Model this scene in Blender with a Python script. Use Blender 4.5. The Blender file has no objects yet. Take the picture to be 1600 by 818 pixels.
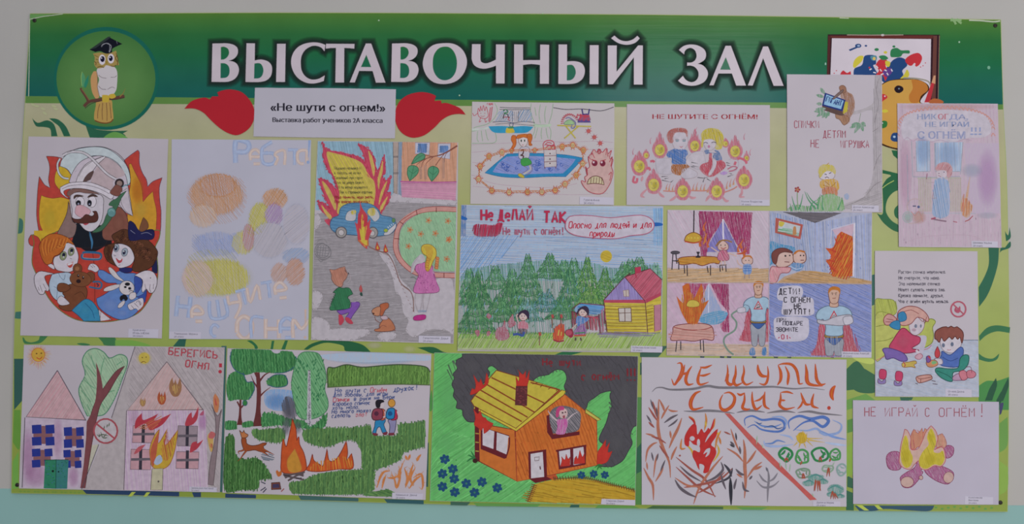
import bpy, math, random
import numpy as np
from mathutils import Vector, Matrix
from mathutils.geometry import tessellate_polygon
random.seed(7)
S_ = bpy.context.scene
# ------------------------------------------------------------------ camera
F = 1400.0                                   # focal length in pixels of the 1600 px wide picture
W, H_ = 1.44, 0.713                          # the board, metres
ZC = 1.62                                    # height of the board's centre above the floor
def solve_camera():
    q = [(47, 21), (1564, 30), (1575, 799), (19, 770)]
    s = [(-W/2, H_/2), (W/2, H_/2), (W/2, -H_/2), (-W/2, -H_/2)]
    A = []
    for (X, Y), (u, v) in zip(s, q):
        u = (u-800)/F; v = -(v-409)/F
        A.append([X, Y, 1, 0, 0, 0, -u*X, -u*Y, -u]); A.append([0, 0, 0, X, Y, 1, -v*X, -v*Y, -v])
    h = np.linalg.svd(np.array(A))[2][-1].reshape(3, 3)
    h = h/np.linalg.norm(h[:, 0])
    if h[2, 2] < 0: h = -h
    a, b, t = h[:, 0], h[:, 1], h[:, 2]      # camera frame with +z forward
    a = a/np.linalg.norm(a); b = b-a*(a@b); b = b/np.linalg.norm(b)
    n = np.cross(a, b)
    R = np.stack([a, b, n], 1)               # board axes (x, up, out) in camera frame, forward = +z
    fl = np.diag([1, 1, -1.0])               # blender looks along -z
    Rb = fl @ R
    if np.linalg.det(Rb) < 0: Rb[:, 2] *= -1
    tb = fl @ t
    return Rb, tb
_R, _t = solve_camera()
# board frame: X right, Y up, Z out of the wall; world: X right, -Y out of the wall, Z up
B2W = Matrix(((1, 0, 0), (0, 0, -1), (0, 1, 0)))
Rc = Matrix([list(map(float, r)) for r in _R]).transposed()      # camera -> board
cpos = -(Rc @ Vector([float(x) for x in _t]))
mw = (B2W @ Rc).to_4x4(); mw.translation = B2W @ cpos + Vector((0, 0, ZC))
cd = bpy.data.cameras.new('camera'); cam = bpy.data.objects.new('camera', cd)
S_.collection.objects.link(cam); cam.matrix_world = mw
cd.sensor_width = 36; cd.lens = 36*F/1600; cd.clip_start = 0.05; cd.clip_end = 50
S_.camera = cam
cd.dof.use_dof = True; cd.dof.focus_distance = 1.20; cd.dof.aperture_fstop = 3.4     # the snapshot is a little soft
CW = mw.translation.copy(); RW = mw.to_3x3()
def wp(px, py, y=0.0):
    """the point of the vertical plane at depth y that pixel (px, py) looks at: (x, z)"""
    d = RW @ Vector(((px-800)/F, -(py-409)/F, -1))
    k = (y-CW.y)/d.y
    p = CW+d*k
    return p.x, p.z
# ------------------------------------------------------------------ light
wd = bpy.data.worlds.new('world'); S_.world = wd; wd.use_nodes = True
wd.node_tree.nodes['Background'].inputs[0].default_value = (0.80, 0.86, 1.0, 1)
wd.node_tree.nodes['Background'].inputs[1].default_value = 0.27
def area(name, loc, target, sx, sy, power, col):
    l = bpy.data.lights.new(name, 'AREA'); l.shape = 'RECTANGLE'; l.size = sx; l.size_y = sy
    l.energy = power; l.color = col
    o = bpy.data.objects.new(name, l); S_.collection.objects.link(o); o.location = loc
    o.rotation_euler = (Vector(target)-Vector(loc)).to_track_quat('-Z', 'Y').to_euler()
    return o
area('daylight_window', (0.85, -3.6, 2.78), (0.3, 0, 1.6), 1.0, .5, 21, (0.93, 0.96, 1.0))
area('ceiling_daylight', (0.2, -1.6, 3.0), (0.1, 0, 1.5), 2.6, 1.2, 3, (1.0, 0.97, 0.93))
area('fill_light_right', (1.5, -3.0, 1.35), (0.5, 0, 1.45), 1.8, 1.5, 31, (1.0, 0.975, 0.95))  # added fill light, no real window: brightens the right and lower board
vs = S_.view_settings
vs.view_transform = 'Standard'; vs.look = 'None'; vs.exposure = 0.0; vs.gamma = 1.0; vs.use_curve_mapping = False
S_.cycles.transparent_max_bounces = 32
KLIT = 0.60                                  # how bright a white surface comes out here; colours read off are divided by it
# ------------------------------------------------------------------ colour and materials
def lin(c): return c/12.92 if c <= .04045 else ((c+.055)/1.055)**2.4
def col(h, v=0.0):
    if not isinstance(h, str): return h
    r = [int(h[i:i+2], 16)/255 for i in (0, 2, 4)]
    f = 1+random.uniform(-v, v)
    return tuple(min(.93, max(.004, lin(min(1, x*f))/KLIT)) for x in r)
def nodes(name):
    m = bpy.data.materials.new(name); m.use_nodes = True
    nt = m.node_tree; b = nt.nodes['Principled BSDF']
    b.inputs['Roughness'].default_value = .8
    b.inputs['Specular IOR Level'].default_value = .25
    return m, nt, b
def N(nt, t, **k):
    n = nt.nodes.new(t)
    for a, v in k.items(): setattr(n, a, v)
    return n
def attr(nt):
    a = N(nt, 'ShaderNodeAttribute'); a.attribute_name = 'Col'; a.attribute_type = 'GEOMETRY'; return a
def noise(nt, scale, rot=0, st=(1, 1, 1), detail=3):
    tc = N(nt, 'ShaderNodeTexCoord'); mp = N(nt, 'ShaderNodeMapping'); no = N(nt, 'ShaderNodeTexNoise')
    mp.inputs['Rotation'].default_value = (0, rot, 0); mp.inputs['Scale'].default_value = st
    no.inputs['Scale'].default_value = scale; no.inputs['Detail'].default_value = detail
    nt.links.new(tc.outputs['Object'], mp.inputs[0])
    nt.links.new(mp.outputs[0], no.inputs['Vector'])
    return no.outputs['Fac']
def rng(nt, s, a, b, c, d):
    r = N(nt, 'ShaderNodeMapRange'); nt.links.new(s, r.inputs[0])
    for i, v in enumerate((a, b, c, d)): r.inputs[i+1].default_value = v
    return r.outputs[0]
def mixc(nt, f, a, b, mode='MIX'):
    m = N(nt, 'ShaderNodeMix', data_type='RGBA', blend_type=mode)
    for s, i in ((f, 0), (a, 6), (b, 7)):
        if hasattr(s, 'links'): nt.links.new(s, m.inputs[i])
        else: m.inputs[i].default_value = s if i == 0 else (*s, 1)
    return m.outputs[2]
def mul(nt, a, b):
    m = N(nt, 'ShaderNodeMath', operation='MULTIPLY')
    for i, s in enumerate((a, b)):
        if hasattr(s, 'links'): nt.links.new(s, m.inputs[i])
        else: m.inputs[i].default_value = s
    return m.outputs[0]
PAPER = 'aba3aa'
def vary(nt, src, amt, scale):
    g = rng(nt, noise(nt, scale), .3, .7, 1-amt, 1+amt)
    cc = N(nt, 'ShaderNodeCombineColor')
    for i in range(3): nt.links.new(g, cc.inputs[i])
    return mixc(nt, 1.0, src, cc.outputs[0], 'MULTIPLY')
# 0: felt pen, paint or print, opaque
M_ink, nt, b = nodes('ink_print'); a = attr(nt)
nt.links.new(vary(nt, a.outputs['Color'], .09, 130), b.inputs['Base Color'])
# 1: coloured pencil: the paper shows through the grain
M_pen, nt, b = nodes('coloured_pencil'); a = attr(nt)
st = noise(nt, 1.0, .75, (620, 1, 85)); gr = noise(nt, 650)
ad = N(nt, 'ShaderNodeMath', operation='ADD'); nt.links.new(mul(nt, st, .65), ad.inputs[0]); nt.links.new(mul(nt, gr, .35), ad.inputs[1])
mk = rng(nt, ad.outputs[0], .34, .56, .25, 1.0)
f = mul(nt, mk, a.outputs['Alpha'])
nt.links.new(mixc(nt, f, col(PAPER), a.outputs['Color']), b.inputs['Base Color'])
# 2: soft print or wash with a fading edge
M_soft, nt, b = nodes('soft_wash'); a = attr(nt)
nt.links.new(a.outputs['Color'], b.inputs['Base Color']); nt.links.new(a.outputs['Alpha'], b.inputs['Alpha'])
INKS = [M_ink, M_pen, M_soft]
# glossy printed vinyl of the board
M_vin = []
for nm, am in (('vinyl_print', .05),):
    M, nt, b = nodes(nm); a = attr(nt)
    nt.links.new(vary(nt, a.outputs['Color'], am, 22), b.inputs['Base Color'])
    b.inputs['Roughness'].default_value = .17; b.inputs['Specular IOR Level'].default_value = .07
    bp = N(nt, 'ShaderNodeBump'); bp.inputs['Strength'].default_value = .05; bp.inputs['Distance'].default_value = .002
    nt.links.new(noise(nt, 1.0, 0, (6, 1, 190)), bp.inputs['Height']); nt.links.new(bp.outputs[0], b.inputs['Normal'])
    M_vin.append(M)
def paper_mat(name, hexc, amt=.03):
    M, nt, b = nodes(name); b.inputs['Roughness'].default_value = .75
    nt.links.new(vary(nt, mixc(nt, 0.0, col(hexc), (1, 1, 1)), amt, 14), b.inputs['Base Color'])
    bp = N(nt, 'ShaderNodeBump'); bp.inputs['Strength'].default_value = .15; bp.inputs['Distance'].default_value = .001
    nt.links.new(noise(nt, 30), bp.inputs['Height']); nt.links.new(bp.outputs[0], b.inputs['Normal'])
    return M
_pm = {}
def pmat(h):
    if h not in _pm: _pm[h] = paper_mat('paper_'+('white' if h == PAPER else h), h)
    return _pm[h]
# ------------------------------------------------------------------ drawing tools
class Bag: pass
G = Bag(); G.fx, G.fy, G.fs = 0, 0, 1; G.org = (0, 0); G.y0 = 0; G.dz = 0; G.c = None; G.mats = INKS; G.clip = []
STEP = 1.3e-6
def frame(x, y, s): G.fx, G.fy, G.fs = x, y, s
def nums(s):
    out = []
    for t in s.split():
        out.append((float(t.rstrip('*')), t.endswith('*')))
    return [(out[i][0], out[i+1][0], out[i+1][1]) for i in range(0, len(out)-1, 2)]
def cr(p0, p1, p2, p3, n):
    r = []
    for k in range(n):
        t = k/n; t2 = t*t; t3 = t2*t
        r.append(tuple(.5*(2*b+(c-a)*t+(2*a-5*b+4*c-d)*t2+(3*b-a-3*c+d)*t3) for a, b, c, d in zip(p0, p1, p2, p3)))
    return r
def path(s, closed, sm=True, n=4):
    p = nums(s) if isinstance(s, str) else [(q[0], q[1], len(q) > 2 and q[2]) for q in s]
    xy = [(a, b) for a, b, c in p]; L = len(p)
    if not sm or L < 3: return xy
    out = []
    for i in range(L if closed else L-1):
        j = (i+1) % L
        a = xy[i] if (p[i][2] or (not closed and i == 0)) else xy[i-1]
        d = xy[j] if (p[j][2] or (not closed and j == L-1)) else xy[(j+1) % L]
        out += [xy[i]] if (p[i][2] and p[j][2]) else cr(a, xy[i], xy[j], d, n)
    if not closed: out.append(xy[-1])
    return out
def P2(x, y):
    X, Z = wp(G.fx+x/G.fs, G.fy+y/G.fs, G.y0)
    return X-G.org[0], Z-G.org[1]
def put(pts, faces, c, mat=0, alpha=1.0, cols=None, lift=0):
    """pts in frame units; adds to the current part"""
    b = G.c; k = len(b.v); y = -(G.dz+lift)
    for i, (x, z) in enumerate(pts):
        X, Z = P2(x, z)
        for x0, z0, nx, nz in G.clip:         # nothing is drawn past the edge of the paper
            d = (X-x0)*nx+(Z-z0)*nz
            if d > 0: X -= d*nx; Z -= d*nz
        b.v.append((X, y, Z))
        cc = cols[i] if cols else (*c, alpha)
        b.col.append(cc)
    for f_ in faces: b.f.append(tuple(k+i for i in f_)); b.m.append(mat)
def nxt(): G.dz += STEP
def Fl(c, s, sm=True, out=None, ow=3, holes=(), mat=0, a=1.0, n=4):
    poly = path(s, True, sm, n); hs = [path(h, True, sm, n) for h in holes]
    vv = [[Vector((x, y, 0)) for x, y in q] for q in [poly]+hs]
    tr = tessellate_polygon(vv); flat = [p for q in [poly]+hs for p in q]
    nxt(); put(flat, tr, col(c), mat, a)
    if out:
        for q in [poly]+hs: St(out, ow, q, sm=False, close=True)
def Pc(c, s, a=.85, **k): Fl(c, s, mat=1, a=a, **k)        # coloured-pencil fill
def St(c, w, s, sm=True, close=False, taper=0, mat=0, a=1.0, n=4):
    p = path(s, close, sm, n); L = len(p)
    if L < 2: return
    if L == 2 and taper == 2: p = [(p[0][0]+(p[1][0]-p[0][0])*t/5, p[0][1]+(p[1][1]-p[0][1])*t/5) for t in range(6)]; L = 6
    if close: p = p+[p[0]]; L += 1
    pts = []
    for i in range(L):
        a0 = p[i-1] if i else (p[-2] if close else p[0]); a1 = p[i+1] if i < L-1 else (p[1] if close else p[i])
        dx, dy = a1[0]-a0[0], a1[1]-a0[1]; l = math.hypot(dx, dy) or 1
        t = i/(L-1); ww = w/2
        if taper == 1: ww *= (1-.85*t)
        elif taper == 2: ww *= max(.12, math.sin(math.pi*(.06+.88*t)))
        elif taper == -1: ww *= (.15+.85*t)
        nx, ny = -dy/l*ww, dx/l*ww
        pts.append(((p[i][0]+nx, p[i][1]+ny), (p[i][0]-nx, p[i][1]-ny)))
    nxt(); cc = col(c)
    for i in range(1, L):                     # neighbouring segments never share a plane
        put([pts[i-1][0], pts[i-1][1], pts[i][1], pts[i][0]], [(0, 1, 2, 3)], cc, mat, a, lift=(i % 6)*2.2e-7)
def El(c, x, y, rx, ry=None, rot=0, out=None, ow=3, mat=0, a=1.0, n=18):
    ry = ry or rx; q = []
    for i in range(n):
        t = 2*math.pi*i/n; u, v = rx*math.cos(t), ry*math.sin(t)
        q.append((x+u*math.cos(rot)-v*math.sin(rot), y+u*math.sin(rot)+v*math.cos(rot)))
    if c: nxt(); put(q, [tuple(range(n))], col(c), mat, a)
    if out: St(out, ow, q, sm=False, close=True)
def Ha(c, s, ang=45, gap=4, w=None, sm=True, var=.12, jit=1.5, seg=0, mat=0, a=1.0):
    """hatch a shape with single pencil strokes"""
    poly = path(s, True, sm); w = w or gap*.7
    r = math.radians(ang); ca, sa = math.cos(r), math.sin(r)
    q = [(x*ca+y*sa, -x*sa+y*ca) for x, y in poly]
    lo = min(v for u, v in q); hi = max(v for u, v in q); v = lo+gap/2; k = 0; nxt()
    while v < hi:
        vj = v+random.uniform(-.3, .3)*gap; xs = []
        for i in range(len(q)):
            (u0, v0), (u1, v1) = q[i-1], q[i]
            if (v0 <= vj) != (v1 <= vj): xs.append(u0+(u1-u0)*(vj-v0)/(v1-v0))
        xs.sort()
        for u0, u1 in zip(xs[::2], xs[1::2]):
            parts = [(u0, u1)]
            if seg and u1-u0 > seg:
                parts = []; u = u0
                while u < u1-seg*.1:
                    e = min(u1, u+seg*random.uniform(.6, 1.4)); parts.append((u, e)); u = e-seg*.05
            for e0, e1 in parts:
                e0 -= random.uniform(0, jit); e1 += random.uniform(0, jit); sl = random.uniform(-.35, .35)*gap
                ww = w*random.uniform(.35, .6)
                c4 = [(e0, vj-ww-sl), (e1, vj-ww*.7+sl), (e1, vj+ww*.7+sl), (e0, vj+ww-sl)]
                put([(x*ca-y*sa, x*sa+y*ca) for x, y in c4], [(0, 1, 2, 3)], col(c, var), mat, a, lift=random.uniform(0, 1.05e-6))
        v += gap
def Sh(c, s, w=20, a=.8, sm=True, inner=.22):
    """soft edge printed round a shape: dark at the outline, fading outwards"""
    p = path(s, True, sm); L = len(p)
    ar = sum(p[i-1][0]*p[i][1]-p[i][0]*p[i-1][1] for i in range(L)); sg = 1 if ar > 0 else -1
    rows = [(-2, a), (w*inner, a), (w*.7, a*.45), (w, 0)]; pts = []; cols = []; fc = []; cc = col(c)
    for i in range(L):
        ax, ay = p[i][0]-p[i-1][0], p[i][1]-p[i-1][1]; bx, by = p[(i+1) % L][0]-p[i][0], p[(i+1) % L][1]-p[i][1]
        la, lb = math.hypot(ax, ay) or 1, math.hypot(bx, by) or 1; dx, dy = ax/la+bx/lb, ay/la+by/lb; l = math.hypot(dx, dy) or 1
        nx, ny = dy/l*sg, -dx/l*sg
        ex, ey = p[(i+1) % L][0]-p[i][0], p[(i+1) % L][1]-p[i][1]; el = math.hypot(ex, ey) or 1
        cm = abs(ey/el*nx-ex/el*ny); mt = min(1.22, 1/max(cm, .5)); nx *= mt; ny *= mt
        for r_, al in rows: pts.append((p[i][0]+nx*r_, p[i][1]+ny*r_)); cols.append((*cc, al))
    R = len(rows)
    for i in range(L):
        j = (i+1) % L
        for k in range(R-1): fc.append((i*R+k, i*R+k+1, j*R+k+1, j*R+k))
    nxt(); put(pts, fc, cc, 2, 1, cols)
def Blob(c, x, y, rx, ry, a=.5, mat=2):
    """soft round patch of colour rubbed on with the side of a pencil"""
    n = 20; pts = [(x, y)]; cc = col(c); cols = [(*cc, a)]; fc = []
    for k, (r_, al) in enumerate(((.5, a*.8), (.8, a*.35), (1, 0))):
        for i in range(n):
            t = 2*math.pi*i/n; pts.append((x+rx*r_*math.cos(t), y+ry*r_*math.sin(t))); cols.append((*cc, al))
    for i in range(n):
        j = (i+1) % n; fc.append((0, 1+i, 1+j))
        for k in (0, 1): fc.append((1+k*n+i, 1+(k+1)*n+i, 1+(k+1)*n+j, 1+k*n+j))
    nxt(); put(pts, fc, cc, mat, 1, cols)
# lettering ----------------------------------------------------------
GL = {'А':'002640 1232','Б':'4606003041423303','В':'00063645443303 3342413000','Г':'000646','Д':'0z0040 4z40 10263630','Е':'46060040 0333','Ё':'46060040 0333 1718 3738','Ж':'0046 4006 2026','З':'05163645443313 334241301001','И':'06004640','Й':'06004640 182738','К':'0006 46030340','Л':'00163640','М':'0006234640','Н':'0006 4046 0343','О':'1030414536160501 0110','П':'00064640','Р':'00063645443303','С':'4536160501103041','Т':'0646 2620','У':'461000 0623','Х':'0046 0640','Ц':'06004046 405z','Ч':'06041343 4640','Ш':'06004046 2620','Щ':'06004046 2620 405z','Ы':'060020313223 0323 4046','Ь':'06003041423303','Э':'0536454130100 1','Ю':'0006 0313 203041453626151120','Я':'404616050413 43 1300','!':'2622 2120','?':'0516364524 2120','0':'1030414536160501 0110','1':'142620','2':'05163645 0040','.':'0001','"':'0605 1615','«':'23012 0','»':'0321',',':'100z','-':'0333',
 'а':'341403011020 3430','б':'36150401103041423303','в':'000424332202 22312000','г':'000434','д':'0z0030 3z30 10242420','е':'02323324140301 1030','ё':'02323324140301 1030 1516 2526','ж':'0044 0440 2024','з':'0314243322 31201001','и':'04003430','й':'04003430 162536','к':'0004 340230','л':'00143430','м':'0004224440','н':'0004 3034 0232','о':'1020313324140301 0110','п':'00043430','р':'0y042433312000','с':'33241403011020','т':'0434 2024','у':'04021232 34311y','х':'0034 0430','ц':'04003034 303z','ч':'04021232 3430','ш':'04004044 2420','щ':'04004044 2420 404z','ы':'04001021 2202 3034','ь':'040020312202','э':'0314243331200 1','ю':'0004 0212 203041432413 1220','я':'3034140312 32 1200'}
_z = {'z': -1, 'y': -2}
def HT(text, x, y, h, c, w, rot=0, slant=0, adv=1.0, wid=.62, jit=.25, mat=0, sm=False, a=1.0, rc=None):
    """hand-drawn lettering; x, y = left end of the baseline, h = height of a capital"""
    u = h/6; cx = 0.0; r = math.radians(rot); cr_, sr = math.cos(r), math.sin(r); n = 0
    for ch in text:
        if ch == ' ': cx += 3.2*u*adv; continue
        g = GL.get(ch)
        if not g: cx += 3*u; continue
        mx = 0; jy = random.uniform(-jit, jit)*u; sk = ''.join(g.split(' ')) if 0 else g
        cc = rc[n % len(rc)] if rc else c; n += 1
        for st_ in g.split():
            if len(st_) < 4: continue
            q = []
            for i in range(0, len(st_)-1, 2):
                gx = int(st_[i]); gy = _z[st_[i+1]] if st_[i+1] in _z else int(st_[i+1]); mx = max(mx, gx)
                X = cx+gx*u*wid*1.15+random.uniform(-jit, jit)*u*.5+gy*u*slant; Y = -(gy*u)+jy+random.uniform(-jit, jit)*u*.5
                q.append((x+X*cr_-Y*sr, y+X*sr+Y*cr_))
            St(cc, w, q, sm=sm, mat=mat, a=a)
        cx += (mx*wid*1.15+1.35*adv)*u
    return cx
def HW(text):
    t = 0
    for ch in text:
        g = GL.get(ch); t += 3.2 if ch == ' ' else (max(int(q[i]) for q in g.split() for i in range(0, len(q)-1, 2))*.713+1.35 if g else 3)
    return t
def HF(text, x0, x1, y, h, c, w, rot=0, **k):
    """hand lettering stretched to end at x1"""
    f = (x1-x0)/(HW(text)*h/6); HT(text, x0, y, h, c, w, rot=rot, adv=f, wid=.62*(f if f < 1.25 else 1.25), **k)
_fc = {}
_gc = {}
def glyph(t):
    if t[0] == 'ы':                           # soft sign plus a stem
        a, f_, mx = glyph('ь'); top = max(p[1] for p in a); x0 = mx+.085; n_ = len(a)
        if t == 'ы': return a+[(x0, 0), (x0+.1, 0), (x0+.1, top), (x0, top)], f_+[(n_, n_+1, n_+2, n_+3)], x0+.1
        return a, f_, x0+.1+glyph('Н|')[2]-glyph('Н')[2]
    if t[0] == 'ь':
        a, f_, mx = glyph('Ь'); q = [(p[0]*.86, p[1]*.745) for p in a]
        if t == 'ь': return q, f_, mx*.86
        return q, f_, mx*.86+glyph('Н|')[2]-glyph('Н')[2]
    if t[0] == 'н':                           # built from the capital, at lower-case size
        a, f_, mx = glyph('Н'); sc = lambda p: (p[0]*.86, p[1]*.745)
        if t == 'н': return [sc(p) for p in a], f_, mx*.86
        return a, f_, glyph('Н|')[2]-(glyph('Н|')[2]-glyph('|')[2])*.14
    cu = bpy.data.curves.new('t', 'FONT'); cu.body = t; cu.resolution_u = 3
    o = bpy.data.objects.new('t', cu); S_.collection.objects.link(o); m = o.to_mesh()
    r = [(v.co.x, v.co.y) for v in m.vertices], [tuple(p.vertices) for p in m.polygons]
    o.to_mesh_clear(); bpy.data.objects.remove(o); bpy.data.curves.remove(cu)
    return r+(max(p[0] for p in r[0]),)
def PT(text, x, y, h, c, bold=0.0, sx=1.0, rot=0, mat=0):
    """printed lettering in Blender's own typeface; h = height of a capital"""
    key = (text, bold)
    if key not in _fc:
        vv, ff, x_ = [], [], 0.0
        for ch in text:
            if ch not in _gc: _gc[ch] = (glyph(ch)[:2] if ch != ' ' else ([], [])) + (glyph(ch+'|')[2]-glyph('|')[2],)
            gv, gf, adv = _gc[ch]; k0 = len(vv)
            vv += [(p[0]+x_, p[1]) for p in gv]; ff += [tuple(k0+i for i in q) for q in gf]; x_ += adv
        _fc[key] = (vv, ff)
    v, f_ = _fc[key]; k = h/.73; r = math.radians(rot)
    q = [(a_*k*sx, -b_*k) for a_, b_ in v]
    nxt(); put([(x+a_*math.cos(r)-b_*math.sin(r), y+a_*math.sin(r)+b_*math.cos(r)) for a_, b_ in q], f_, col(c), mat)
# ------------------------------------------------------------------ objects
def tago(o, label=None, cat=None, group=None, kind=None):
    for k, v in (('label', label), ('category', cat), ('group', group), ('kind', kind)):
        if v: o[k] = v
def mesh_obj(name, v, f_, mats, parent=None, loc=(0, 0, 0), cols=None, mi=None):
    me = bpy.data.meshes.new(name); me.from_pydata(v, [], f_)
    for m in mats: me.materials.append(m)
    if cols:
        ca = me.color_attributes.new('Col', 'FLOAT_COLOR', 'POINT')
        ca.data.foreach_set('color', np.array([c for cc in cols for c in (cc if len(cc) == 4 else (*cc, 1))], dtype=np.float32))
    if mi: me.polygons.foreach_set('material_index', np.array(mi, dtype=np.int32))
    me.update()
    o = bpy.data.objects.new(name, me); S_.collection.objects.link(o); o.location = loc
    if parent: o.parent = parent
    return o
def flush():
    b = G.c
    if b and b.v:
        # ink faces look out of the wall
        for i, q in enumerate(b.f):
            p0, p1, p2 = (b.v[q[0]], b.v[q[1]], b.v[q[2]])
            if (p1[0]-p0[0])*(p2[2]-p0[2])-(p1[2]-p0[2])*(p2[0]-p0[0]) < 0: b.f[i] = tuple(reversed(q))
        o = mesh_obj(b.name, b.v, b.f, b.mats, b.parent, b.loc, b.col, b.m)
        if b.label: o['label'] = b.label
    G.c = None
def part(name, label=None, parent=None, mats=None):
    flush(); b = Bag(); b.v = []; b.f = []; b.m = []; b.col = []; b.name = name; b.label = label
    b.parent = parent or G.obj; b.loc = (0, 0, 0); b.mats = mats or G.mats; G.c = b
def slab(name, pts, thick, mat, parent=None, loc=None, front=None, cat=None, label=None, group=None):
    """flat sheet: outline pts (X, Z) relative to loc, front face at local y = 0, back at y = thick"""
    n = len(pts); tr = tessellate_polygon([[Vector((x, z, 0)) for x, z in pts]])
    v = [(x, 0, z) for x, z in pts]+[(x, thick, z) for x, z in pts]; f_ = []
    for t in tr:
        a_, b_, c_ = t
        if (pts[b_][0]-pts[a_][0])*(pts[c_][1]-pts[a_][1])-(pts[b_][1]-pts[a_][1])*(pts[c_][0]-pts[a_][0]) < 0: t = (a_, c_, b_)
        f_.append(tuple(t)); f_.append(tuple(n+i for i in reversed(t)))
    f_ += [(i, (i+1) % n, n+(i+1) % n, n+i) for i in range(n)]
    ar = sum(pts[i-1][0]*pts[i][1]-pts[i][0]*pts[i-1][1] for i in range(n))
    if ar > 0: f_[2*len(tr):] = [tuple(reversed(q)) for q in f_[2*len(tr):]]
    return mesh_obj(name, v, f_, [mat], parent, loc or (0, 0, 0))
def sheet(name, label, cat, q, y=-0.0012, mat=None, group=None, sag=.35, bow=0):
    """a sheet of paper on the board; q = its corners in the photograph, read clockwise from top left"""
    flush()
    w = [wp(a_, b_, y) for a_, b_ in q]; cx = sum(p[0] for p in w)/len(w); cz = sum(p[1] for p in w)/len(w)
    pts = []
    for i in range(len(w)):                                    # hand-cut edges are a touch uneven
        a_, b_ = w[i], w[(i+1) % len(w)]
        for k in range(6):
            t = k/6; j = 0 if k == 0 else random.uniform(-.00018, .00018)
            pts.append((a_[0]+(b_[0]-a_[0])*t-cx+j, a_[1]+(b_[1]-a_[1])*t-cz+j))
    o = slab(name, pts, .00025, mat or pmat(PAPER), None, (cx, y, cz))
    tago(o, label, cat, group or ('pupils\' drawings stuck on the board' if cat == 'drawing' else None))
    G.obj = o; G.org = (cx, cz); G.y0 = y; G.dz = 2e-5; G.mats = INKS; G.clip = []
    for i in range(len(w)):
        ax, az = w[i][0]-cx, w[i][1]-cz; bx, bz = w[(i+1) % len(w)][0]-cx, w[(i+1) % len(w)][1]-cz
        l = math.hypot(bx-ax, bz-az); nx, nz = -(bz-az)/l, (bx-ax)/l
        if (ax+bx)*nx+(az+bz)*nz < 0: nx, nz = -nx, -nz
        G.clip.append((ax-nx*.0003, az-nz*.0003, nx, nz))
    return o
def caption(q, lines, col_='4a4658', y=None, h=3.4):
    """small typed name slip glued to a corner; q in photograph pixels"""
    flush(); frame(0, 0, 1); G.dz += 4e-5
    yy = -G.dz; pts = [P2(a_, b_) for a_, b_ in q]
    o = slab('caption_slip', [(p[0], p[1]) for p in pts], .00008, pmat('b2adba'), G.obj, (0, yy-.00006, 0))
    G.dz += .0001
    part('caption_lettering', None, o); base = yy-.00006
    for x, y_, t, s in lines: PT(t, x, y_, s, col_, .004, .92, 1.0)
    G.c.v = [(a_, b_-base, c_) for a_, b_, c_ in G.c.v]
    flush()
# ------------------------------------------------------------------ wall
def wall_mat(name, hexc, sc=5):
    M, nt, b = nodes(name); b.inputs['Roughness'].default_value = .55
    c = vary(nt, mixc(nt, 0.0, col(hexc), (1, 1, 1)), .035, sc)
    nt.links.new(c, b.inputs['Base Color'])
    bp = N(nt, 'ShaderNodeBump'); bp.inputs['Strength'].default_value = .35; bp.inputs['Distance'].default_value = .002
    nt.links.new(noise(nt, 26, 0, (1, 1, .6), 5), bp.inputs['Height']); nt.links.new(bp.outputs[0], b.inputs['Normal'])
    return M
YW = .0065
def boxo(name, x0, x1, y0, y1, z0, z1, mat, kind=None, parent=None):
    v = [(x, y, z) for x in (x0, x1) for y in (y0, y1) for z in (z0, z1)]
    f_ = [(0, 1, 3, 2), (4, 6, 7, 5), (0, 4, 5, 1), (2, 3, 7, 6), (0, 2, 6, 4), (1, 5, 7, 3)]
    o = mesh_obj(name, v, f_, [mat], parent)
    if kind: o['kind'] = kind
    return o
boxo('wall_back', -3.2, 3.2, YW, YW+.2, 0, 3.0, wall_mat('wall_paint_grey', 'a29f9b'), 'structure')
# the teal oil-painted dado, a coat of paint with an uneven upper edge
xa, za = wp(0, 763, YW); xb, zb = wp(1600, 789, YW); sl = (zb-za)/(xb-xa)
n = 64; v = []; f_ = []
for i in range(n+1):
    x = -3.2+6.4*i/n; z = za+(x-xa)*sl+random.uniform(-.0012, .0012)
    v += [(x, YW-.0006, .1), (x, YW-.0006, z), (x, YW+.01, .1), (x, YW+.01, z)]
for i in range(n):
    a_ = 4*i; f_ += [(a_, a_+4, a_+5, a_+1), (a_+1, a_+5, a_+7, a_+3), (a_+2, a_+3, a_+7, a_+6), (a_, a_+2, a_+6, a_+4)]
o = mesh_obj('trim_1', v, f_, [wall_mat('dado_paint_teal', '7fa39f')]); o['kind'] = 'structure'
boxo('baseboard_back', -3.2, 3.2, YW-.018, YW, 0, .1, wall_mat('skirting_brown', '6a4a36'), 'structure')
boxo('floor', -3.2, 3.2, -2.6, YW, -.05, 0, wall_mat('floor_lino', '7a6450'), 'structure')
# ------------------------------------------------------------------ the board
EDGE = '47 21* 200 20.5 420 19.5 640 20 780 21 1000 22.5 1200 25 1400 28 1564 30.5* 1568 170 1573 270 1575.5 380 1577 500 1576.5 640 1574.5 799* 1400 798 1200 796 1000 794 800 790 600 785 400 779 200 773.5 17.5 770* 21 560 28 350 38.5 165'
frame(0, 0, 1); G.y0 = 0; G.org = (0, ZC)
pp = path(EDGE, True, True, 3)
M_edge = pmat('8f9a5c')
board = slab('exhibition_board', [P2(x, y) for x, y in pp], .006, M_edge, None, (0, 0, ZC))
tago(board, 'large green printed exhibition board with white title lettering, screwed to the wall', 'notice board')
G.obj = board; G.mats = [M_vin[0], M_pen, M_soft]
def lerp(a_, b_, t): return tuple(x+(y-x)*t for x, y in zip(a_, b_))
def grad(stops, t):
    for (t0, c0), (t1, c1) in zip(stops, stops[1:]):
        if t <= t1: return lerp(col(c0), col(c1), max(0, (t-t0)/(t1-t0)))
    return col(stops[-1][1])
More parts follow.
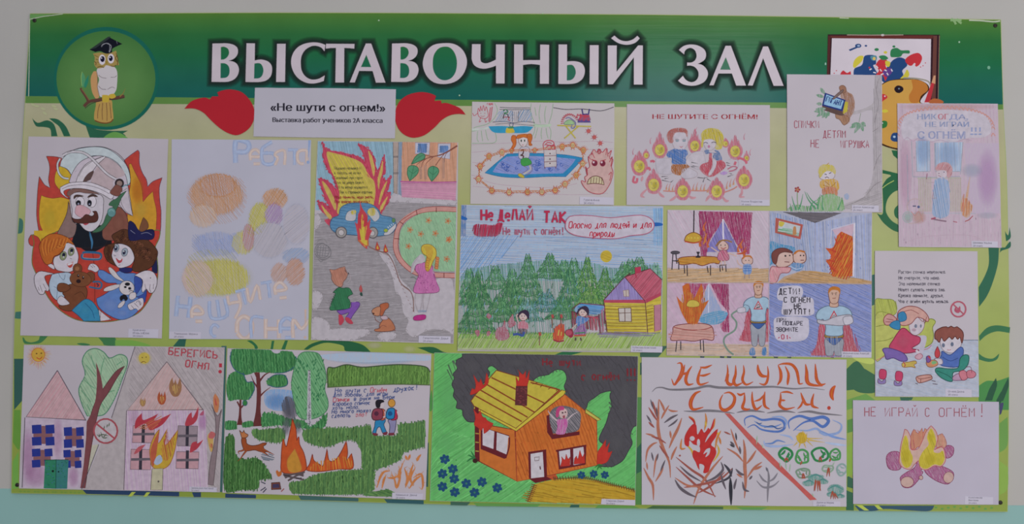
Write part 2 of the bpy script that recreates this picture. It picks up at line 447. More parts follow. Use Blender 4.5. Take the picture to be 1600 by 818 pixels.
# printed ground, a grid coloured by its own print: cream at the top to leaf green below
def xl(y): return 47-28*(y-21)/749 if y > 21 else 47
def lerpp(tab, x):
    for (a0, b0), (a1, b1) in zip(tab, tab[1:]):
        if x <= a1: return b0+(b1-b0)*(x-a0)/(a1-a0)
    return tab[-1][1]
TOP = [(47, 21), (200, 20.5), (420, 19.5), (640, 20), (780, 21), (1000, 22.5), (1200, 25), (1400, 28), (1564, 30.5)]
BOT = [(19, 770), (200, 773.5), (400, 779), (600, 785), (800, 790), (1000, 794), (1200, 796), (1400, 798), (1575, 799)]
LEF = [(21, 47), (165, 38.5), (350, 28), (560, 21), (770, 17.5)]
RIG = [(30, 1564), (170, 1568), (270, 1573), (380, 1575.5), (500, 1577), (640, 1576.5), (799, 1574.5)]
def gridprint(name, y0, y1, nx, ny, cf, label=None):
    """y0, y1: functions u -> y at left..right"""
    part(name, label); pts = []; cols = []; fc = []
    for j in range(ny+1):
        for i in range(nx+1):
            u = i/nx; w_ = j/ny
            yt, yb = y0(u), y1(u); y = yt+(yb-yt)*w_
            x = lerpp(LEF, y)*(1-u)+lerpp(RIG, y)*u+(1 if u == 0 else -1 if u == 1 else 0)*.8
            pts.append((x, y)); cols.append((*cf(u, y, w_), 1))
    for j in range(ny):
        for i in range(nx): a_ = j*(nx+1)+i; fc.append((a_, a_+1, a_+nx+2, a_+nx+1))
    nxt(); put(pts, fc, (0, 0, 0), 0, 1, cols)
def ytop(u): return lerpp(TOP, 47+u*1517)+.8
def ybot(u): return lerpp(BOT, 19+u*1556)-.8
def band(u): return 150+13*u
def strip(u): return 161+10*u
GR = [(0, 'a5a184'), (.06, 'a39f7e'), (.25, '989c66'), (.5, '929a54'), (.8, '889648'), (1, '7c8e40')]
GL_ = [(0, '9e9a80'), (.2, '9c9e70'), (.5, '8c9a54'), (.75, '849448'), (1, '7c8c3e')]
def ground(u, y, w_): return lerp(grad(GR, w_), grad(GL_, w_), .5+.5*math.sin(u*9))
gridprint('printed_ground', strip, ybot, 40, 24, ground, 'printed leaf green ground fading from cream')
BD = [(0, '4a7030'), (.1, '3c6c34'), (.25, '2a6236'), (.5, '20603e'), (.72, '205c4a'), (1, '1a5650')]
gridprint('header_band', ytop, band, 24, 12, lambda u, y, w_: grad(BD, w_), 'deep green printed header band')
gridprint('header_strip', band, strip, 24, 1, lambda u, y, w_: col('587c40'), 'light green strip under the header')
# swirls of the printed ground, as far as the gaps between the sheets show them
SWP = {}
def Sw(c, s):
    part('swirl_print'); Fl(c, s)
DOTS = []
def Dt(*k): DOTS.append(((G.fx, G.fy, G.fs), k))
DG = '2a5a44'; MG = '5f8f4a'
frame(0, 0, 3.557)
for s in ('178 655* 210 682 260 668 300 690 320 757* 285 757* 278 715 240 705 200 700', '272 657* 320 662 365 700 392 757* 355 757* 330 705 300 680', '515 700* 540 770 500 775', '575 757* 610 732 650 728 690 745 705 770*  640 772*'):
    Sw(DG, s)
frame(0, 0, 1)
Sw(DG, '130 185* 145 200 170 204 200 204* 175 216 142 220*'); Sw(MG, '165 212 178 206 192 210 200 220 160 222')
Sw('3e6a60', '30 340* 36 345 35 362 28 365*'); Sw('3e6a60', '24 487* 36 487 34 497 23 497*')
frame(20, 515, 5)
Sw('3f7048', '75 60* 90 105 150 110 220 100 275 48* 215 48 200 80 150 97 105 88 85 60'); Sw('3f7048', '668 60* 700 95 720 120 815 120 800 60*')
Sw('6f9a48', '800 80* 900 78 1000 95 1070 130 800 130*'); Sw('3f7048', '500 108 550 102 605 115 560 125'); Sw('2f5a4c', '1300 70* 1355 70* 1345 130* 1250 130*')
frame(340, 535, 3.271)
Sw('2f6442', '270 35* 283 35* 290 -10* 277 -10*'); Sw('2f6442', '325 35* 345 35* 360 -12* 345 -12*')
Sw('2f6442', '150 -10* 175 -10 205 20 200 40* 190 40* 185 15')
Sw('2a5a3c', '440 35* 480 5 560 -15 660 -10 740 10 785 50* 660 45 640 15 560 0 500 15 460 36*'); Sw('2a5a3c', '1020 25* 1100 22 1150 45 1180 55 1100 55 1060 40*')
frame(670, 545, 3.271)
Sw('2f6442', '640 30* 700 10 790 12 720 32*'); Sw('4f8a48', '5 250* 15 210 20 300 5 320*')
frame(1000, 540, 4.571)
Sw('3a5a4c', '0 50* 160 0* 200 0* 130 80* 0 80*'); Sw('3a5a4c', '0 120* 15 120* 15 200* 0 210*')
Sw('2f5a40', '1475 165* 1545 108 1600 160 1650 260 1600 300 1475 318*')
frame(1310, 370, 3.027)
Sw('2f5a40', '38 650* 75 602 180 655* 172 700 172 735 100 735 50 705*'); Sw('a8b45c', '60 560 160 575 160 600 100 590'); Sw('2f5a50', '157 180* 175 175* 170 320* 158 325*'); Sw('2f5a50', '290 757* 333 757* 333 775* 296 775*')
Sw('5f8a44', '38 770* 130 740* 180 775* 40 818*')
frame(1340, 210, 4.31)
Sw('255a3c', '168 238* 220 250 280 265* 280 372* 240 390 205 430 190 480 195 530 230 580 280 610* 280 660* 230 640 170 590 130 530* 170 530 168 380 165 350 195 300 225 275 168 262*')
St('a0b060', 5, '165 362 200 335 245 310'); Sw('255a3c', '280 470* 255 490 245 520 255 555 285 575*'); Sw('255a3c', '228 105* 280 110* 275 170* 240 140*')
frame(1510, 380, 3.146)
Sw('255a44', '108 20* 160 20* 155 100 130 190 100 260 62 312* 60 215* 90 160 110 100'); Sw('2f6442', '62 455* 100 415 150 402 215 412* 212 440* 150 432 100 450 65 480*')
Sw('2f6442', '60 540* 90 560 130 565 162 540* 150 570 110 582 62 570*')
Sw('3e7a40', '60 700* 100 675 150 675 210 655* 208 818* 60 818*'); Sw('1f4a34', '95 770* 110 720 145 660* 150 700 125 770*'); Sw('1f4a34', '160 770* 175 720 205 660* 208 700 180 775*'); Sw('255a44', '190 20* 215 -10 215 20 175 35 165 45 168 20*'); Sw('255a44', '190 -60* 205 -40 212 -80* 218 -30 195 -10*')
frame(1320, 610, 3.932)
for s, c in (('15 180* 50 170* 50 250* 15 260*', '4d7a3c'), ('15 430* 50 430* 50 480* 15 460*', '2f5a44'), ('15 360* 48 350* 48 400* 15 410*', '8aa044'), ('15 520* 50 540* 50 600* 15 590*', '2f5a44'), ('60 705* 550 705* 520 738 400 735 250 725 180 738 90 738*', '2c4a5c'), ('950 430* 1003 470* 1000 600 950 640*', '7a9a44'), ('950 80* 975 75 962 140* 950 150*', '3a3a5c'), ('950 200* 1000 160* 1000 330 950 380*', '5f8a44'), ('345 40* 420 40* 410 58* 350 58*', '2f5a44'), ('860 60* 890 0 920 0 905 60*', '1f4a34'), ('930 60* 965 0 990 5 960 70 945 90*', '1f4a34')): Sw(c, s)
for s in ('70 702* 105 702* 150 735* 120 735*', '180 702* 205 702* 235 728* 205 728*'): Sw('a3b04c', s)
for x in range(560, 940, 38): Dt('5a8a44', x, 715+random.uniform(-4, 10), 9, 6)
frame(0, 0, 1)
# left edge, bottom edge
for s, c in (('22 560* 37 560* 35 625* 22 640*', '33564f'), ('22 640* 32 640* 31 700 20 690*', '5f8a3c'), ('20 720* 29 705* 29 762* 19 764*', '6a9a48'), ('128 763.5* 280 768* 280 775* 135 771*', '2c3f5c'), ('346 540* 354 540* 348 768* 343 768*', '3f5f5c'), ('300 768.5* 314 768.5* 314 776* 303 776*', '2c3f5c'), ('352 770.5* 400 772.5* 400 778* 352 777*', '2c3f5c'), ('466 773.5* 560 777.5* 560 783* 470 780.5*', '3f5f5c'), ('600 779* 662 781* 662 787* 605 785*', '33565c'), ('704 783* 735 784* 730 789* 704 788.5*', '3f5f50'), ('740 785* 845 787* 840 791* 745 790*', '5a8a48'), ('892 788* 905 788* 905 792* 890 792*', '33564c'), ('935 788.5* 990 790* 1000 793.5* 930 793*', '5a8a48'), ('994 620* 1003 620* 1003 788* 993 788*', '4d7a44'), ('995 700* 1003 690* 1003 735* 994 740*', '2f5a44'), ('665 600* 673 600* 671 640* 664 650*', '33564c'), ('662 700* 670 690* 669 760* 661 760*', '33564c'), ('1020 789.5* 1130 791* 1130 795* 1010 794*', '3f5f3c'), ('1150 791.5* 1200 792* 1190 795.8* 1160 795.5*', '5a8a48'), ('1322 765* 1334 770* 1334 797* 1322 796.5*', '2f5a44'), ('1322 700* 1333 690* 1333 740* 1322 745*', '7a9a3c')): Sw(c, s)
for s in ('200 775* 206 775* 212 768* 206 768*', '224 775.5* 229 775.5* 235 768.5* 229 768.5*'): Sw('a3b04c', s)
for i in range(14): Dt('6d8a40', 32+i*7+random.uniform(-2, 2), 767+i*.15, 2.2, 1.3)
for x in (1097, 1128, 1139, 1178, 1212, 1233, 1300): Sw('2f3f44', [(x-3, 556, True), (x+4, 556.5, True), (x+3, 559, True), (x-3, 558.5, True)])
part('dot_print', 'small printed dots along the lower edge')
for fr, k in DOTS: frame(*fr); El(*k)
flush(); bpy.data.objects['dot_print']['kind'] = 'stuff'
frame(0, 0, 1)
# title lettering
L6 = ['60 90* 120 89* 165 88 215 96 250 118 260 150 250 185 222 212 185 225* 225 232 255 255 267 295 255 340 225 372 180 388 135 390* 53 389*|126 118* 150 115 180 130 190 160 180 190 155 212 126 216*|124 243* 160 246 185 265 194 300 188 335 165 356 123 360*',
 '326 88* 392 89* 390 222* 440 215 490 228 520 258 526 300 515 345 480 378 430 390 380 391* 318 390*|388 246* 430 244 452 270 458 305 448 340 425 360 385 363*', '565 92* 632 92* 627 390* 557 390*',
 '942 100* 935 152* 910 122 870 108 830 112 785 140 757 185 750 240 757 300 785 345 830 370 880 368 915 352 937 338* 930 382* 890 395 840 402 790 395 735 365 695 315 675 250 682 185 715 130 765 97 830 82 890 84',
 '948 92* 1170 93* 1168 130* 1130 126* 1090 124* 1088 394* 1020 394* 1025 124* 985 125* 945 130*', '1258 90* 1300 90* 1412 395* 1337 395* 1312 305* 1206 303* 1172 394* 1132 393*|1262 178* 1300 274* 1220 273*']
L6.append(' '.join(t if (i % 2) else str(float(t)+1403) for i, t in enumerate(L6[0].split('|')[0].split())))
L6[-1] += ''.join('|'+' '.join(t if (i % 2) else str(float(t)+1403) for i, t in enumerate(h.split())) for h in L6[0].split('|')[1:])
L7 = ['325 87 400 95 460 135 494 200 495 265 465 335 410 385 330 406 245 395 185 345 155 270 158 210 185 145 240 100|325 114 370 125 405 170 420 235 410 310 375 360 325 377 275 360 240 310 231 245 240 180 275 130',
 '538 95* 605 95* 603 200* 608 230 635 244 670 240 724 216* 725 97* 794 98* 792 402* 725 401* 725 262* 690 275 640 286 590 280 552 255 536 215 535 190*', '867 97* 936 98* 936 220* 1070 219* 1070 98* 1140 100* 1138 404* 1068 404* 1068 257* 1000 250 936 257* 935 402* 866 401*',
 '1214 97* 1280 98* 1280 230* 1340 228 1390 242 1415 275 1418 320 1400 365 1360 395 1310 405 1250 406* 1212 405*|1280 258* 1320 257 1342 285 1348 320 1335 355 1310 375 1278 378*', '1458 103* 1527 103* 1525 407* 1456 407*']
L8 = ['148 155* 218 155* 217 360* 385 155* 422 155* 420 460* 352 460* 352 248* 187 458* 148 458*', '200 78* 240 110 290 122 340 110 380 80* 398 100* 360 135 300 150 240 140 200 118 174 98*',
 '745 225* 703 190* 740 160 790 148 850 155 900 185 916 225 905 265 870 290 850 298* 890 310 925 350 928 395 900 440 840 466 780 468 730 455 697 430* 735 392* 760 425 800 442 835 430 855 400 855 360 830 325 795 312 768 314* 768 288* 800 288 830 270 842 235 830 195 800 175 770 180 750 200',
 '1068 158* 1110 158* 1228 468* 1152 468* 1118 374* 1012 374* 975 466* 942 466*|1070 246* 1108 345* 1026 344*', '1362 163* 1400 163* 1522 470* 1444 470* 1362 255* 1280 468* 1242 467*']
TS = [((320, 50, 5), L6), ((630, 50, 5), L7), ((920, 40, 5), L8)]
part('title_shadow', 'soft black printed glow round the title letters')
for fr, LL in TS:
    frame(*fr)
    for g in LL:
        q = g.split('|'); Sh('1c2624', q[0], 50, .8)
for fr, LL in TS:
    frame(*fr)
    for g in LL:
        q = g.split('|'); part('title_letter', 'white printed capital letter'); Fl('b4a9b0', q[0], holes=q[1:], n=5)
# the owl emblem
part('emblem_disc', 'round green emblem with a dark teal ring')
frame(0, 0, 3.557)
El('1a5c4e', 591, 436, 292, 286, n=64)
n = 48; pts = [(590, 432)]; cols = [(*col('567c46'), 1)]; fc = []
for k, c in ((.6, '527a44'), (1, '466f3c')):
    for i in range(n):
        t = 2*math.pi*i/n; pts.append((589+275*k*math.cos(t), 438+266*k*math.sin(t))); cols.append((*lerp(col(c), col('356a34'), .5*max(0, -math.sin(t))*k), 1))
for i in range(n): j = (i+1) % n; fc += [(0, 1+i, 1+j), (1+i, 1+n+i, 1+n+j, 1+j)]
nxt(); put(pts, fc, (0, 0, 0), 0, 1, cols)
part('owl_print', 'brown and white owl in a black mortarboard on a branch')
frame(100, 45, 5.279)
Fl('b58a5c', '245 350* 225 390 220 440 232 520 260 575* 290 560 280 450 275 360'); 
Fl('a8884c', '270 590 320 570 390 585 400 650 408 740 385 768 340 780 290 770 252 750 250 700 262 640')
for s in ('295 620 280 680 278 740', '320 610 315 680 318 750', '350 610 355 680 355 760', '378 610 385 680 390 740'): St('6a4a34', 5, s)
St('6a4428', 10, '255 755 290 770 340 778 385 768 405 745')
Fl('b9b2b4', '275 330 340 300 410 312 438 350 440 420 432 500 400 545 340 560 295 555 278 480 290 420 278 380')
for s in ('285 380 310 400 350 408', '385 400 420 398 435 385', '285 470 310 495 350 500', '360 500 395 480 420 490', '270 350 278 420 275 470 292 555'): St('5a4a50', 3.5, s)
Fl('96804a', '240 205* 300 195 360 205 430 180* 440 220 455 300* 430 300 410 315 350 300 330 318 275 325 250 290 255 240')
for x, s in ((250, 1), (262, 1), (270, 1)): St('5a4228', 4, [(x, 215+(x-250)*3, 0), (x+35, 235+(x-250)*2, 0)])
for s in ('275 320 300 310 330 320', '385 305 410 310 430 300', '440 220 425 240 440 270', '430 200 445 250 440 300', '250 270 265 280 262 300'): St('4a3420', 5, s)
El('c4bcc4', 315, 255, 28, 42); El('c4bcc4', 388, 246, 27, 40); El('16142a', 318, 250, 18, 24); El('16142a', 386, 244, 17, 23); El('c4bcc4', 311, 242, 5, 6); El('c4bcc4', 380, 236, 5, 6)
Fl('8a7434', '335 260* 350 268 365 262* 352 300*')
St('5a3c34', 26, '165 640 210 600 290 585 340 575 420 570 500 555'); St('5a3c34', 18, '200 600 180 560 150 515 138 488'); St('76583c', 8, '210 590 170 530 145 495'); St('8a6a3a', 9, '460 560 490 530 505 490', taper=1)
St('3a2a2c', 5, '175 655 230 615 330 590 430 582 498 568')
Fl('b49a3a', '315 545* 350 545 372 555 370 600 345 605 318 600'); Fl('b49a3a', '372 545 410 535 428 560 400 575 378 570')
Fl('4f8a60', '150 352* 175 400 172 460 150 480 140 420'); Fl('2f7a60', '205 380* 200 440 180 485 165 470 180 420'); St('8aaa5c', 4, '150 355 142 400 148 470')
Fl('141620', '210 172* 365 65* 482 125* 402 162 395 195 350 205 300 185 260 192*'); Fl('2c3434', '210 172* 365 65* 380 75 260 160*'); St('8a8a90', 5, '310 140 345 120 385 135 388 160 375 195'); St('8a8a90', 4, '310 150 325 125 370 122 378 160 372 190'); St('707078', 3, '434 100 440 125')
# painting and palette printed at the right end
part('painting_print', 'printed picture of a framed canvas with colour splashes')
frame(1200, 0, 3.408)
Fl('2c1820', '318 183* 915 185* 905 550* 310 550*', False); Fl('5a2c28', '326 190* 880 188* 875 206* 340 204*', False); Fl('4a2424', '320 190* 334 190* 326 400* 313 400*', False)
Fl('5f3a34', '880 190* 900 190* 892 545* 870 545*', False); St('9a8a80', 4, '420 186 560 187 720 186'); El('b0a8a8', 610, 187, 9, 6); St('8a6a5c', 3, '912 190 905 540')
Fl('bcb2ba', '340 204* 868 208* 862 550* 326 550*', False)
B1, R1, Y1, G1 = '24406e', 'b03038', 'b8ac3c', '2f7048'
Fl(Y1, '452 350 460 320 485 298 508 300 500 325 475 350 460 362'); Fl(B1, '455 400* 460 365 500 345 512 300 545 292 570 300 575 340 560 350 590 400*'); Fl('4a7a8a', '545 300 575 296 578 318 555 322')
Fl(B1, '600 400* 640 350 665 320 700 305 735 320 740 350 715 375 720 400 700 425 655 430 620 440 600 420'); Fl(R1, '573 350 590 320 620 312 638 330 625 350 640 380 625 430 610 400 575 400 590 375')
Fl(R1, '730 318 760 292 800 282 820 305 812 335 795 352 780 335 765 350 745 345'); Fl(G1, '652 300 655 265 685 255 710 268 750 268 752 285 720 285 705 302 670 305'); Fl(G1, '590 300 620 295 640 312 610 320')
Fl(Y1, '625 325 650 330 645 355 628 350'); Fl(Y1, '740 370 752 395 740 415 700 425 725 395'); Fl('5a3a7a', '610 380 650 360 660 385 630 410'); El(B1, 480, 244, 17, 11); El('8a9ab4', 482, 244, 8, 5); Fl(B1, '430 264* 470 248* 476 255* 436 272*'); El(B1, 521, 244, 7, 5); El(G1, 578, 264, 12, 8); El(G1, 670, 248, 8, 6); El(Y1, 625, 279, 10, 7)
Fl(R1, '385 392* 400 375 420 388 440 378* 442 397* 385 397*'); El(R1, 790, 347, 7, 8); El('c8a85c', 565, 312, 8, 9)
for x, y, r_ in ((364, 376, 3), (352, 390, 3), (825, 350, 3), (838, 335, 3), (812, 357, 3), (540, 360, 5)): El(R1, x, y, r_)
for s in ('540 372 552 366', '560 385 575 388', '600 398 615 392', '620 372 632 378', '655 368 662 380', '575 350 586 362', '596 368 604 380', '632 388 640 400'): St('c8c0c8', 6, s)
part('palette_print', 'printed wooden palette with paint blobs and a red brush')
Fl('3a2418', '600 450* 640 430 720 418 800 424 850 450 856 480 825 515 812 545 860 560 900 600 905 700 800 818 700 800 640 785 600 770*')
Fl('b58a44', '600 455* 650 430 720 424 790 424 840 445 850 480 815 510 806 545 850 560 890 600 890 690 800 800 700 790 650 780 600 760*')
Fl('a86a30', '762 425* 800 426 842 448 850 480 815 510 800 545 760 545 750 510 770 470'); St('8a8478', 8, '720 415 790 418 850 432 865 455')
Fl('201820', '672 470 690 455 715 462 720 480 700 495 680 490'); El('6a7a8a', 697, 472, 5, 4); Fl(R1, '600 512 612 500 630 508 635 520 615 535 600 545'); El('c8c0c8', 622, 512, 4); Fl(Y1, '600 590 625 582 640 592 620 600'); Fl('2f6a38', '600 655 615 642 635 650 630 675 605 682'); Fl('24406e', '652 735 665 708 700 712 700 750 665 752'); El('9ab0c8', 672, 728, 7, 6); El('c8c0c8', 610, 655, 3)
Fl('a83038', '832 545* 870 440* 885 445* 862 545*'); Fl('b88a6a', '870 440* 882 402* 892 402* 890 447*'); Fl('a05a34', '855 545 880 525 915 530 935 545 900 560')
# chips, scuffs and repairs on the vinyl
part('scuff_marks', 'worn and patched spots of the board print')
frame(0, 0, 3.557)
Fl('5f8a50', '166 80* 290 80* 168 107*', False); St('a8b09c', 4, '165 108 240 92 310 83 350 78', sm=False); St('a8b09c', 4, '160 535 166 108', sm=False)
for x, y in ((185, 582), (240, 605), (300, 590), (250, 630), (205, 590), (310, 605)): El('a5a882', x, y, 14, 6, random.random())
frame(1200, 0, 3.408)
for s in ('975 100 990 112 1000 130', '1005 100 1015 115 1030 125', '970 108 1030 108'): St('7a9a68', 12, s)
St('a8b09c', 7, '1070 108 1130 110 1200 116 1235 112'); St('a8b09c', 4, '380 96 430 98'); El('8aa890', 1018, 224, 5); El('6a9a80', 1175, 360, 8, 9); El('8ab0a0', 306, 340, 4, 7)
frame(0, 0, 1)
for x, y in ((592, 32), (718, 149), (848, 21)): El('9ab094', x, y, 1.2)
Blob('b0ac90', 585, 539, 14, 6, .6); Blob('b4b488', 640, 545, 12, 6, .6)
flush(); bpy.data.objects['scuff_marks']['kind'] = 'stuff'
# screws
def screw(px, py, dark='2a2420'):
    flush(); X, Z = wp(px, py, 0); n = 14; v = []; f_ = []
    prof = [(.0, -.0016), (.0016, -.0015), (.0028, -.0009), (.0031, 0.0), (.0031, .0008)]
    for r_, y in prof:
        for i in range(n): v.append((r_*math.cos(2*math.pi*i/n), y, r_*math.sin(2*math.pi*i/n)))
    for k in range(len(prof)-1):
        for i in range(n): j = (i+1) % n; f_.append((k*n+i, k*n+j, (k+1)*n+j, (k+1)*n+i))
    o = mesh_obj('screw', v, f_, [M_screw], board, (X, 0, Z-ZC))
    sl_ = mesh_obj('screw_slot', [(-.002, -.00175, -.0003), (.002, -.00175, -.0003), (.002, -.00175, .0003), (-.002, -.00175, .0003), (-.002, -.001, -.0003), (.002, -.001, -.0003), (.002, -.001, .0003), (-.002, -.001, .0003)], [(0, 1, 2, 3), (0, 4, 5, 1), (3, 2, 6, 7), (4, 7, 6, 5), (0, 3, 7, 4), (1, 5, 6, 2)], [M_slot], o)
M_screw, nt, b = nodes('dark_screw_metal'); b.inputs['Metallic'].default_value = .6; b.inputs['Base Color'].default_value = (.06, .05, .045, 1); b.inputs['Roughness'].default_value = .5
M_slot, nt, b = nodes('screw_slot_dark'); b.inputs['Base Color'].default_value = (.01, .01, .01, 1)
for x, y in ((54, 32), (1555, 40), (1563, 784.5), (27, 757)): screw(x, y)
# ------------------------------------------------------------------ cut-out flames and the title card
def cutout(name, label, fr, s, hexc):
    flush(); frame(*fr); y = -.0009; G.y0 = y; G.org = (0, 0)
    pts = [P2(a_, b_) for a_, b_ in path(s, True, True, 4)]
    cx = sum(p[0] for p in pts)/len(pts); cz = sum(p[1] for p in pts)/len(pts)
    o = slab(name, [(a_-cx, b_-cz) for a_, b_ in pts], .0003, pmat(hexc), None, (cx, y, cz)); tago(o, label, 'paper cutout', 'red paper flames beside the title card')
cutout('paper_flame', 'red paper flame cutout left of the white title card, tip pointing left', (0, 0, 3.557), '1025 603* 1060 565 1100 548 1140 542 1165 552* 1180 535* 1215 535* 1208 512* 1245 500 1285 497 1340 510 1380 545 1407 590 1415 640 1400 690 1370 725 1320 750 1270 740 1220 710 1170 665 1130 625 1080 603', 'a01c28')
cutout('paper_flame', 'red paper flame cutout right of the white title card, tip pointing right', (300, 20, 3.2), '1368 508* 1345 480 1310 462 1270 450 1248 453* 1245 438* 1212 440* 1220 415* 1190 402 1140 396 1080 410 1040 440 1020 480 1016 530 1030 575 1060 608 1105 624 1160 612 1210 575 1250 535 1290 512 1330 505', 'a01c28')
sheet('title_card', 'white title card with bold black typed lines between two red flames', 'card', [(398.4, 137), (508, 137.6), (618.7, 139.4), (617, 216), (506, 214.8), (396, 213)], mat=pmat('a6a2ac'))
part('card_lettering', 'black typed lettering'); frame(0, 0, 1)
def PTfit(t, x0, x1, y, h, c, bold=0, rot=0, mat=0):
    key = (t, bold)
    if key not in _fc:
        k0 = len(G.c.v), len(G.c.f), len(G.c.m), len(G.c.col); PT(t, 0, 0, h, c, bold)
        G.c.v, G.c.f, G.c.m, G.c.col = G.c.v[:k0[0]], G.c.f[:k0[1]], G.c.m[:k0[2]], G.c.col[:k0[3]]
    vv = _fc[key][0]; a_ = min(p[0] for p in vv); b_ = max(p[0] for p in vv); k = h/.73
    sx = (x1-x0)/((b_-a_)*k)
    for d in ((-.05, 0, .05) if bold else (0,)): PT(t, x0-a_*k*sx+d*h, y, h, c, bold, sx, rot, mat)
PTfit('«Не шути с огнем!»', 423, 601.5, 173, 12.2, '1c1a26', .006, .35)
PTfit('Выставка работ учеников 2А класса', 426, 597.5, 190.5, 7.2, '1e1c2a', .004, .45)
flush()
# ------------------------------------------------------------------ 1: the fireman with two children
K = '2c2226'
sheet('drawing_sheet', 'portrait drawing of a moustached fireman in white helmet hugging two children, flames behind', 'drawing', [(44.6, 213), (263, 217), (252.8, 528.4), (31.5, 523.6)])
A_ = (50, 220, 5.452); B_ = (50, 360, 4.81)
part('drawn_flames', 'red and yellow painted flames'); frame(*A_)
R_ = 'a83c34'
Fl(R_, '250 145* 190 133 122 130* 145 190 150 250 140 330 155 400* 110 375 85 340 62 302* 50 400 42 520 40 650 60 780* 20 795 -10 800* -30 850 20 900 300 900 320 500 320 300', out=K, ow=4)
Fl('b8922c', '80 462* 120 478 180 488 250 480 320 500* 320 820 90 815* 95 780 65 700 60 600 68 520', out='7a3428', ow=4)
Fl('b8982c', '235 215* 205 260 192 320 200 370 235 415* 330 380 340 300* 300 245 260 218', out='7a3428', ow=4)
Fl(R_, '785 165* 840 120 900 78* 915 100 915 190 940 270 975 330 985 390* 1030 345 1110 312* 1085 400 1090 520 1100 620 1085 820 1000 900 800 900 800 300', out='3a2a4a', ow=4)
Fl('b8862c', '825 200* 845 195 870 250 910 330 935 400 945 520* 985 470 1030 428* 1040 500 1060 590 1060 700 1040 820 940 900* 800 900* 820 500 840 350', out='7a3428', ow=4)
Blob('b06a28', 900, 420, 60, 130, .5); Blob('b8a044', 930, 590, 70, 90, .5); Blob('b8a83c', 150, 660, 80, 120, .5)
part('drawn_jacket', 'red fire jacket with blue clasps'); frame(*B_)
Fl('a63a30', '0 30* 45 45 70 60* 200 0* 900 0* 960 0 955 60 925 130 940 200 945 350 900 480 830 590 760 640 660 670 560 685 400 682 300 655 200 590 120 500 60 380 20 300 0 240 5 150 15 90', out='5a6a34', ow=6)
Fl('b8982c', '15 0* 95 0* 120 30 80 60 65 85* 45 50 15 35*'); St('7a3428', 5, '15 35 45 50 65 85')
Fl('1c1e44', '900 150* 935 200 942 320 900 300*')
Fl('18161e', '330 -40* 310 60 340 105 440 165 560 110 600 90 560 -40*', out=K); frame(*A_)
Fl('141820', '380 700* 400 705 470 760 500 790 620 770 640 818 600 900 360 900 355 800 365 750', out=K); frame(*B_)
St('38688c', 16, '432 0 440 40 452 90 447 140', taper=2)
St('5a2420', 4, '455 160 470 300 472 540')
St('2c5a7c', 17, '380 175 375 200 400 212 500 215 520 190 500 168 400 162 382 172'); St('8a9aa8', 3, '385 178 382 200 410 208 500 210 514 190'); St('2c5a7c', 13, '455 385 510 385 524 410 505 435 430 422'); St('1c2c44', 8, '485 395 500 410 490 420')
part('drawn_fireman', 'fireman with brown moustache and white helmet'); frame(*A_)
Fl('7c6460', '310 510* 300 600 270 680 215 795 260 818 350 818 380 720 345 680 330 600', out=K, ow=4)
Fl('76493e', '740 560 800 620 820 700 830 800 760 840 620 840 600 760 640 700 690 600', out=K, ow=4); Blob('8a5a4c', 740, 700, 60, 90, .7); St(K, 3, '700 790 760 760 810 790 815 830')
Fl('b8b0b8', '330 450* 400 435 500 440 600 470 608 560 600 650 570 720 510 770 450 755 400 700 345 670 345 600 330 520', out=K, ow=4)
Fl('aeb6ba', '240 215* 255 160 330 90 430 60 560 50 660 75 760 150 820 240 838 350 800 380* 790 290 740 200 650 140 540 125 480 140 430 180 380 250 335 290* 300 240', out='3a4450', ow=4)
Fl('b3a8b2', '315 350* 340 280 390 200 450 155 530 130 600 130 690 170 760 230 800 300 815 370 830 450 860 640* 800 610 740 540 690 495 620 460 540 430 400 385', out=K, ow=4)
Fl('aa989c', '500 350* 530 260 610 145 690 170 760 230 790 290 700 330 690 400 665 435 590 390')
Fl('c0b8be', '370 370* 400 280 470 190 600 135 625 140 560 200 500 280 415 380*', out=K, ow=4); St(K, 3, '400 300 440 230 520 170 590 140'); Fl('54403e', '428 362* 450 310 490 268 528 258 500 330*')
St(K, 21, '240 150 217 200 228 270 265 312 312 322'); St('b4b6ba', 14, '240 150 217 200 228 270 265 312 312 322')
St(K, 24, '262 125 320 95 380 92 440 102 500 140 560 200 640 280 715 325'); St('b8b2b8', 17, '262 125 320 95 380 92 440 102 500 140 560 200 640 280 715 325')
St(K, 4, '300 100 400 62 520 48 620 55 720 100 790 170 830 260 838 350 815 380 790 370'); St('5a8490', 8, '760 400 790 380 835 370')
Fl('c0b8c0', '240 395* 300 365 360 352 480 350 580 380 680 430 695 470 670 495 600 455 520 425 420 405 320 408 270 430 290 470 330 490* 290 480 245 440', out=K, ow=4)
Fl('755650', '298 462 310 425 370 405 450 410 550 440 575 458* 540 450 460 445 380 435 320 470*', out=K, ow=3); St(K, 3, '255 410 330 380 450 375 560 400 660 450')
El(K, 745, 360, 40); El('86706a', 745, 362, 24); Fl('72473e', '690 400 720 372 770 405 740 470 665 445', out=K)
Fl('b2a8b0', '755 440* 815 400* 830 500 860 640* 800 600 760 530*', out=K, ow=3)
Fl('3c6248', '805 425* 760 450 720 490 680 510 655 545 690 560 650 600 625 650 600 710 530 760 520 780 590 765 650 700 700 620 740 540 760 490*', out='24382c', ow=4); El('5c8484', 678, 608, 36, 40, out='24382c'); St('84a8a4', 5, '655 600 675 585 698 600')
El('c4bcc4', 410, 520, 38, 46, out=K); El('c4bcc4', 513, 515, 35, 50, out=K); El('14141c', 396, 530, 22, 26); El('14141c', 490, 530, 20, 28); El('8a8aa0', 396, 535, 8); El('8a8aa0', 490, 538, 7)
St('44322e', 22, '358 495 375 468 440 470', taper=2); St('44322e', 24, '472 482 515 462 560 475', taper=2)
Fl('bd949c', '385 550 430 548 480 575 500 600 470 640 420 652 370 620 370 580', out='7a5a60', ow=3)
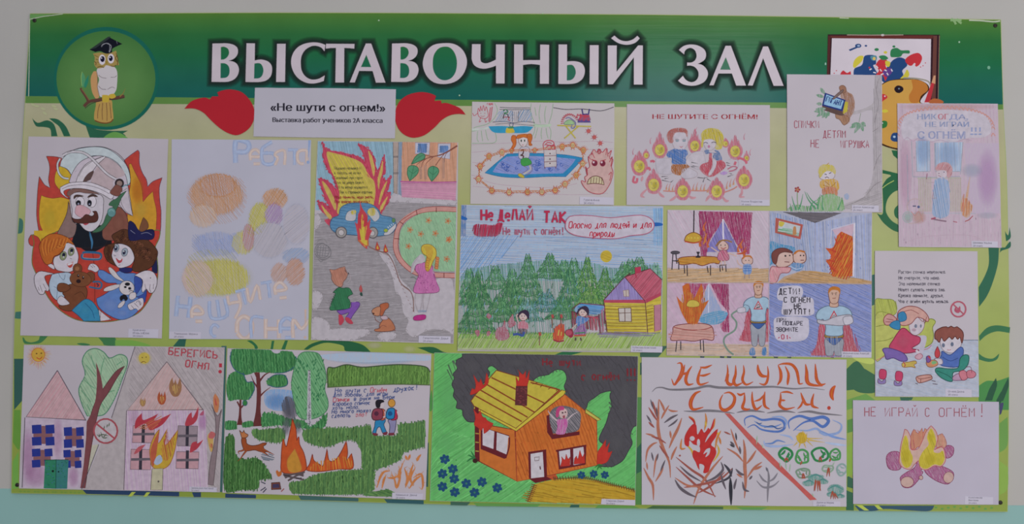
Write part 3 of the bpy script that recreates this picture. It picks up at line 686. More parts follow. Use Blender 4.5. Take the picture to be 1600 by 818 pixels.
Fl('a03c48', '425 690 460 680 490 695 455 718'); Fl('4e2a24', '340 650* 370 665 420 660 460 625 510 640 530 620 515 600* 550 600 565 650 545 690 480 698 420 702 360 692', out='2a1614', ow=4)
St(K, 3, '500 770 490 790')
part('drawn_boy', 'red haired boy with a brown toy bear'); frame(*B_)
Fl('b8b0b8', '20 340 60 305 130 315 175 325* 100 340 105 380 130 430 120 455 100 450 90 475 60 478 40 450 20 400', out=K, ow=4)
for s in ('60 410 70 440 80 460', '85 400 100 430 110 445', '45 420 55 450'): St('4a3a40', 3, s)
Fl('9eacbc', '150 330* 200 318 290 320 300 400 260 480 220 510 180 520 140 470 128 400', out=K, ow=4); St('4a5a70', 3, '200 320 215 350 240 370 250 330'); St('4a5a70', 3, '165 420 190 440 185 510')
Fl('bab2ba', '255 95* 300 90 330 130 350 190 340 250 320 290 280 312 220 305 180 290 160 240 170 200 210 180 240 140', out=K, ow=4)
Fl('bab2ba', '120 262 140 250 165 262 170 290 150 285', out=K)
Fl('aa5c26', '60 160 55 110 85 60 140 25 210 28 280 60 320 110* 270 90 255 95 240 140 200 180 165 195 150 240 110 255 80 220', out='4a2418', ow=4)
for i in range(16): St(('8a4420', 'c07a34')[i % 2], 4, [(75+i*13, 70-abs(i-6)*2+random.uniform(-8, 8)), (65+i*12, 120+random.uniform(-8, 8)), (85+i*8, 200-i*6+random.uniform(-8, 8))])
for x, y, rx, ry in ((235, 190, 25, 34), (295, 158, 23, 32)): El('7c8464', x, y, rx, ry, .3, out=K); El('1a1a30', x+4, y-8, 12, 16, .3); El('b8b4b8', x+3, y+8, 6)
Fl('a8403a', '262 250* 285 245 310 232* 303 268 285 280 270 268'); Fl('c8c0c4', '268 252 305 240 300 252 275 262'); St(K, 3, '285 208 300 212')
Fl('6a3e28', '250 430 300 400 400 420 415 480 390 540 340 590 280 605 220 590 200 565* 240 540 250 500 230 470', out='3a1e14', ow=4)
El('6a3e28', 342, 285, 35, 38, out='3a1e14'); El('6a3e28', 440, 348, 33, 40, out='3a1e14'); El('6e422a', 365, 365, 82, 57, .1, out='3a1e14'); Fl('6a3e28', '190 420 210 395 260 400 290 430 250 460 200 455', out='3a1e14', ow=4)
El('241418', 350, 380, 18, 15); El('241418', 348, 338, 8, 12); El('241418', 385, 352, 8, 12); El('c8b8b0', 350, 335, 3); El('c8b8b0', 387, 348, 3); El('8a5a3c', 340, 285, 16); St('3a1e14', 3, '320 480 370 460 400 500')
Fl('b8b0b8', '190 520 220 490 260 520 282 550 230 562 200 550', out=K)
Fl('347a9c', '300 600* 340 560 400 515 450 530 490 580 515 640 515 680* 390 680* 350 640', out='1c3a5a', ow=4); St('1c4a70', 4, '400 545 450 600 470 660'); Blob('4a98b4', 400, 600, 40, 40, .5)
Fl('bab2ba', '515 680* 500 590* 560 640 600 668*', out=K); St(K, 3, '520 600 510 670'); St(K, 3, '590 650 580 675')
part('drawn_girl', 'curly haired girl in blue with a white toy rabbit')
Fl('50301f', '620 90 600 40 640 10 700 -10 800 30 860 60 930 130 945 180 910 260 850 300 790 310 750 290 770 220 750 160 700 110 640 95 600 150 600 200 640 270* 570 230 540 160 560 110', out='241010', ow=4)
for i in range(70):
    t = random.random(); x = 640+t*270+random.uniform(-30, 30); y = 20+t*170+random.uniform(-25, 60)
    if x > 760 or y < 85: St(('2c1412', '7a4a38')[i % 3 == 0], 3, [(x-10, y), (x-3, y-9), (x+8, y-4), (x+6, y+8), (x-2, y+8)])
for i in range(14): x, y = 560+random.uniform(-10, 25), 110+i*9; St('2c1412', 3, [(x-9, y), (x, y-8), (x+9, y), (x, y+7)])
Fl('bab2ba', '625 100* 680 100 740 130 770 200 750 250 700 275 650 278 615 230 600 180', out=K, ow=4)
for x, y, rx, ry in ((697, 162, 23, 32), (636, 132, 18, 30)): El('8a94a0', x, y, rx, ry, .3, out=K); El('202038', x-4, y+2, 11, 17, .3); El('b8b4b8', x-6, y-6, 5)
Fl('a8404a', '630 205* 655 214 682 210* 675 235 655 245 642 235'); Fl('c8c0c4', '640 210 672 214 660 224'); St(K, 3, '615 180 622 190 632 186'); St(K, 3, '650 262 665 256')
Fl('5876ac', '500 295* 540 300 600 330 660 302 700 320 770 320 810 350 860 440 850 520 800 600 740 650 660 668 570 630 500 570 485 510* 560 470 640 400 560 390 500 340', out='243058', ow=4)
Blob('7a92c0', 590, 560, 70, 60, .6); Blob('7a92c0', 680, 620, 50, 30, .6); Fl('34488e', '770 350 810 345 830 400 800 460 770 500 830 480 862 450 850 540* 800 505 780 470', out='1c2450'); Fl('24265c', '655 288 700 278 752 284 742 312 682 314', out='14142c')
Fl('bab2ba', '420 290 440 250 480 255 505 290 480 312 450 300', out=K); St(K, 3, '440 262 462 280'); St(K, 3, '455 256 475 275')
Fl('bab2ba', '770 335* 850 300 910 310 940 360 935 420 910 465 880 465 860 440 835 465 825 440 830 370', out=K, ow=4); El(K, 892, 355, 4)
for s in ('850 400 855 435 870 450', '890 400 885 440 895 460', '915 400 912 440'): St('4a3a40', 3, s)
Fl('b8b0b2', '680 380 630 360 590 320 575 285 590 275 625 305 655 345 690 375', out=K); Fl('b8b0b2', '670 403 610 408 550 430 543 455 600 450 655 425', out=K)
El('bab2b6', 713, 430, 57, 54, out=K); El('16141c', 718, 402, 20, 13); El('16141c', 735, 434, 12, 10); El('16141c', 702, 424, 11, 8); St(K, 4, '730 455 750 450 765 460')
Fl('16141c', '668 490 700 480 722 508 705 530 690 515 670 530 660 510'); Fl('bab2b6', '740 470 778 465 782 500 750 520 730 505', out=K); Fl('bab2b6', '660 545 690 525 700 540 680 570 655 582 645 570', out=K)
Fl('bab2ba', '720 560 760 535 830 505 838 560 800 600 780 585 740 598', out=K)
for s in ('745 560 770 590', '770 545 800 575', '800 530 820 560', '785 540 800 525 820 545 810 560'): St(K, 3, s)
Fl('1c1c46', '722 10 740 -20 790 0 820 10 840 0 900 -10 920 10 900 60 860 60 830 40 800 65 745 40', out='0e0e24'); frame(*A_)
Fl('1c1c46', '825 690 870 700 910 760 960 770 1030 765 1045 800 1020 840 930 840 870 850 825 830', out='0e0e24'); Fl('6e4630', '950 650* 985 690 990 740 945 772 915 760 930 700', out=K); St('8a8aa0', 3, '930 790 980 780 1020 800'); St('8a8aa0', 3, '840 760 880 790')
caption([(201, 513), (248, 514), (247, 527.6), (200.5, 527)], [(207.5, 516.5, 'Кравченко', 3), (207.5, 521.2, 'Игорь и Юлия', 3), (207.5, 525.6, '2А класс', 3)])
# ------------------------------------------------------------------ 2: pencil drawing reduced to plain colour areas, with its lettering
sheet('drawing_sheet', 'portrait drawing of pale orange, yellow and blue pencil areas under the word Ребята', 'drawing', [(268.3, 217.3), (486.2, 218.7), (481.7, 530.7), (264, 528.8)], mat=pmat('a7a5b2'))
part('drawn_colour_areas', 'soft orange, yellow, blue and grey pencil areas'); frame(255, 200, 2.404)
for c, x, y, rx, ry, a_ in (('b0835c', 200, 250, 120, 90, .8), ('a8744c', 205, 215, 80, 50, .5), ('b49a84', 150, 330, 60, 50, .6), ('8a94b4', 200, 435, 95, 52, .85), ('aaa444', 215, 560, 130, 80, .9), ('aaa444', 300, 430, 50, 50, .6), ('aaa444', 365, 340, 50, 70, .8), ('b0845c', 420, 265, 55, 45, .8), ('b49a8c', 130, 565, 70, 80, .7), ('8a6c98', 415, 325, 40, 50, .55), ('9a98a4', 400, 420, 80, 80, .45), ('9c9aa8', 500, 360, 60, 90, .4), ('7a90b0', 500, 480, 60, 35, .6), ('a8785c', 495, 540, 42, 60, .7), ('a88474', 435, 545, 36, 45, .6), ('9a6058', 320, 410, 26, 60, .4)):
    Blob(c, x, y, rx, ry, a_*.4); Fl(c, [(x+rx*.8*math.cos(t*.5), y+ry*.8*math.sin(t*.5)) for t in range(12)], mat=1, a=a_*.8); Ha(c, [(x+rx*.85*math.cos(t*.5), y+ry*.85*math.sin(t*.5)) for t in range(12)], 40+x*.2, 5, 2.2, jit=5, var=.06)
for c, s, g in (('a8744c', '90 260 140 190 230 175 300 200 310 290 260 350 150 350', 7), ('a09a34', '90 500 150 460 260 470 310 590 200 630 100 620', 7), ('7484b0', '115 400 200 420 285 395 275 490 200 470 125 485', 6), ('a09a34', '335 300 390 295 380 380 320 400', 7), ('a8744c', '380 250 450 235 460 280 400 290', 7)):
    Ha(c, s, 50, g, 1.3, jit=4, var=.08)
part('pencil_lettering', 'pale blue and orange pencil lettering')
cb, co = '8496b8', 'b8a094'
OLN = [0]
def OL(t, x, y, h, rot=0, adv=1.0, w=13):
    OLN[0] += 1; c, c2 = ((cb, '9aa6c0'), (co, 'bfaea6'))[OLN[0] % 2 == 0]
    st = random.getstate(); HT(t, x, y, h, c, w, rot=rot, adv=adv, wid=.8, sm=True, jit=.12, mat=1, a=.9); random.setstate(st)
    HT(t, x, y, h, c2, w*.45, rot=rot, adv=adv, wid=.8, sm=True, jit=.12)
OL('Р', 272, 128, 80, adv=1, w=20); OL('е', 328, 135, 78, w=12); OL('б', 372, 135, 82, w=14); OL('я', 420, 140, 78, w=11); OL('т', 468, 138, 84, w=12); OL('а', 505, 134, 74, w=12); St(cb, 10, '550 45 545 110', taper=1); El(cb, 544, 128, 6)
part('pencil_lettering', 'pale blue and orange pencil lettering'); OL('Н', 48, 705, 78, rot=6, w=17); OL('е', 108, 725, 82, w=14); OL('ш', 182, 712, 95, rot=-8, w=14); OL('у', 252, 690, 90, rot=-10, w=12); OL('т', 285, 668, 84, rot=-14, w=11); OL('и', 328, 655, 84, rot=-14, w=12); OL('т', 375, 640, 88, rot=-8, w=12); OL('е', 425, 640, 84, rot=-8, w=13)
part('pencil_lettering', 'pale blue and orange pencil lettering'); OL('с', 180, 782, 62, w=12); OL('о', 278, 788, 118, w=17); OL('Г', 332, 788, 75, w=12); OL('н', 385, 788, 108, w=15); OL('е', 442, 785, 108, w=15); OL('м', 488, 788, 104, w=14); St(co, 8, '535 680 533 760', taper=1); El(co, 533, 785, 5)
caption([(264.6, 517.5), (314, 518.5), (313.5, 529.3), (264.2, 528.8)], [(272, 522.2, 'Тимошенко  Марина', 2.9), (272, 526.8, '2А класс', 2.9)])
# ------------------------------------------------------------------ 3: burning car, street and poplar fluff
sheet('drawing_sheet', 'portrait pencil drawing of a burning blue car in grey street with two children and puppy', 'drawing', [(496.5, 219.8), (716, 222.4), (714, 380), (708.6, 536.6), (486, 530.6), (490, 375)])
T3 = (485, 215, 4.957); U3 = (485, 375, 4.957)
part('drawn_street', 'grey pencil street with white fluff heaps'); frame(*T3)
Fl('84a0ae', '57 28* 642 28* 642 440* 560 560 40 560*', False); Ha('7896a8', '57 28* 642 28* 642 440* 560 560 40 560*', 80, 6, 3.5, sm=False, jit=0); Fl('76869a', '685 30* 712 30* 708 460* 680 450*', False)
Fl('8e888c', '40 600* 100 575 620 490 700 500 1130 520* 1110 1590* 5 1555* 25 900*', False)
frame(485, 215, 4.957)
Ha('837d81', '40 600* 620 490* 1128 520* 1108 1585* 8 1553*', 4, 7, 3, sm=False, jit=0, seg=160)
Ha('979196', '40 600* 620 490* 1128 520* 1108 1585* 8 1553*', -6, 22, 3, sm=False, jit=0, seg=120)
W3 = 'a9a2a8'
def fluff(s, k=3):
    Fl(W3, s); p = path(s, True); 
    for i in range(0, len(p), k):
        x, y = p[i]; St('7c7678', 3, [(x-12, y+5), (x-6, y-8), (x+6, y-8), (x+12, y+4)])
fluff('620 450 660 430 720 455 800 470 900 465 1000 480 1120 485 1125 520 1000 515 860 505 720 498 630 500 560 490')
fluff('30 600 60 595 80 640 60 690 30 710', 4)
frame(*U3)
fluff('20 400 70 400 95 440 70 500 40 540 15 520', 3); fluff('15 610 80 600 140 640 160 690 240 680 340 690 440 690 460 720 400 750 320 775 200 775 60 770 10 765', 3)
fluff('530 80 600 90 640 140 660 200 700 300 760 360 800 400 900 370 960 310 1100 310 1110 700 1060 700 940 690 860 720 800 750 740 700 760 620 720 560 700 440 660 400 640 300 600 200 560 150', 5); fluff('520 740 560 715 650 715 660 750 600 780 540 770', 3)
St('6a5a58', 8, '455 50 520 80 590 100 630 150 660 220 700 330 770 390 795 450 800 550', n=6); St('8a6a64', 4, '455 55 520 85 590 105 630 155 665 230 705 340 775 400 800 460 795 555')
for i in range(26):
    t = i/25; x = 455+t*345; y = (50+t*160) if t < .4 else 114+(t-.4)*730; St('7a5450', 3, [(x-5, y-5), (x+6, y+5)])
St('6a686c', 5, '95 22 150 60 155 120 100 150 45 120 35 70 60 30 100 22'); El(None, 96, 82, 50, 54, out='6a686c', ow=4)
for i in range(4): St('6e6c70', 4, [(62+i*20, 40), (52+i*20, 125)], sm=False); St('6e6c70', 4, [(48, 55+i*20), (140, 62+i*20)], sm=False)
St('6a686c', 4, '62 145 75 165 90 165 100 148'); frame(*T3); St('7a7678', 4, '50 818 60 800 95 780 120 800 130 818')
part('drawn_houses', 'orange house with pink base and blue windows')
Fl('b88c74', '712 30* 1138 34* 1130 350* 705 340*', False); Ha('b47e64', '712 30* 1138 34* 1130 350* 705 340*', 86, 9, 4, sm=False, jit=0)
Fl('b98a9c', '700 335* 1132 345* 1125 485* 708 460*', False); Ha('ac6c90', '700 335* 1132 345* 1125 485* 708 460*', 3, 9, 3.5, sm=False, jit=0); St('a04c84', 8, '695 338 900 345 1132 342'); St('8a4a6c', 3, '708 352 1128 358')
for q in ('812 38* 925 38* 920 130* 812 125*', '990 45* 1085 45* 1080 165* 985 150*'): Fl('a8a6b4', q, False, out='6a6678')
Ha('54709c', '835 45* 905 48* 900 118* 828 115*', 80, 4, 6, sm=False); Ha('54709c', '1003 62* 1068 62* 1066 120* 1000 115*', 80, 4, 6, sm=False); Fl('9c8c84', '640 35* 683 35* 672 435* 645 425*', False, out='4c4a50'); 
for y in (145, 152, 272, 280): St('4c4a50', 4, [(640, y), (682, y-2)])
part('drawn_branch', 'poplar branch with green leaves and catkins')
St('76463c', 13, '1138 62 1060 110 1000 135 900 160 840 195 815 222', taper=1); St('76463c', 6, '1010 135 940 145 870 130'); St('76463c', 6, '1040 120 1000 170 970 215'); St('76463c', 5, '950 150 900 195 895 215'); St('76463c', 5, '900 160 870 190 862 230'); St('6a4a48', 4, '1060 110 1040 150 1038 190')
for s in ('780 208* 810 150 850 120 885 130 885 160 850 180', '770 335* 750 280 760 225 800 215 835 235 830 280', '940 340* 912 290 915 240 950 220 990 240 990 280'): Fl('4c8464', s, out='244a34', ow=4); 
for s in ('782 205 830 160 880 130', '772 330 790 270 800 220', '940 335 950 280 955 225', '760 250 795 275 828 250', '920 260 950 285 985 255'): St('2c5a40', 3, s)
for x, y0, y1 in ((855, 225, 330), (893, 215, 330), (1030, 160, 320)):
    for i in range(int((y1-y0)/12)): St('6e6268', 3, [(x-9, y0+i*12), (x, y0+i*12+8), (x+9, y0+i*12)])
part('drawn_flowerbed', 'green flowerbed with a pink kerb')
Fl('8aa888', '1130 570* 1000 568 860 585 760 640 700 720 690 818 700 900 720 940 790 1000 940 1030 1118 1035*'); Ha('74a07c', '1130 570* 1000 568 860 585 760 640 700 720 690 818 700 900 720 940 790 1000 940 1030 1118 1035*', 70, 12, 4, jit=0, seg=40)
St('b4837c', 36, '1130 557 980 552 860 566 760 610 690 680 665 780 668 880 720 970 820 1045 960 1060 1118 1066', n=6)
for d in (-19, 17): St('8a3c38', 4, [(1130, 557+d), (980, 552+d), (860, 566+d), (762-d*.3, 612+d*.8), (690+d*.7, 680+d*.6), (665+d, 780), (668+d, 880-d*.2), (720+d*.7, 970-d*.7), (820, 1045-d), (960, 1060-d), (1118, 1066-d)])
for s in ('975 540 975 580', '820 560 828 600', '690 650 720 668', '650 780 690 784', '1035 1048 1035 1085'): St('5a2424', 5, s)
for x, y in ((915, 640), (1065, 645), (772, 712), (855, 745), (968, 740), (1075, 785), (760, 840), (1055, 938), (1070, 790)):
    for k in range(5): St('b06a44', 4, [(x+4*math.cos(k*1.26), y+4*math.sin(k*1.26)), (x+22*math.cos(k*1.26+.25), y+22*math.sin(k*1.26+.25)), (x+18*math.cos(k*1.26-.3), y+18*math.sin(k*1.26-.3)), (x+4*math.cos(k*1.26), y+4*math.sin(k*1.26))], close=False)
    El('a85a30', x, y, 7)
part('drawn_flames', 'red and yellow pencil flames')
RF = 'a83c50'
FP = '95 30* 130 90 250 115 380 150 420 190 440 240 405 120 370 45* 450 90 500 180 512 270* 540 220 575 130* 580 250 560 300 590 330 622 292* 600 400 570 440 622 418* 600 500 540 600* 200 610* 155 680 110 640 140 620 80 560 55 485* 120 520 160 560 110 460 60 315* 130 330 200 400 170 300 110 200'
Fl(RF, FP); Ha('b4485c', FP, 70, 9, 4, jit=8, var=.1)
Fl('b09c50', '128 110 180 118 300 150 390 190 430 245 445 300 490 330 505 420 490 520 480 600 230 600 215 520 225 440 205 350 160 250 135 170'); Ha('b4a840', '150 130 300 160 400 220 480 340 490 500 470 590 240 590 230 450 210 340 160 230', 60, 12, 5, jit=2)
for q_ in ('90 335 130 370 170 440 200 520 190 560 150 480 115 410', '85 520 130 570 165 610 150 630 110 580', '450 100 480 160 500 240 490 300 470 220 455 150', '560 180 560 260 540 330 530 400 520 330 540 250', '598 330 575 400 550 470 530 520 540 440 570 370', '600 455 575 520 545 575 540 540 570 490'): Fl('b49458', q_); Ha('b4a848', q_, 75, 9, 3)
pf = path(FP, True)
for i in range(len(pf)):
    x, y = pf[i]; x2, y2 = pf[(i+1) % len(pf)]
    if y < 590: St(('a4344c', 'b04458')[i % 2], 9, [(x+random.uniform(-6, 6), y+random.uniform(-6, 6)), ((x+x2)/2+random.uniform(-8, 8), (y+y2)/2+random.uniform(-8, 8)), (x2+random.uniform(-8, 8), y2+random.uniform(-4, 16))], taper=2)
part('drawn_poem', 'small hand-written poem')
for i, (t, x) in enumerate((('Подошла малышка И', 185), ('А сказать не хотел', 185), ('Тополиный пух горит', 185), ('Если по двору бежит', 190), ('И то ветер подхватит', 215), ('Пух и страшная картина', 225))): HT(t, x, 246+i*37, 21, '4c4c34', 3.2, wid=.68, adv=.78, a=1)
HT('Надо помнить, надо знать,', 190, 470, 22, '8a2c30', 4.2, wid=.7, adv=.8); HT('Пух опасно поджигать!', 190, 506, 22, '8a2c30', 4.2, wid=.7, adv=.86)
part('drawn_car', 'blue car drawn in pencil')
Fl('5a84a2', '155 660 175 620 220 600 235 545 290 512 370 505 470 515 530 560 550 600 620 615 650 640 668 680 640 730 580 755 480 762 300 750 200 735 160 700', out='34506c', ow=5)
Ha('40688e', '155 660 175 620 220 600 235 545 290 512 370 505 470 515 530 560 550 600 620 615 650 640 668 680 640 730 580 755 480 762 300 750 200 735 160 700', 8, 9, 4)
Fl('aaa8ac', '272 630 285 580 320 560 350 565 350 635 300 645', out='40586c'); Fl('aaa8ac', '440 580 460 545 500 545 530 580 535 620 500 650 470 620', out='40586c'); Ha('b4a440', '445 570 470 545 500 550 505 590 480 605 450 595', 80, 5, 5); Ha('b4a440', '318 570 350 562 350 590 322 595', 80, 5, 5)
El('8c8684', 240, 732, 42, 42, out='4a4448', ow=6); El('aca6a8', 240, 735, 22, out='4a4448'); El('8c8684', 485, 735, 38, 42, out='4a4448', ow=6); El('aca6a8', 480, 740, 20, out='4a4448')
Fl('b0acb0', '570 740* 620 700 665 660* 660 700 620 745 575 755', out='34506c'); El('8a9a3c', 585, 718, 17, 15, out='34506c'); El('5a7a4c', 645, 640, 14, 18, out='34506c')
for i in range(4): St('d0ccd0', 4, [(598+i*14, 690-i*10), (608+i*13, 700-i*9)])
part('drawn_flame', 'tall narrow flame before the car')
Fl('b04048', '382 468* 400 540 440 600 440 660 465 630 460 700 480 720* 460 760 440 830 440 860 400 830 370 790 365 750 345 650* 365 665 370 600 385 560'); Fl('b8a640', '402 590 415 640 412 690 440 680 430 740 420 820 430 850 400 810 385 740 380 700 395 710 395 640')
for i in range(16): x = 370+i*5; St('a8303c', 4, [(x, 560+random.uniform(0, 60)), (x+random.uniform(-8, 8), 640+random.uniform(0, 150))], taper=2)
frame(*U3); Fl('b0603c', '365 0* 450 0* 450 45 420 40 380 15'); Fl('b8a040', '385 0* 440 0* 440 40 410 25')
for x, y in ((522, 72), (585, 90)): part('drawn_flame', 'small flame'); Fl('a83c34', [(x-18, y-8), (x-5, y-62, True), (x+8, y-30), (x+18, y-2), (x, y+4)]); Fl('b89a40', [(x-8, y-8), (x-3, y-35, True), (x+8, y-6)])
part('drawn_boy', 'squatting boy in a green shirt')
Fl('a87868', '165 270 150 225* 190 230 225 215 270 205* 270 240 290 260 275 300 255 320 250 350 230 362 190 340 165 300', out='6a4438'); Ha('96604e', '165 270 190 230 270 215 280 280 240 345 190 340', 70, 6, 3); El(None, 300, 275, 2); St('a89ca0', 3, '285 230 305 260 310 300 290 330 270 340'); El('3a3438', 297, 256, 4, 6)
Fl('34704c', '220 365 175 405* 195 420 150 530 200 540 300 530* 310 480 290 440 330 415* 300 370 250 372', out='1c3c2c', ow=4); Ha('245a3c', '220 370 190 410 160 525 300 525 305 470 290 430 320 410 290 375', 75, 9, 4)
Fl('744c98', '205 545* 310 525 320 480 375 480 380 510 330 580 310 610 275 600 300 560 240 575', out='44286c', ow=4); Fl('a83c4c', '220 575* 245 580 262 620 240 655 222 645'); Fl('a83c4c', '270 600 300 600 332 640 310 648 280 630')
St('a49a9e', 4, '310 475 350 475 395 450 398 435 380 430 330 445'); St('8a8488', 3, '170 430 155 480 160 510'); Fl('28443c', '385 410 400 405 405 430 390 430'); Fl('a84c4c', '390 400 380 375 392 345* 402 375 400 398', out='8a2c34', ow=2)
part('drawn_puppy', 'brown spotted puppy sitting')
Fl('a4684c', '600 600 640 640 655 690 600 705 510 705 500 690 540 680 535 660 560 620', out='5a342c', ow=4); Fl('ac785c', '480 540 520 515 560 520 560 560 530 585 495 580 480 560', out='5a342c', ow=4); Fl('a0583c', '540 500 580 485 605 490 605 520 580 540 560 580 540 580 545 530', out='5a342c', ow=4); El('3c2420', 490, 567, 8, 6); Fl('a8949c', '545 590 590 585 600 610 560 615', out='6a4a48'); St('7a4a40', 4, '500 590 510 620 545 640'); St('7a4a40', 5, '640 690 660 700'); St('7a4a40', 4, '520 690 560 660 590 670')
part('drawn_girl', 'blond girl in a spotted pink dress')
for s in ('815 415 812 480 835 555', '870 415 865 480 850 550', '880 415 875 480 880 560', '930 415 915 490 895 560'): St('9a9094', 3, s)
Fl('b06a98', '820 195 870 175 935 180 955 260 975 320 997 395 900 410 802 402 820 320 840 270 815 235', out='7a3c68', ow=4); Ha('a2528a', '820 195 935 180 975 320 990 390 810 400 835 270', 80, 12, 3.5)
for i in range(32): El('8a4478', 835+random.random()*125, 265+random.random()*125, 3.5)
Fl('b8a440', '860 60 880 35 930 35 970 70 975 120 950 165 920 235 895 232 890 180 905 130 870 100', out='8a5c28', ow=4); 
for i in range(7): St('a46a30', 3, [(875+i*10, 45), (900+i*8, 90), (900+i*5, 160)])
for i in range(5): El('b4784c', 985-i*2, 140+i*18, 14, 11, .5, out='a0482c'); El('b88a3c', 912-i*2, 150+i*18, 14, 11, .5, out='96602c')
Fl('a9a2a8', '840 120 870 110 890 150 870 175 820 190 800 240 780 250 790 180', out=None); St('8a8488', 3, '840 125 800 180 785 240 820 245'); St('5a6a60', 4, '775 290 800 285 820 300'); Fl('a42c74', '800 595 830 580 890 578 890 608 850 620 805 618', out='6a1c50'); St('5a80a0', 3, '835 545 900 545'); St('5a80a0', 3, '835 555 900 552')
St('a4869a', 8, '955 200 950 240 960 260')
caption([(654.5, 524), (704.5, 525), (704, 536), (654, 535)], [(661, 529, 'Гапактионова  Дарья', 3), (661, 533.6, '2А класс', 3)])
# ------------------------------------------------------------------ 4: sprites round the blue carpet
sheet('drawing_sheet', 'landscape drawing of a girl on blue carpet ringed by small orange fire sprites', 'drawing', [(737.7, 158.8), (960, 161.4), (959.4, 320.5), (734.8, 318.3)], mat=pmat('aea7a9'))
frame(730, 150, 4.546); OR = 'b0562c'
part('drawn_curtains', 'green outlined curtains and a window over a blue pool')
for s in ('35 345 345 330 500 320 750 330', '30 400 140 390', '35 470 75 475', '30 560 60 565', '120 600 250 630 600 650 780 620', '200 690 400 690 760 700 1000 690', '40 640 150 650', '650 330 900 320 1035 330', '860 380 1035 375'): St('a58c98', 3, s)
GC = '7c9a78'
for s in ('195 50 215 100 190 160 140 200 60 220 35 240', '35 235 35 250 100 235 150 225 160 215', '35 335 100 335 195 330 205 280 185 230', '75 250 70 300 80 325', '100 245 105 290 110 320', '130 240 140 290 150 315', '455 50 450 110 470 170 480 215 475 260 450 300', '610 55 600 130 580 200 595 250 590 310', '520 60 510 130 520 195', '560 70 550 130 555 190', '480 80 490 140', '500 225 490 270 480 300', '530 225 525 270 530 305', '560 225 565 265 575 300', '480 200 530 205 595 200'): St(GC, 4, s)
Fl('a2b29e', '470 200 530 205 590 198 590 215 530 222 475 218'); Fl('aeb4ae', '35 230 100 228 160 215 150 232 90 240 38 246')
St('3c3844', 4, '232 80 330 84 450 84'); St('3c3844', 4, '230 95 330 96 452 96'); St('3c3844', 4, '180 185 260 180 330 190 400 180 480 188'); St('3c3844', 3, '200 200 300 195 480 210'); St('3c3844', 4, '322 105 322 182'); St('3c3844', 4, '365 105 362 180'); St('6a6670', 3, '335 110 340 180'); St('6a6670', 3, '350 110 352 180')
Ha('5c7c9c', '225 110 320 105 318 178 200 180 215 140', 120, 9, 4); Ha('5c7c9c', '370 110 445 100 455 175 365 178', 120, 9, 4)
St('2c6a3c', 6, '255 105 275 95 290 115 262 120 285 130'); St('9c2c3c', 5, '255 150 300 150 290 165 305 175'); St('3c2c30', 6, '262 125 255 160'); St('3c2c30', 6, '285 125 295 155')
Fl('2f86a8', '150 215* 250 212 320 218 400 212 470 218* 440 250 400 262 300 262 190 258'); Fl('b4a03c', '280 225* 325 228* 335 258 275 260'); El(None, 313, 203, 13, 15, out='2c3c6c', ow=4); Fl('3c7a5c', '295 218 325 215 330 228 292 230')
RS = 'a83c4c'
def sprite(x, y, r=17, c=OR, body='b48a5c', ang=None, f=1):
    El(body, x, y, r, r*1.2, out=c, ow=4)
    for k in range(6): a_ = -2.6+k*.42; St(c, 4, [(x+r*math.cos(a_), y+f*r*1.2*math.sin(a_)), (x+r*1.9*math.cos(a_+.1), y+f*r*2.1*math.sin(a_))], taper=1)
    El('2c1c20', x-r*.35, y-f*r*.1, 2.4, 3.5); El('2c1c20', x+r*.35, y-f*r*.1, 2.4, 3.5); St('6a2c24', 2.5, [(x-r*.35, y+f*r*.5), (x, y+f*r*.65), (x+r*.35, y+f*r*.5)])
    for s in (-1, 1): St(c, 4, [(x+s*r*.4, y+f*r*1.1), (x+s*r*.7, y+f*r*1.9)]); St(c, 4, [(x+s*r, y), (x+s*r*2, y-f*r*.5)])
part('drawn_fire_sprite', 'red outlined flame sprite by the curtain')
St(RS, 4, '75 110 80 85 90 110 95 70 105 105 115 65 125 105 135 75 145 110 150 140 130 160 100 155 80 140 75 110'); St(RS, 4, '75 120 50 140 38 120'); St(RS, 4, '38 120 45 135'); St(RS, 4, '95 155 85 185 100 175'); St(RS, 4, '125 158 130 185 140 175'); El(RS, 97, 122, 3); El(RS, 125, 122, 3); St(RS, 3, '95 140 110 145 125 140'); St(RS, 6, '165 80 155 170 162 180'); St(RS, 6, '178 75 165 175'); HT('горю', 142, 62, 18, RS, 3.5)
part('drawn_carpet', 'blue carpet with curled pattern')
Fl('2a78a4', '285 410* 420 405 600 410 720 420 825 440* 770 500 700 572* 560 572 400 580 240 572 125 545* 200 480', out='1c5484')
Fl('7f86b4', '280 430* 420 425 600 432 770 448* 740 490 680 548* 480 552 340 556 180 540* 220 480')
Ha('5f74ac', '280 430* 770 448* 680 548* 180 540*', 25, 9, 4)
for i in range(34):
    x = random.choice([random.uniform(230, 370), random.uniform(475, 520), random.uniform(560, 700)]); y = random.uniform(455, 535)
    if x < 700-(y-440)*.6: r_ = random.uniform(8, 16); St('2c4a94', 4, [(x+r_*math.cos(k*.9)*(1-k*.08), y+r_*math.sin(k*.9)*(1-k*.08)) for k in range(7)])
part('drawn_girl', 'girl with orange ponytails and a green skirt')
Fl('aaa6b0', '370 380 400 358 440 370 435 440 370 442', out='54546a'); St('a8a09c', 12, '435 480 450 520 400 555'); St('76584c', 3, '400 495 430 520 385 550'); St('76584c', 3, '455 478 460 530 410 570')
Fl('bab0b0', '368 300 425 295 425 340 400 362 372 340', out='7a5a54')
Fl('b4642c', '350 300 355 280 380 272 420 270 440 280 435 300 400 292 370 300', out='8a3c1c'); Fl('b0602c', '345 280* 320 280 312 310 325 340 310 375 325 378 345 350 348 320', out='8a3c1c'); Fl('b0602c', '430 270 455 270 462 300 452 330 462 348 440 350 435 320 425 290', out='8a3c1c')
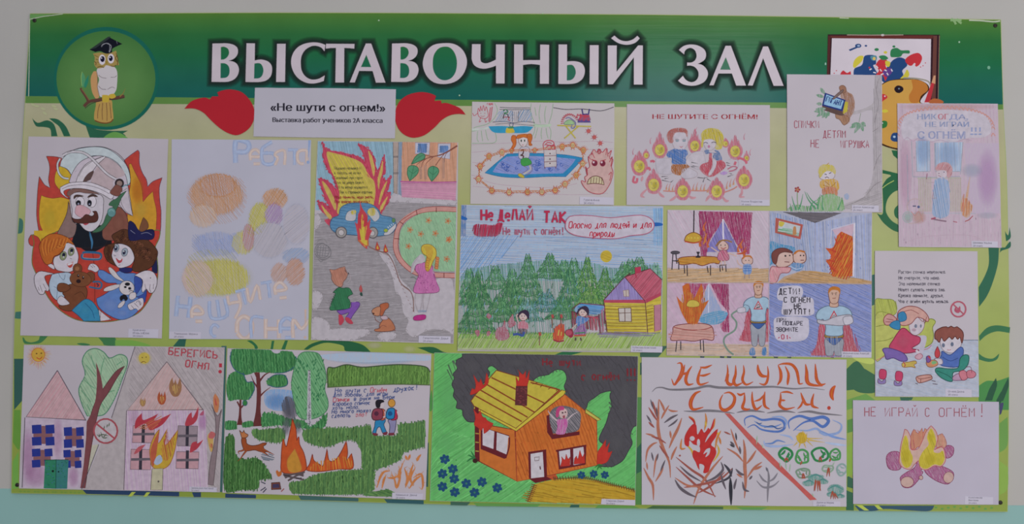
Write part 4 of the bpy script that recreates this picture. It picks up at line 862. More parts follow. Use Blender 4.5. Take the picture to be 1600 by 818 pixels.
El('2c3a34', 384, 317, 5, 9); El('2c3a34', 408, 316, 5, 9); St(RS, 4, '390 345 400 348'); St('4a2c2c', 9, '380 390 400 380 395 410 380 420 400 425 395 440'); Fl('3c8a44', '388 445 430 440 458 470 440 490 395 495 380 470', out='2c5a34'); St('8a5a48', 4, '435 395 470 400 485 380'); Fl('b0a03c', '362 555 380 550 405 570 400 580 370 572', out='7a6a2c')
part('drawn_cabinet', 'cabinet with a red bow on top')
Fl('b0a8aa', '545 382* 632 380* 635 500* 548 505*', out='6a3c4c'); St('6a3c4c', 4, '548 425 632 422'); St('6a3c4c', 4, '548 468 634 462'); St('6a3c4c', 6, '552 505 552 515'); St('6a3c4c', 6, '628 500 630 515')
for y in (408, 447, 477): El('4a2c34', 588, y, 5)
for s in ('545 380 540 340 560 318 590 315 615 330 620 380', '550 350 570 330 600 335', '555 370 580 350 600 360 590 378 570 375', '600 360 620 350 625 375 600 378', '560 345 600 350 620 340'): St(RS, 6, s)
part('drawn_sprite_ring', 'ring of orange fire sprites round the carpet')
ring = [(155, 428), (247, 400), (315, 388), (480, 385), (675, 360), (750, 350), (825, 385), (820, 480), (775, 562), (695, 625), (625, 668), (530, 680), (428, 680), (298, 682), (175, 670), (80, 590), (92, 500)]
for i, (x, y) in enumerate(ring):
    x2, y2 = ring[(i+1) % len(ring)]
    for d in (-5, 5): St('ac6a3c', 4, [(x, y+d), ((x+x2)/2, (y+y2)/2+d-4), (x2, y2+d)])
    for t in (.4, .6): St('ac6a3c', 3, [(x+(x2-x)*t-6, y+(y2-y)*t-10), (x+(x2-x)*t+6, y+(y2-y)*t+8)])
for i, (x, y) in enumerate(ring): part('drawn_fire_sprite'); sprite(x, y, 17 if i not in (2, 3) else 12, c=(OR, 'a8462c')[i > 9], body=('b48a5c', 'b49c74')[i % 2], f=-1 if 9 < i < 15 else 1)
part('drawn_ironing_board', 'washing line and yellow ironing board with an iron')
St('3c3844', 4, '612 82 700 95 820 92 950 105 1040 78'); St('aa9c3c', 8, '640 208 740 212 880 216'); St('aa9c3c', 8, '700 212 770 300'); St('aa9c3c', 8, '790 215 690 300')
Fl('8aa87c', '690 200 700 180 725 168 750 178 760 200', out='5a6a5c'); St('6a6a8c', 7, '700 160 720 152 745 165 770 190 760 225 740 225 745 205'); 
for k in range(13): a_ = math.pi*(1-k/14); x, y = 725+52*math.cos(a_), 195-55*math.sin(a_); St(RS, 4, [(x, y), (x+8*math.cos(a_), y-16*math.sin(a_)), (x+12, y-4)])
Fl('54447c', '785 165* 870 170* 878 188* 785 188*'); Fl('84506c', '812 130* 865 130* 878 170* 785 170*')
for i in range(18): x, y = 775+random.random()*100, 130+random.random()*45; St(RS, 4, [(x-6, y+6), (x, y-8), (x+6, y+5), (x-6, y-2)])
St('342c6c', 8, '815 92 822 128'); St('342c6c', 8, '868 92 862 128'); St('342c6c', 7, '818 130 865 128')
for x, y in ((862, 248), (903, 292), (945, 335)):
    El('ac5a54', x, y, 12, 12, out=RS)
    for k in range(7): a_ = k*.9; St(RS, 4, [(x+12*math.cos(a_), y+12*math.sin(a_)), (x+28*math.cos(a_+.15), y+26*math.sin(a_))], taper=1)
part('drawn_big_flame', 'big angry flame face')
Fl('b49490', '870 500 860 440 880 410 900 380 920 400 935 375 960 400 990 370 1000 410 1025 385 1010 440 1035 450 1025 500 1035 540 1025 590 1010 630 970 685 920 695 860 675 820 630 812 600 840 610 835 575 855 560 850 520', out='9c3c48', ow=5)
for s in ('855 530 840 500 850 560', '865 470 860 430 875 450', '885 420 885 400 905 440', '1010 470 1030 430 1020 500', '1005 560 1025 540 1012 600', '930 410 935 375 945 410', '985 420 992 372 1000 430'): St('9c3c48', 5, s)
El('6a2438', 905, 476, 20, 21, out='8a2c3c'); El('6a2438', 962, 478, 19, 21, out='8a2c3c'); El('c0a8b0', 898, 470, 7, 8); El('c0a8b0', 955, 470, 7, 8); St('9c3c48', 6, '880 450 920 462'); St('9c3c48', 6, '985 452 945 462'); 
Fl('b4a888', '850 625* 865 590 895 570 930 570 960 590 973 630* 910 620', out='5a2c2c', ow=5)
for x in (880, 900, 920, 940, 958): St('5a2c2c', 4, [(x, 578), (x-4, 622)])
St('9c3c48', 6, '925 388 935 410 950 395 942 378 928 380')
caption([(906, 307), (958.5, 308.5), (958.5, 320), (905.5, 319)], [(912, 313.6, 'Гурина Анна', 3.1), (912, 318.4, '2А класс', 3.1)])
# ------------------------------------------------------------------ 5: two children among flame sprites
sheet('drawing_sheet', 'landscape drawing of boy and yellow haired girl sitting in a ring of smiling flames', 'drawing', [(979.6, 162.5), (1203, 164), (1203, 321.4), (979, 320)])
frame(970, 155, 4.675)
part('stencil_lettering', 'dark red stencilled lettering'); PTfit('НЕ ШУТИТЕ С ОГНЁМ!', 232, 998, 143, 34, '8e3038', .004, .1)
for x in list(range(245, 990, 47)): St('aca5af', 4, [(x, 100), (x+1, 150)])
part('drawn_flames', 'pink and yellow flame sprites')
def fsp(x, y, r, h, face=True, c='ae6874'):
    Pc(c, [(x-r*1.25, y), (x-r*1.15, y-r*.8), (x-r*.75, y-r*1.5), (x-r*.6, y-h*.75, True), (x-r*.3, y-r*1.6), (x, y-h, True), (x+r*.35, y-r*1.6), (x+r*.6, y-h*.7, True), (x+r*.8, y-r*1.3), (x+r*1.2, y-r*.6), (x+r*1.25, y+r*.3), (x+r*.7, y+r*1.2), (x, y+r*1.4), (x-r*.8, y+r*1.1)], a=1)
    Ha('a05064', [(x-r*1.2, y+r*.2), (x-r*.7, y-r*1.3), (x, y-h*.95), (x+r*.7, y-r*1.2), (x+r*1.2, y+r*.2), (x, y+r*1.3)], 85, 6, 2.6)
    El('b4a858', x, y, r*.82, r*.95, out='a8844c'); Blob('a89c40', x+r*.2, y, r*.5, r*.6, .6)
    if face:
        for s in (-1, 1): El('54606c', x+s*r*.3, y-r*.15, 3, 4)
        St('6a5848', 3, [(x-r*.3, y+r*.45), (x, y+r*.55), (x+r*.3, y+r*.4)]); St('6a5848', 2.5, [(x-r*.5, y-r*.4), (x-r*.2, y-r*.35)]); St('6a5848', 2.5, [(x+r*.5, y-r*.4), (x+r*.2, y-r*.35)])
for x, y, r, h in ((185, 410, 20, 50), (765, 325, 20, 45), (918, 430, 18, 60), (285, 370, 44, 135), (540, 340, 40, 130), (835, 380, 44, 125), (135, 490, 48, 120), (900, 590, 48, 110), (240, 625, 48, 125), (452, 672, 47, 110), (700, 672, 47, 108)): part('drawn_flame_sprite'); fsp(x, y, r, h, r > 30)
part('drawn_flame_limbs'); 
for x, y in ((95, 380), (907, 270), (222, 300), (555, 225), (285, 255), (950, 385)): St('ac7080', 8, [(x-5, y+25), (x-8, y), (x+2, y-22)], taper=1)
for s in ('215 455 235 450 245 460', '100 560 90 600 115 605 120 575', '190 510 205 500 215 520', '850 440 870 430 905 445 920 470', '840 455 830 480'): St('b05c6c', 17, s)
for s in ('200 650 165 680 150 705 175 715', '270 670 295 700 320 715', '420 690 385 725 355 740', '490 700 520 720 550 715', '670 690 640 715 620 745', '735 700 765 740 790 740', '880 630 885 680 870 710 905 712', '160 560 150 600'): St('b08088', 19, s, taper=2)
part('drawn_burning_twigs', 'row of small flames')
for x, y, h in ((330, 660, 45), (350, 670, 60), (375, 665, 40), (525, 665, 50), (550, 665, 60), (580, 670, 50), (605, 665, 50), (630, 680, 40), (770, 655, 60), (795, 640, 60), (820, 625, 50)):
    St('b07468', 9, [(x, y), (x+4, y-h*.5), (x+14, y-h)], taper=1); St('b49c54', 6, [(x+6, y), (x+10, y-h*.4)], taper=1)
for s in ('310 668 380 672 400 668', '500 665 600 668 650 662', '755 680 820 655 850 635'): St('b0766c', 9, s)
part('drawn_boy', 'boy in a blue shirt and brown shorts')
Fl('aaa3ac', '255 435* 330 430 370 450 375 540 300 545 262 520', out='9a929c'); Fl('aca5ae', '440 520 470 500 520 510 560 540 540 570 470 580 440 560', out='94868c')
Fl('b0a8b0', '372 300 380 250 470 240 490 300 475 350 440 372 395 360', out='9a8a90'); Pc('9c5c54', '340 290 338 250 370 218 430 208 480 220 490 260 480 275 470 245 430 240 395 248 380 280 385 310 360 320', a=1); Ha('8a4a44', '342 290 345 240 400 215 485 230 470 245 400 245 375 310', 100, 6, 3)
for x in (412, 462): El('7a8690', x, 303, 13, 8); St('6a5a60', 3, [(x-15, 296), (x, 290), (x+14, 296)])
St('a85a68', 5, '430 345 442 350 452 344')
Pc('41689c', '335 400 370 370 400 360 440 372 475 368 490 400 472 425 474 470 380 475 372 430 345 425', a=1); Ha('3a5c94', '335 400 370 370 475 368 488 400 470 425 472 470 380 474 372 430', 30, 8, 4); Pc('9c6234', '372 480 420 475 500 478 498 498 450 510 438 552 400 550 372 530', a=1); Ha('84502c', '375 485 495 482 440 545 385 540', 60, 7, 4)
part('drawn_girl', 'yellow haired girl in a red skirt')
Fl('aea6ae', '600 380* 540 385 490 420 480 470 560 510 620 480', out='9a929c'); Fl('b0a8b0', '605 300 650 290 690 305 690 345 660 372 620 360', out='9a8a90')
Pc('b0a23c', '590 300 588 250 620 218 670 210 720 225 750 270 748 330 730 365 690 360 698 310 660 290 610 300 598 350 585 340', a=1); Ha('9c8c30', '590 290 620 222 680 215 745 270 740 340 700 330 660 285 600 296', 75, 7, 4)
St('4a4450', 5, '605 320 620 314 635 322'); St('4a4450', 5, '662 318 678 312 695 318'); El('a8708c', 643, 345, 9, 11)
Pc('41608c', '610 375 640 368 650 388 700 390 680 372 715 380 740 440 700 445 672 420 680 395 635 398 620 400', a=1); Pc('aa4854', '645 400 665 395 668 440 700 450 740 445 765 490 720 530 670 565 620 555 575 510 590 475 640 455', a=1); Ha('983848', '650 400 664 400 668 445 755 460 760 500 670 560 580 510 600 470 640 455', 60, 7, 3.5)
Fl('aea6ae', '668 430* 698 450 690 500 655 555 640 545 668 490', out='9a8a90'); St('9a90a0', 3, '790 440 840 430 860 470 840 520 780 530'); St('a05c6c', 8, '780 510 820 490 850 500 820 520 790 525'); Pc('9c7ab0', '725 540 760 525 780 540 750 552', a=1)
part('drawn_matches', 'scattered burnt matches')
for s in ('298 565 345 562', '320 580 350 575', '300 590 365 605', '365 605 385 590', '515 460 565 470', '525 485 570 495', '515 490 545 500', '560 570 610 575 640 565', '600 605 615 565', '630 580 660 600', '770 462 800 470', '775 480 805 488', '780 565 825 550', '810 545 790 540'): St('4c484e', 6, s, taper=1)
caption([(1156.5, 311.5), (1202, 312), (1202, 321.3), (1156.5, 321)], [(1158, 315.8, 'Волков Владислав', 2.9), (1158, 320.4, '2А класс', 2.9)])
# ------------------------------------------------------------------ 6: matches are no toy
sheet('drawing_sheet', 'portrait drawing of a tree with a bird holding blue matchbox above a sitting blond boy', 'drawing', [(1229.5, 116), (1378, 117), (1378.6, 331.5), (1230, 330.5)], y=-.0016)
frame(1220, 105, 3.481)
part('drawn_tree', 'grey pencil tree trunk with a branch')
Fl('9f989c', '512 42* 548 42* 550 786* 345 770* 345 745 400 725 450 705 485 650 500 580 503 480 500 390 498 300 500 240 470 235 430 250 390 258 350 260 350 248 400 238 450 225 490 205 505 180 508 100'); Ha('8a8388', '512 42* 548 42* 550 700* 500 720 440 725 485 650 500 580 503 400 500 240 508 100', 88, 7, 2.6, sm=False, jit=2)
Ha('8f898c', '350 750 430 715 500 640 548 700 548 780 350 770', -20, 10, 3)
for s in ('535 60 520 120 530 200 510 300', '500 350 530 330', '505 560 525 500 545 470', '470 690 510 640 548 620', '400 735 460 705'): St('7c7478', 3, s)
part('drawn_bird', 'brown bird gripping the matchbox')
Pc('8f6a54', '345 115 365 135 390 150 402 190 398 240 380 270 372 300 350 312 330 300 325 260 335 200 325 150', a=1); Fl('93705a', '300 250 330 255 360 265 372 285 345 315 320 285 300 275', out='6a4c3c'); Ha('7a5644', '345 130 395 170 395 240 350 300 330 260 340 180', 75, 7, 3); Fl('8a6450', '318 108 335 98 352 108 355 130 340 140 325 132', out='6a4c3c')
part('drawn_matchbox', 'blue labelled matchbox')
Fl('54403c', '224 208* 330 235* 345 258* 320 262 228 232*'); Fl('a89c38', '348 185* 366 190* 362 240* 338 255*'); Fl('20306c', '240 138* 352 178* 336 240* 224 208*', False); Fl('7fa4c0', '248 148* 342 182* 328 228* 234 202*', False)
HF('ГИГАНТ', 244, 334, 186, 28, '20306c', 5, rot=17, jit=.1); Fl('705c58', '285 165 330 125 340 130 292 172', out='4a3c38')
part('drawn_leaves', 'green leaf sprigs')
for s in ('238 145 215 112', '235 162 192 150', '225 200 195 198', '240 240 180 240', '240 240 195 268', '245 245 225 275', '250 245 245 278', '255 240 262 265', '245 225 190 228', '430 305 375 330', '430 308 400 358', '432 308 412 345', '435 308 448 348', '435 306 462 320', '430 305 385 312', '435 303 460 308'): St('5c8468', 19, s, taper=2, mat=1)
St('7c8478', 3, '435 250 425 300')
part('drawn_lettering', 'thin dark red lettering')
LR = '8c3c4c'
HF('СПИЧКИ', 74, 214, 330, 38, LR, 4); HF('ДЕТЯМ', 230, 360, 383, 38, LR, 4); HF('НЕ', 164, 216, 436, 42, LR, 4); HF('ИГРУШКА', 326, 486, 437, 38, LR, 4)
part('drawn_boy', 'sad blond boy in an orange sweater')
Fl('b6aeb6', '210 580 250 560 292 578 285 605 250 612 215 605', out='8a7a6c'); Pc('b0a13e', '208 585 203 560 220 532 250 528 285 535 298 560 295 582 270 565 240 570 215 600', a=1); St('a07c34', 4, '250 530 262 520'); St('4a4650', 4, '238 580 250 584'); St('4a4650', 4, '262 578 274 572'); St('5a4650', 4, '240 602 250 596 262 602')
Pc('b48c34', '210 640 220 615 250 608 300 610 318 640 310 670 280 665 250 655 225 660', a=1); St('8a5c2c', 3, '230 640 270 650 300 625'); St('8a5c2c', 3, '240 620 265 640'); Pc('ac7048', '230 655 300 655 302 705 235 705', a=1); Ha('9c5c3c', '232 658 298 656 300 702 236 702', 85, 8, 3)
part('drawn_grass', 'green grass with a red flower')
Ha('5c8c58', '45 780 90 750 180 760 210 710 260 692 320 705 340 740 320 778', 80, 7, 5, jit=8); Pc('6f9a60', '205 775 205 720 250 690 310 700 335 740 330 778', a=.9)
for s in ('130 675 150 720 190 770', '140 680 165 720 200 750', '200 720 170 740 160 775', '215 690 205 740 200 770', '60 700 70 740 85 775', '120 690 110 740 95 775', '50 740 60 770 60 780', '230 690 225 750 230 775', '330 720 320 750 310 775'): St('4c8460', 10, s, taper=-1)
St('6a8a5c', 4, '90 675 90 720 95 770')
for k in range(5): El('8a3c3c', 90+11*math.cos(k*1.26), 665+11*math.sin(k*1.26), 6)
El('b0703c', 90, 665, 5); Pc('8494b0', '345 695 360 685 372 700 365 718 350 715', a=1)
caption([(1331, 320), (1373, 321), (1373, 330.8), (1331, 330.3)], [(1332.5, 324.6, 'Долгих Александр', 2.9), (1332.5, 329.2, '2А класс', 2.9)])
# ------------------------------------------------------------------ 7: never play with fire, pale
sheet('drawing_sheet', 'portrait pale pink drawing of a child at a window with matches, cloud of lettering above', 'drawing', [(1402, 161.3), (1559, 162), (1563, 300), (1565, 386.8), (1404.4, 385.3)], y=-.0016, mat=pmat('aea2ae'))
frame(1390, 150, 3.272)
part('pink_shading', 'pink pencil shading'); 
Fl('ae98a6', '42 40* 552 42* 572 770* 48 766*', False, mat=1, a=.8); Ha('ac98a6', '42 40* 552 42* 572 770* 48 766*', 88, 16, 7, sm=False, jit=0, var=.03, seg=200); Fl('a890ac', '380 240* 560 240* 568 600* 430 600* 400 480*', False, mat=1, a=.6); Blob('a884ac', 500, 420, 60, 160, .45); Blob('b496a8', 80, 400, 36, 200, .5); Blob('b49490', 300, 55, 280, 22, .4)
for i in range(34):
    t = i/33*math.pi; x, y = 285-245*math.cos(t), 200-140*math.sin(t)**.6; St('b08078', 5, [(x-10, y+6), (x-2, y-10), (x+10, y+4)])
Fl('aea6b0', '85 100 150 80 300 70 450 85 505 120 520 180 480 210 400 215 340 235 250 240 150 215 80 225 60 180 65 130')
St('a08a9c', 3, '70 230 90 212 120 230 150 215 200 235 260 225 320 240 380 220 420 228')
part('drawn_lettering', 'blue grey and red block lettering')
PTfit('НИК', 142, 240, 119, 28, '727ea0', .004, mat=1); PTfit('ОГ', 248, 300, 119, 28, 'a45c68', .004, mat=1); PTfit('ДА,', 306, 400, 119, 26, '747ea4', .004, mat=1)
PTfit('НЕ ИГРАЙ', 182, 405, 157, 26, '727ea0', .004, mat=1); PTfit('С ОГНЁМ', 144, 385, 218, 38, '7880a4', .004, mat=1)
for x in (420, 440, 462): St('8088a8', 8, [(x, 160), (x, 182)]); El('8088a8', x, 195, 9, 4)
part('drawn_window', 'pale blue window over a radiator')
Fl('98a4b8', '135 230* 205 230* 205 382* 138 385*', False, mat=1, a=.9); Fl('98a4b8', '232 240* 372 235* 362 385* 235 380*', False, mat=1, a=.9); Ha('90a2b8', '135 230* 205 230* 205 382* 138 385*', 88, 9, 6, sm=False); Ha('90a2b8', '232 240* 372 235* 362 385* 235 380*', 88, 9, 6, sm=False); Blob('8498b4', 170, 280, 40, 90, .5); Blob('8498b4', 300, 300, 70, 80, .4)
for s in ('112 230 118 410', '135 235 138 385', '205 235 208 385', '230 240 232 380', '375 235 362 400', '118 412 250 415 360 410', '135 385 205 385', '90 300 95 560', '232 385 360 385'): St('8a909c', 3, s, sm=False)
for i in range(26):
    x = 150+i*8.5
    if not 215 < x < 300: St('9c9a80', 3, [(x, 415), (x+1, 590)], sm=False)
St('9aa08c', 3, '140 420 360 418'); St('9aa0a8', 3, '100 600 250 598 440 600'); St('a894a0', 3, '100 740 200 715 400 710 480 740')
part('drawn_child', 'child with reddish hair in pale blue clothes')
Pc('a87c80', '232 370 250 345 290 338 318 360 318 400 300 420 285 400 270 380 245 385', a=1); Ha('a06c70', '235 370 270 345 315 365 315 400 290 405 270 378', 120, 7, 3.5); Fl('b0a4ac', '240 385 285 380 292 405 270 425 245 420'); El('54506a', 278, 388, 3); St('8a5a6c', 3, '248 405 262 412'); El('6a5060', 252, 395, 2.5)
Pc('8a9ab4', '230 430 270 425 300 435 305 500 300 610 222 610 225 520', a=1); Ha('7a90b0', '232 435 300 435 298 605 225 605', 80, 8, 4); St('7a6270', 7, '215 625 240 632 290 640'); St('944c60', 8, '212 628 235 622'); St('a09098', 4, '230 440 190 440 190 400'); St('8a5c70', 4, '192 395 188 425'); St('94848c', 3, '225 490 220 520 240 520')
part('drawn_toy_bear', 'small toy and a ball')
St('a89494', 4, '100 600 90 560 110 530 150 528 165 560 170 600 150 640 100 650 90 620'); El(None, 92, 618, 25, 28, out='90a0a0'); Blob('94aca4', 92, 618, 26, 28, .6); Blob('b49488', 150, 620, 40, 36, .6); St('54546c', 6, '118 562 135 562'); El('4c5478', 148, 566, 7); St('a87c78', 4, '110 590 130 610 150 590 170 640')
part('drawn_flames', 'thin orange flames')
Pc('b08a6c', '370 600 362 560 378 500 385 520 410 410 408 460 400 530 425 560 418 590 400 620 375 612', a=1); Ha('b06c48', '372 600 366 560 390 520 420 560 410 600 385 612', 95, 8, 4); St('94403c', 4, '385 640 405 632 425 612'); St('a05a5c', 3, '372 590 380 500'); St('94505c', 4, '325 640 345 645'); Blob('8ca0ac', 420, 380, 60, 40, .35); Blob('98a4b0', 500, 610, 60, 20, .35)
caption([(1518, 376), (1559, 377), (1559, 386.3), (1518, 385.8)], [(1520, 380.3, 'Шкляева Ульяна', 2.9), (1520, 385, '2А класс', 2.9)], '343240')
# ------------------------------------------------------------------ 8: forest clearing
sheet('drawing_sheet', 'landscape pencil drawing of green fir forest, campfires and a yellow log house', 'drawing', [(720.7, 319.8), (1036.4, 321.6), (1034, 550.5), (714.6, 547.8)])
frame(710, 310, 3.272)
part('drawn_sky', 'blue pencil sky'); 
Fl('9ca6b6', '35 34* 1068 40* 1064 420* 30 420*', False, mat=1, a=1); Ha('8ca2bc', '35 34* 1068 40* 1064 190* 34 190*', 1, 5, 2.4, sm=False, jit=0, seg=200); Ha('7f9abc', '33 190* 1064 190* 1062 420* 28 420*', 2, 6, 3, sm=False, jit=0, seg=140); Ha('6a8cb6', '32 190* 330 190* 250 300 30 420*', -55, 9, 4, sm=False, jit=0); Ha('6a94bc', '1015 50* 1065 50* 1062 240* 1015 240*', 88, 5, 4, sm=False)
Fl('3c6a9c', '32 34* 62 34* 58 192* 28 192*', False, mat=1, a=.9); Fl('24589c', '30 85 45 90 65 100 60 110 30 104'); Fl('24589c', '1015 125 1040 122 1064 128 1062 138 1030 142 1012 140')
El('b09c3c', 776, 295, 30, 31); Ha('a88c30', '748 295 776 266 804 295 776 325', 20, 6, 3)
part('drawn_far_forest', 'pale green pencil forest behind the firs')
Ha('5c8478', '35 400 150 350 330 330 430 320 560 320 700 330 820 360 1000 340 1062 380 1060 560 780 640 560 690 30 690', 85, 6, 4, jit=6)
def fir(x, y, w, h, n, c='3a6a48', c2='5c8c60'):
    w *= 1.35; y += h*.06
    Ha(c2, [(x, y, True), (x+w*.5, y+h, True), (x-w*.5, y+h, True)], 80, 7, 4.5, sm=False, jit=3)
    for k in range(n):
        yy = y+h*k/n; y2 = y+h*(k+1)/n; ww = w*.5*(k+1.1)/n
        St(c, 4, [(x-ww*.35, yy), (x-ww, y2), (x-ww*.5, y2-6), (x, y2+4), (x+ww*.5, y2-6), (x+ww, y2), (x+ww*.35, yy)], sm=False)
        m = int(ww/6)+2
        for i in range(m): t = -1+2*(i+.5)/m; St((c, '2c5a44', '4c7c50')[i % 3], 4.5, [(x+ww*t*.8+4, y2-h/n*.65), (x+ww*t, y2-2)], taper=2)
for f_ in ((75, 345, 90, 150, 3), (125, 355, 90, 150, 3), (210, 335, 110, 120, 3), (295, 350, 100, 130, 3), (560, 305, 90, 100, 3, '3c7050'), (610, 295, 90, 120, 3), (870, 315, 110, 110, 3), (900, 300, 90, 110, 3), (945, 290, 110, 110, 3), (1030, 320, 70, 100, 3, '6a9480', '84a898'), (375, 265, 150, 260, 6), (488, 270, 130, 130, 4), (680, 283, 130, 230, 6, '3c6c38', '6a9454'), (770, 345, 120, 180, 5, '3c6c38', '6a9454'), (590, 350, 130, 200, 5, '3c7058'), (110, 385, 140, 150, 4), (290, 400, 130, 180, 4), (470, 470, 160, 100, 3, '3c7068', '6a94a0'), (560, 500, 150, 110, 3, '3c7050'), (690, 430, 120, 120, 3, '4c7c3c', '7a9c5c'), (230, 480, 160, 140, 4), (110, 470, 160, 200, 5), (370, 500, 130, 120, 3, '4c7c6c', '7a9ca0')): part('drawn_fir_tree'); fir(*f_)
part('drawn_undergrowth', 'loose green strokes below the firs')
for _ in range(120): x, y = random.uniform(40, 740), random.uniform(430, 660); St(('3a6a50', '4c7c5c', '6c94a4')[_ % 3], 4, [(x, y), (x-random.uniform(3, 14), y+random.uniform(14, 34))], taper=2)
part('drawn_meadow', 'light green meadow')
Fl('9ca480', '20 695* 1058 690* 1058 780* 16 772*', False); Ha('7f9c48', '20 690* 1060 680* 1058 765* 16 762*', -58, 7, 5, sm=False, jit=0); Ha('5c8c48', '20 665* 560 690* 560 712* 20 712*', -70, 9, 4, sm=False, jit=6)
part('drawn_lettering', 'dark red heading letters'); DR = 'a42c48'
HF('Не', 138, 208, 110, 54, DR, 11, jit=.15); HF('ДеЛАЙ', 225, 412, 110, 54, DR, 10, jit=.15); HF('ТАК', 458, 582, 122, 56, DR, 11, rot=1, jit=.15)
Ha(DR, '98 138 150 134 200 138 220 128 246 128 232 180 200 192 110 188', 100, 5, 5, jit=4)
HF('Не шути с огнём!', 250, 562, 184, 38, 'a0445c', 4.5, jit=.2); 
Fl('b0a8b4', '590 92 700 88 800 98 950 85 1010 110 1018 150 980 180 900 190 820 205 700 200 610 185 568 150', out='a0546c', ow=4)
HF('Опасно для людей и для', 584, 1010, 152, 32, 'a42c40', 5.2, slant=.15, rot=-.4, sm=True); HF('природы', 692, 822, 194, 30, 'a42c40', 5.2, slant=.15, sm=True)
part('drawn_house', 'yellow log house with a red roof')
Fl('b0a250', '765 530* 975 528* 985 690* 780 680*', False); Ha('b09c30', '768 532* 972 530* 982 688* 782 678*', 2, 7, 5, sm=False, jit=0)
for y in range(548, 690, 17): St('7a5c34', 3, [(770, y), (860+random.uniform(-20, 20), y+3), (980, y+2)])
Fl('b0a250', '975 528* 1056 478* 1056 680* 990 690*', False); Ha('b09c30', '978 530* 1054 482* 1054 678* 990 686*', -10, 7, 5, sm=False)
for y in range(550, 680, 17): St('7a5c34', 3, [(982, y), (1015, y-8)])
Fl('a47080', '1020 545* 1054 540* 1054 670* 1022 680*', False, out='6a3c44'); Fl('8c80ac', '765 520* 870 402* 975 520*', False); Ha('7c6ca0', '768 518* 870 406* 972 518*', 86, 7, 4, sm=False)
Fl('a85c6c', '872 400* 1000 358* 1060 415* 1056 478* 978 528*', False); Ha('a04458', '876 402* 1000 362* 1058 416* 1054 476* 980 520*', -50, 7, 4, sm=False); Fl('a04054', '762 518* 975 516* 978 534* 765 532*', False); Fl('a04054', '978 516* 1056 478* 1056 496* 978 535*', False)
for s in ('762 520 870 402 975 525', '872 400 1000 358 1060 415', '870 402 900 380', '765 532 780 680', '975 528 988 692'): St('5a2c34', 4, s, sm=False)
Fl('a0344c', '922 352* 952 348* 954 378* 924 385*', False); St('a0344c', 7, '925 385 930 405'); Fl('b0a8a4', '838 560* 902 558* 905 628* 842 628*', False, out='5a3c34', ow=5); St('5a3c34', 4, '870 560 872 628'); St('5a3c34', 3, '838 585 903 583'); Fl('b0a4a0', '862 470* 890 466* 892 500* 866 500*', False, out='8a7060'); St('8a7060', 3, '877 468 878 500')
Ha('8478a0', '760 685 1000 680 1005 700 760 708', 2, 6, 4)
part('drawn_fence', 'plank shed and red fence')
Fl('7a94b0', '640 540 760 545 740 590 620 580'); Ha('3c74a4', '645 540 758 548 735 588 640 575', 8, 6, 5); Ha('a04c5c', '605 580 690 610 735 600 735 668 680 665 605 640', 85, 9, 5); Ha('a05c6c', '742 590 768 560 770 660 745 690', 85, 9, 4)
for s in ('600 565 640 535 765 545', '600 575 605 660', '740 590 745 690', '768 545 768 640', '680 612 740 600', '600 575 680 612 682 668'): St('6a2c40', 4, s, sm=False)
part('drawn_campfires', 'red pencil campfires')
for s in ('220 720 208 690 225 660 245 655 255 625* 262 655 280 690 275 715 245 725', '275 650 280 620 300 590* 305 620 312 640 290 658', '165 600 175 588 188 600 178 615', '110 690 108 675 125 672 130 690 120 705', '165 695 170 678 182 680 178 700'): Ha('9c2c44', s, 85, 6, 6); Fl('8c2840', s, mat=1, a=.8)
part('drawn_campfire'); Fl('b05c3c', '510 720 512 670 530 650 550 638* 562 660 560 700 548 722'); Ha('a83c34', '508 722 510 665 550 638 565 665 555 722', 85, 8, 4); St('b0a04c', 6, '530 700 535 670'); St('b0a04c', 5, '545 700 548 680'); St('8c2840', 7, '505 720 530 730 560 725'); Fl('8c2840', '570 680 600 665 608 700 590 710')
for x, y in ((500, 600), (545, 600), (435, 690)): part('drawn_mushroom'); St('9c4444', 12, [(x, y-8), (x+4, y+10)]); St('7a5a4c', 5, [(x, y+12), (x, y+60)])
part('drawn_children', 'two dark haired children by the campfires')
for dx, dy, k in ((0, 0, 0), (305, -20, 1)):
    part('drawn_child_head')
    El('b8a4a0', 352+dx, 600+dy, 22, 24, out='7a4c44', ow=3); Fl('34283c', [(340+dx, 575+dy), (365+dx, 568+dy), (382+dx, 585+dy), (380+dx, 620+dy), (368+dx, 600+dy), (345+dx, 585+dy), (318+dx, 615+dy), (325+dx, 590+dy)])
    El('34283c', 345+dx, 600+dy, 2.5); El('34283c', 358+dx, 600+dy, 2.5); St('9c3c44', 3, [(345+dx, 612+dy), (355+dx, 612+dy)])
part('drawn_child_body'); Pc('ac6070', '325 635 355 625 375 640 372 668 330 668', a=1); Pc('4c3c44', '330 665 370 668 365 690 340 690', a=1); St('3c5088', 12, '300 695 325 692 350 700 355 680'); St('b09a94', 7, '330 640 318 600 325 590')
part('drawn_child_body'); Pc('3c6ca4', '628 600 670 608 690 615 660 640 640 660 622 640', a=1); Pc('744880', '630 655 660 640 672 690 610 695', a=1); St('a84c3c', 8, '612 700 672 698'); St('3c7a4c', 6, '615 688 668 684'); St('4c3c40', 7, '620 710 618 725'); St('4c3c40', 7, '645 710 648 726'); El('a04858', 585, 685, 18, 16, out='7a2c3c'); St('a04858', 7, '680 600 735 612'); St('b09a94', 7, '625 640 600 665')
caption([(986, 539.5), (1035, 540.8), (1034, 550.3), (985.5, 549.3)], [(988, 543.6, 'Кубасова Анастасия', 2.9), (988, 548, '2А класс', 2.9)])
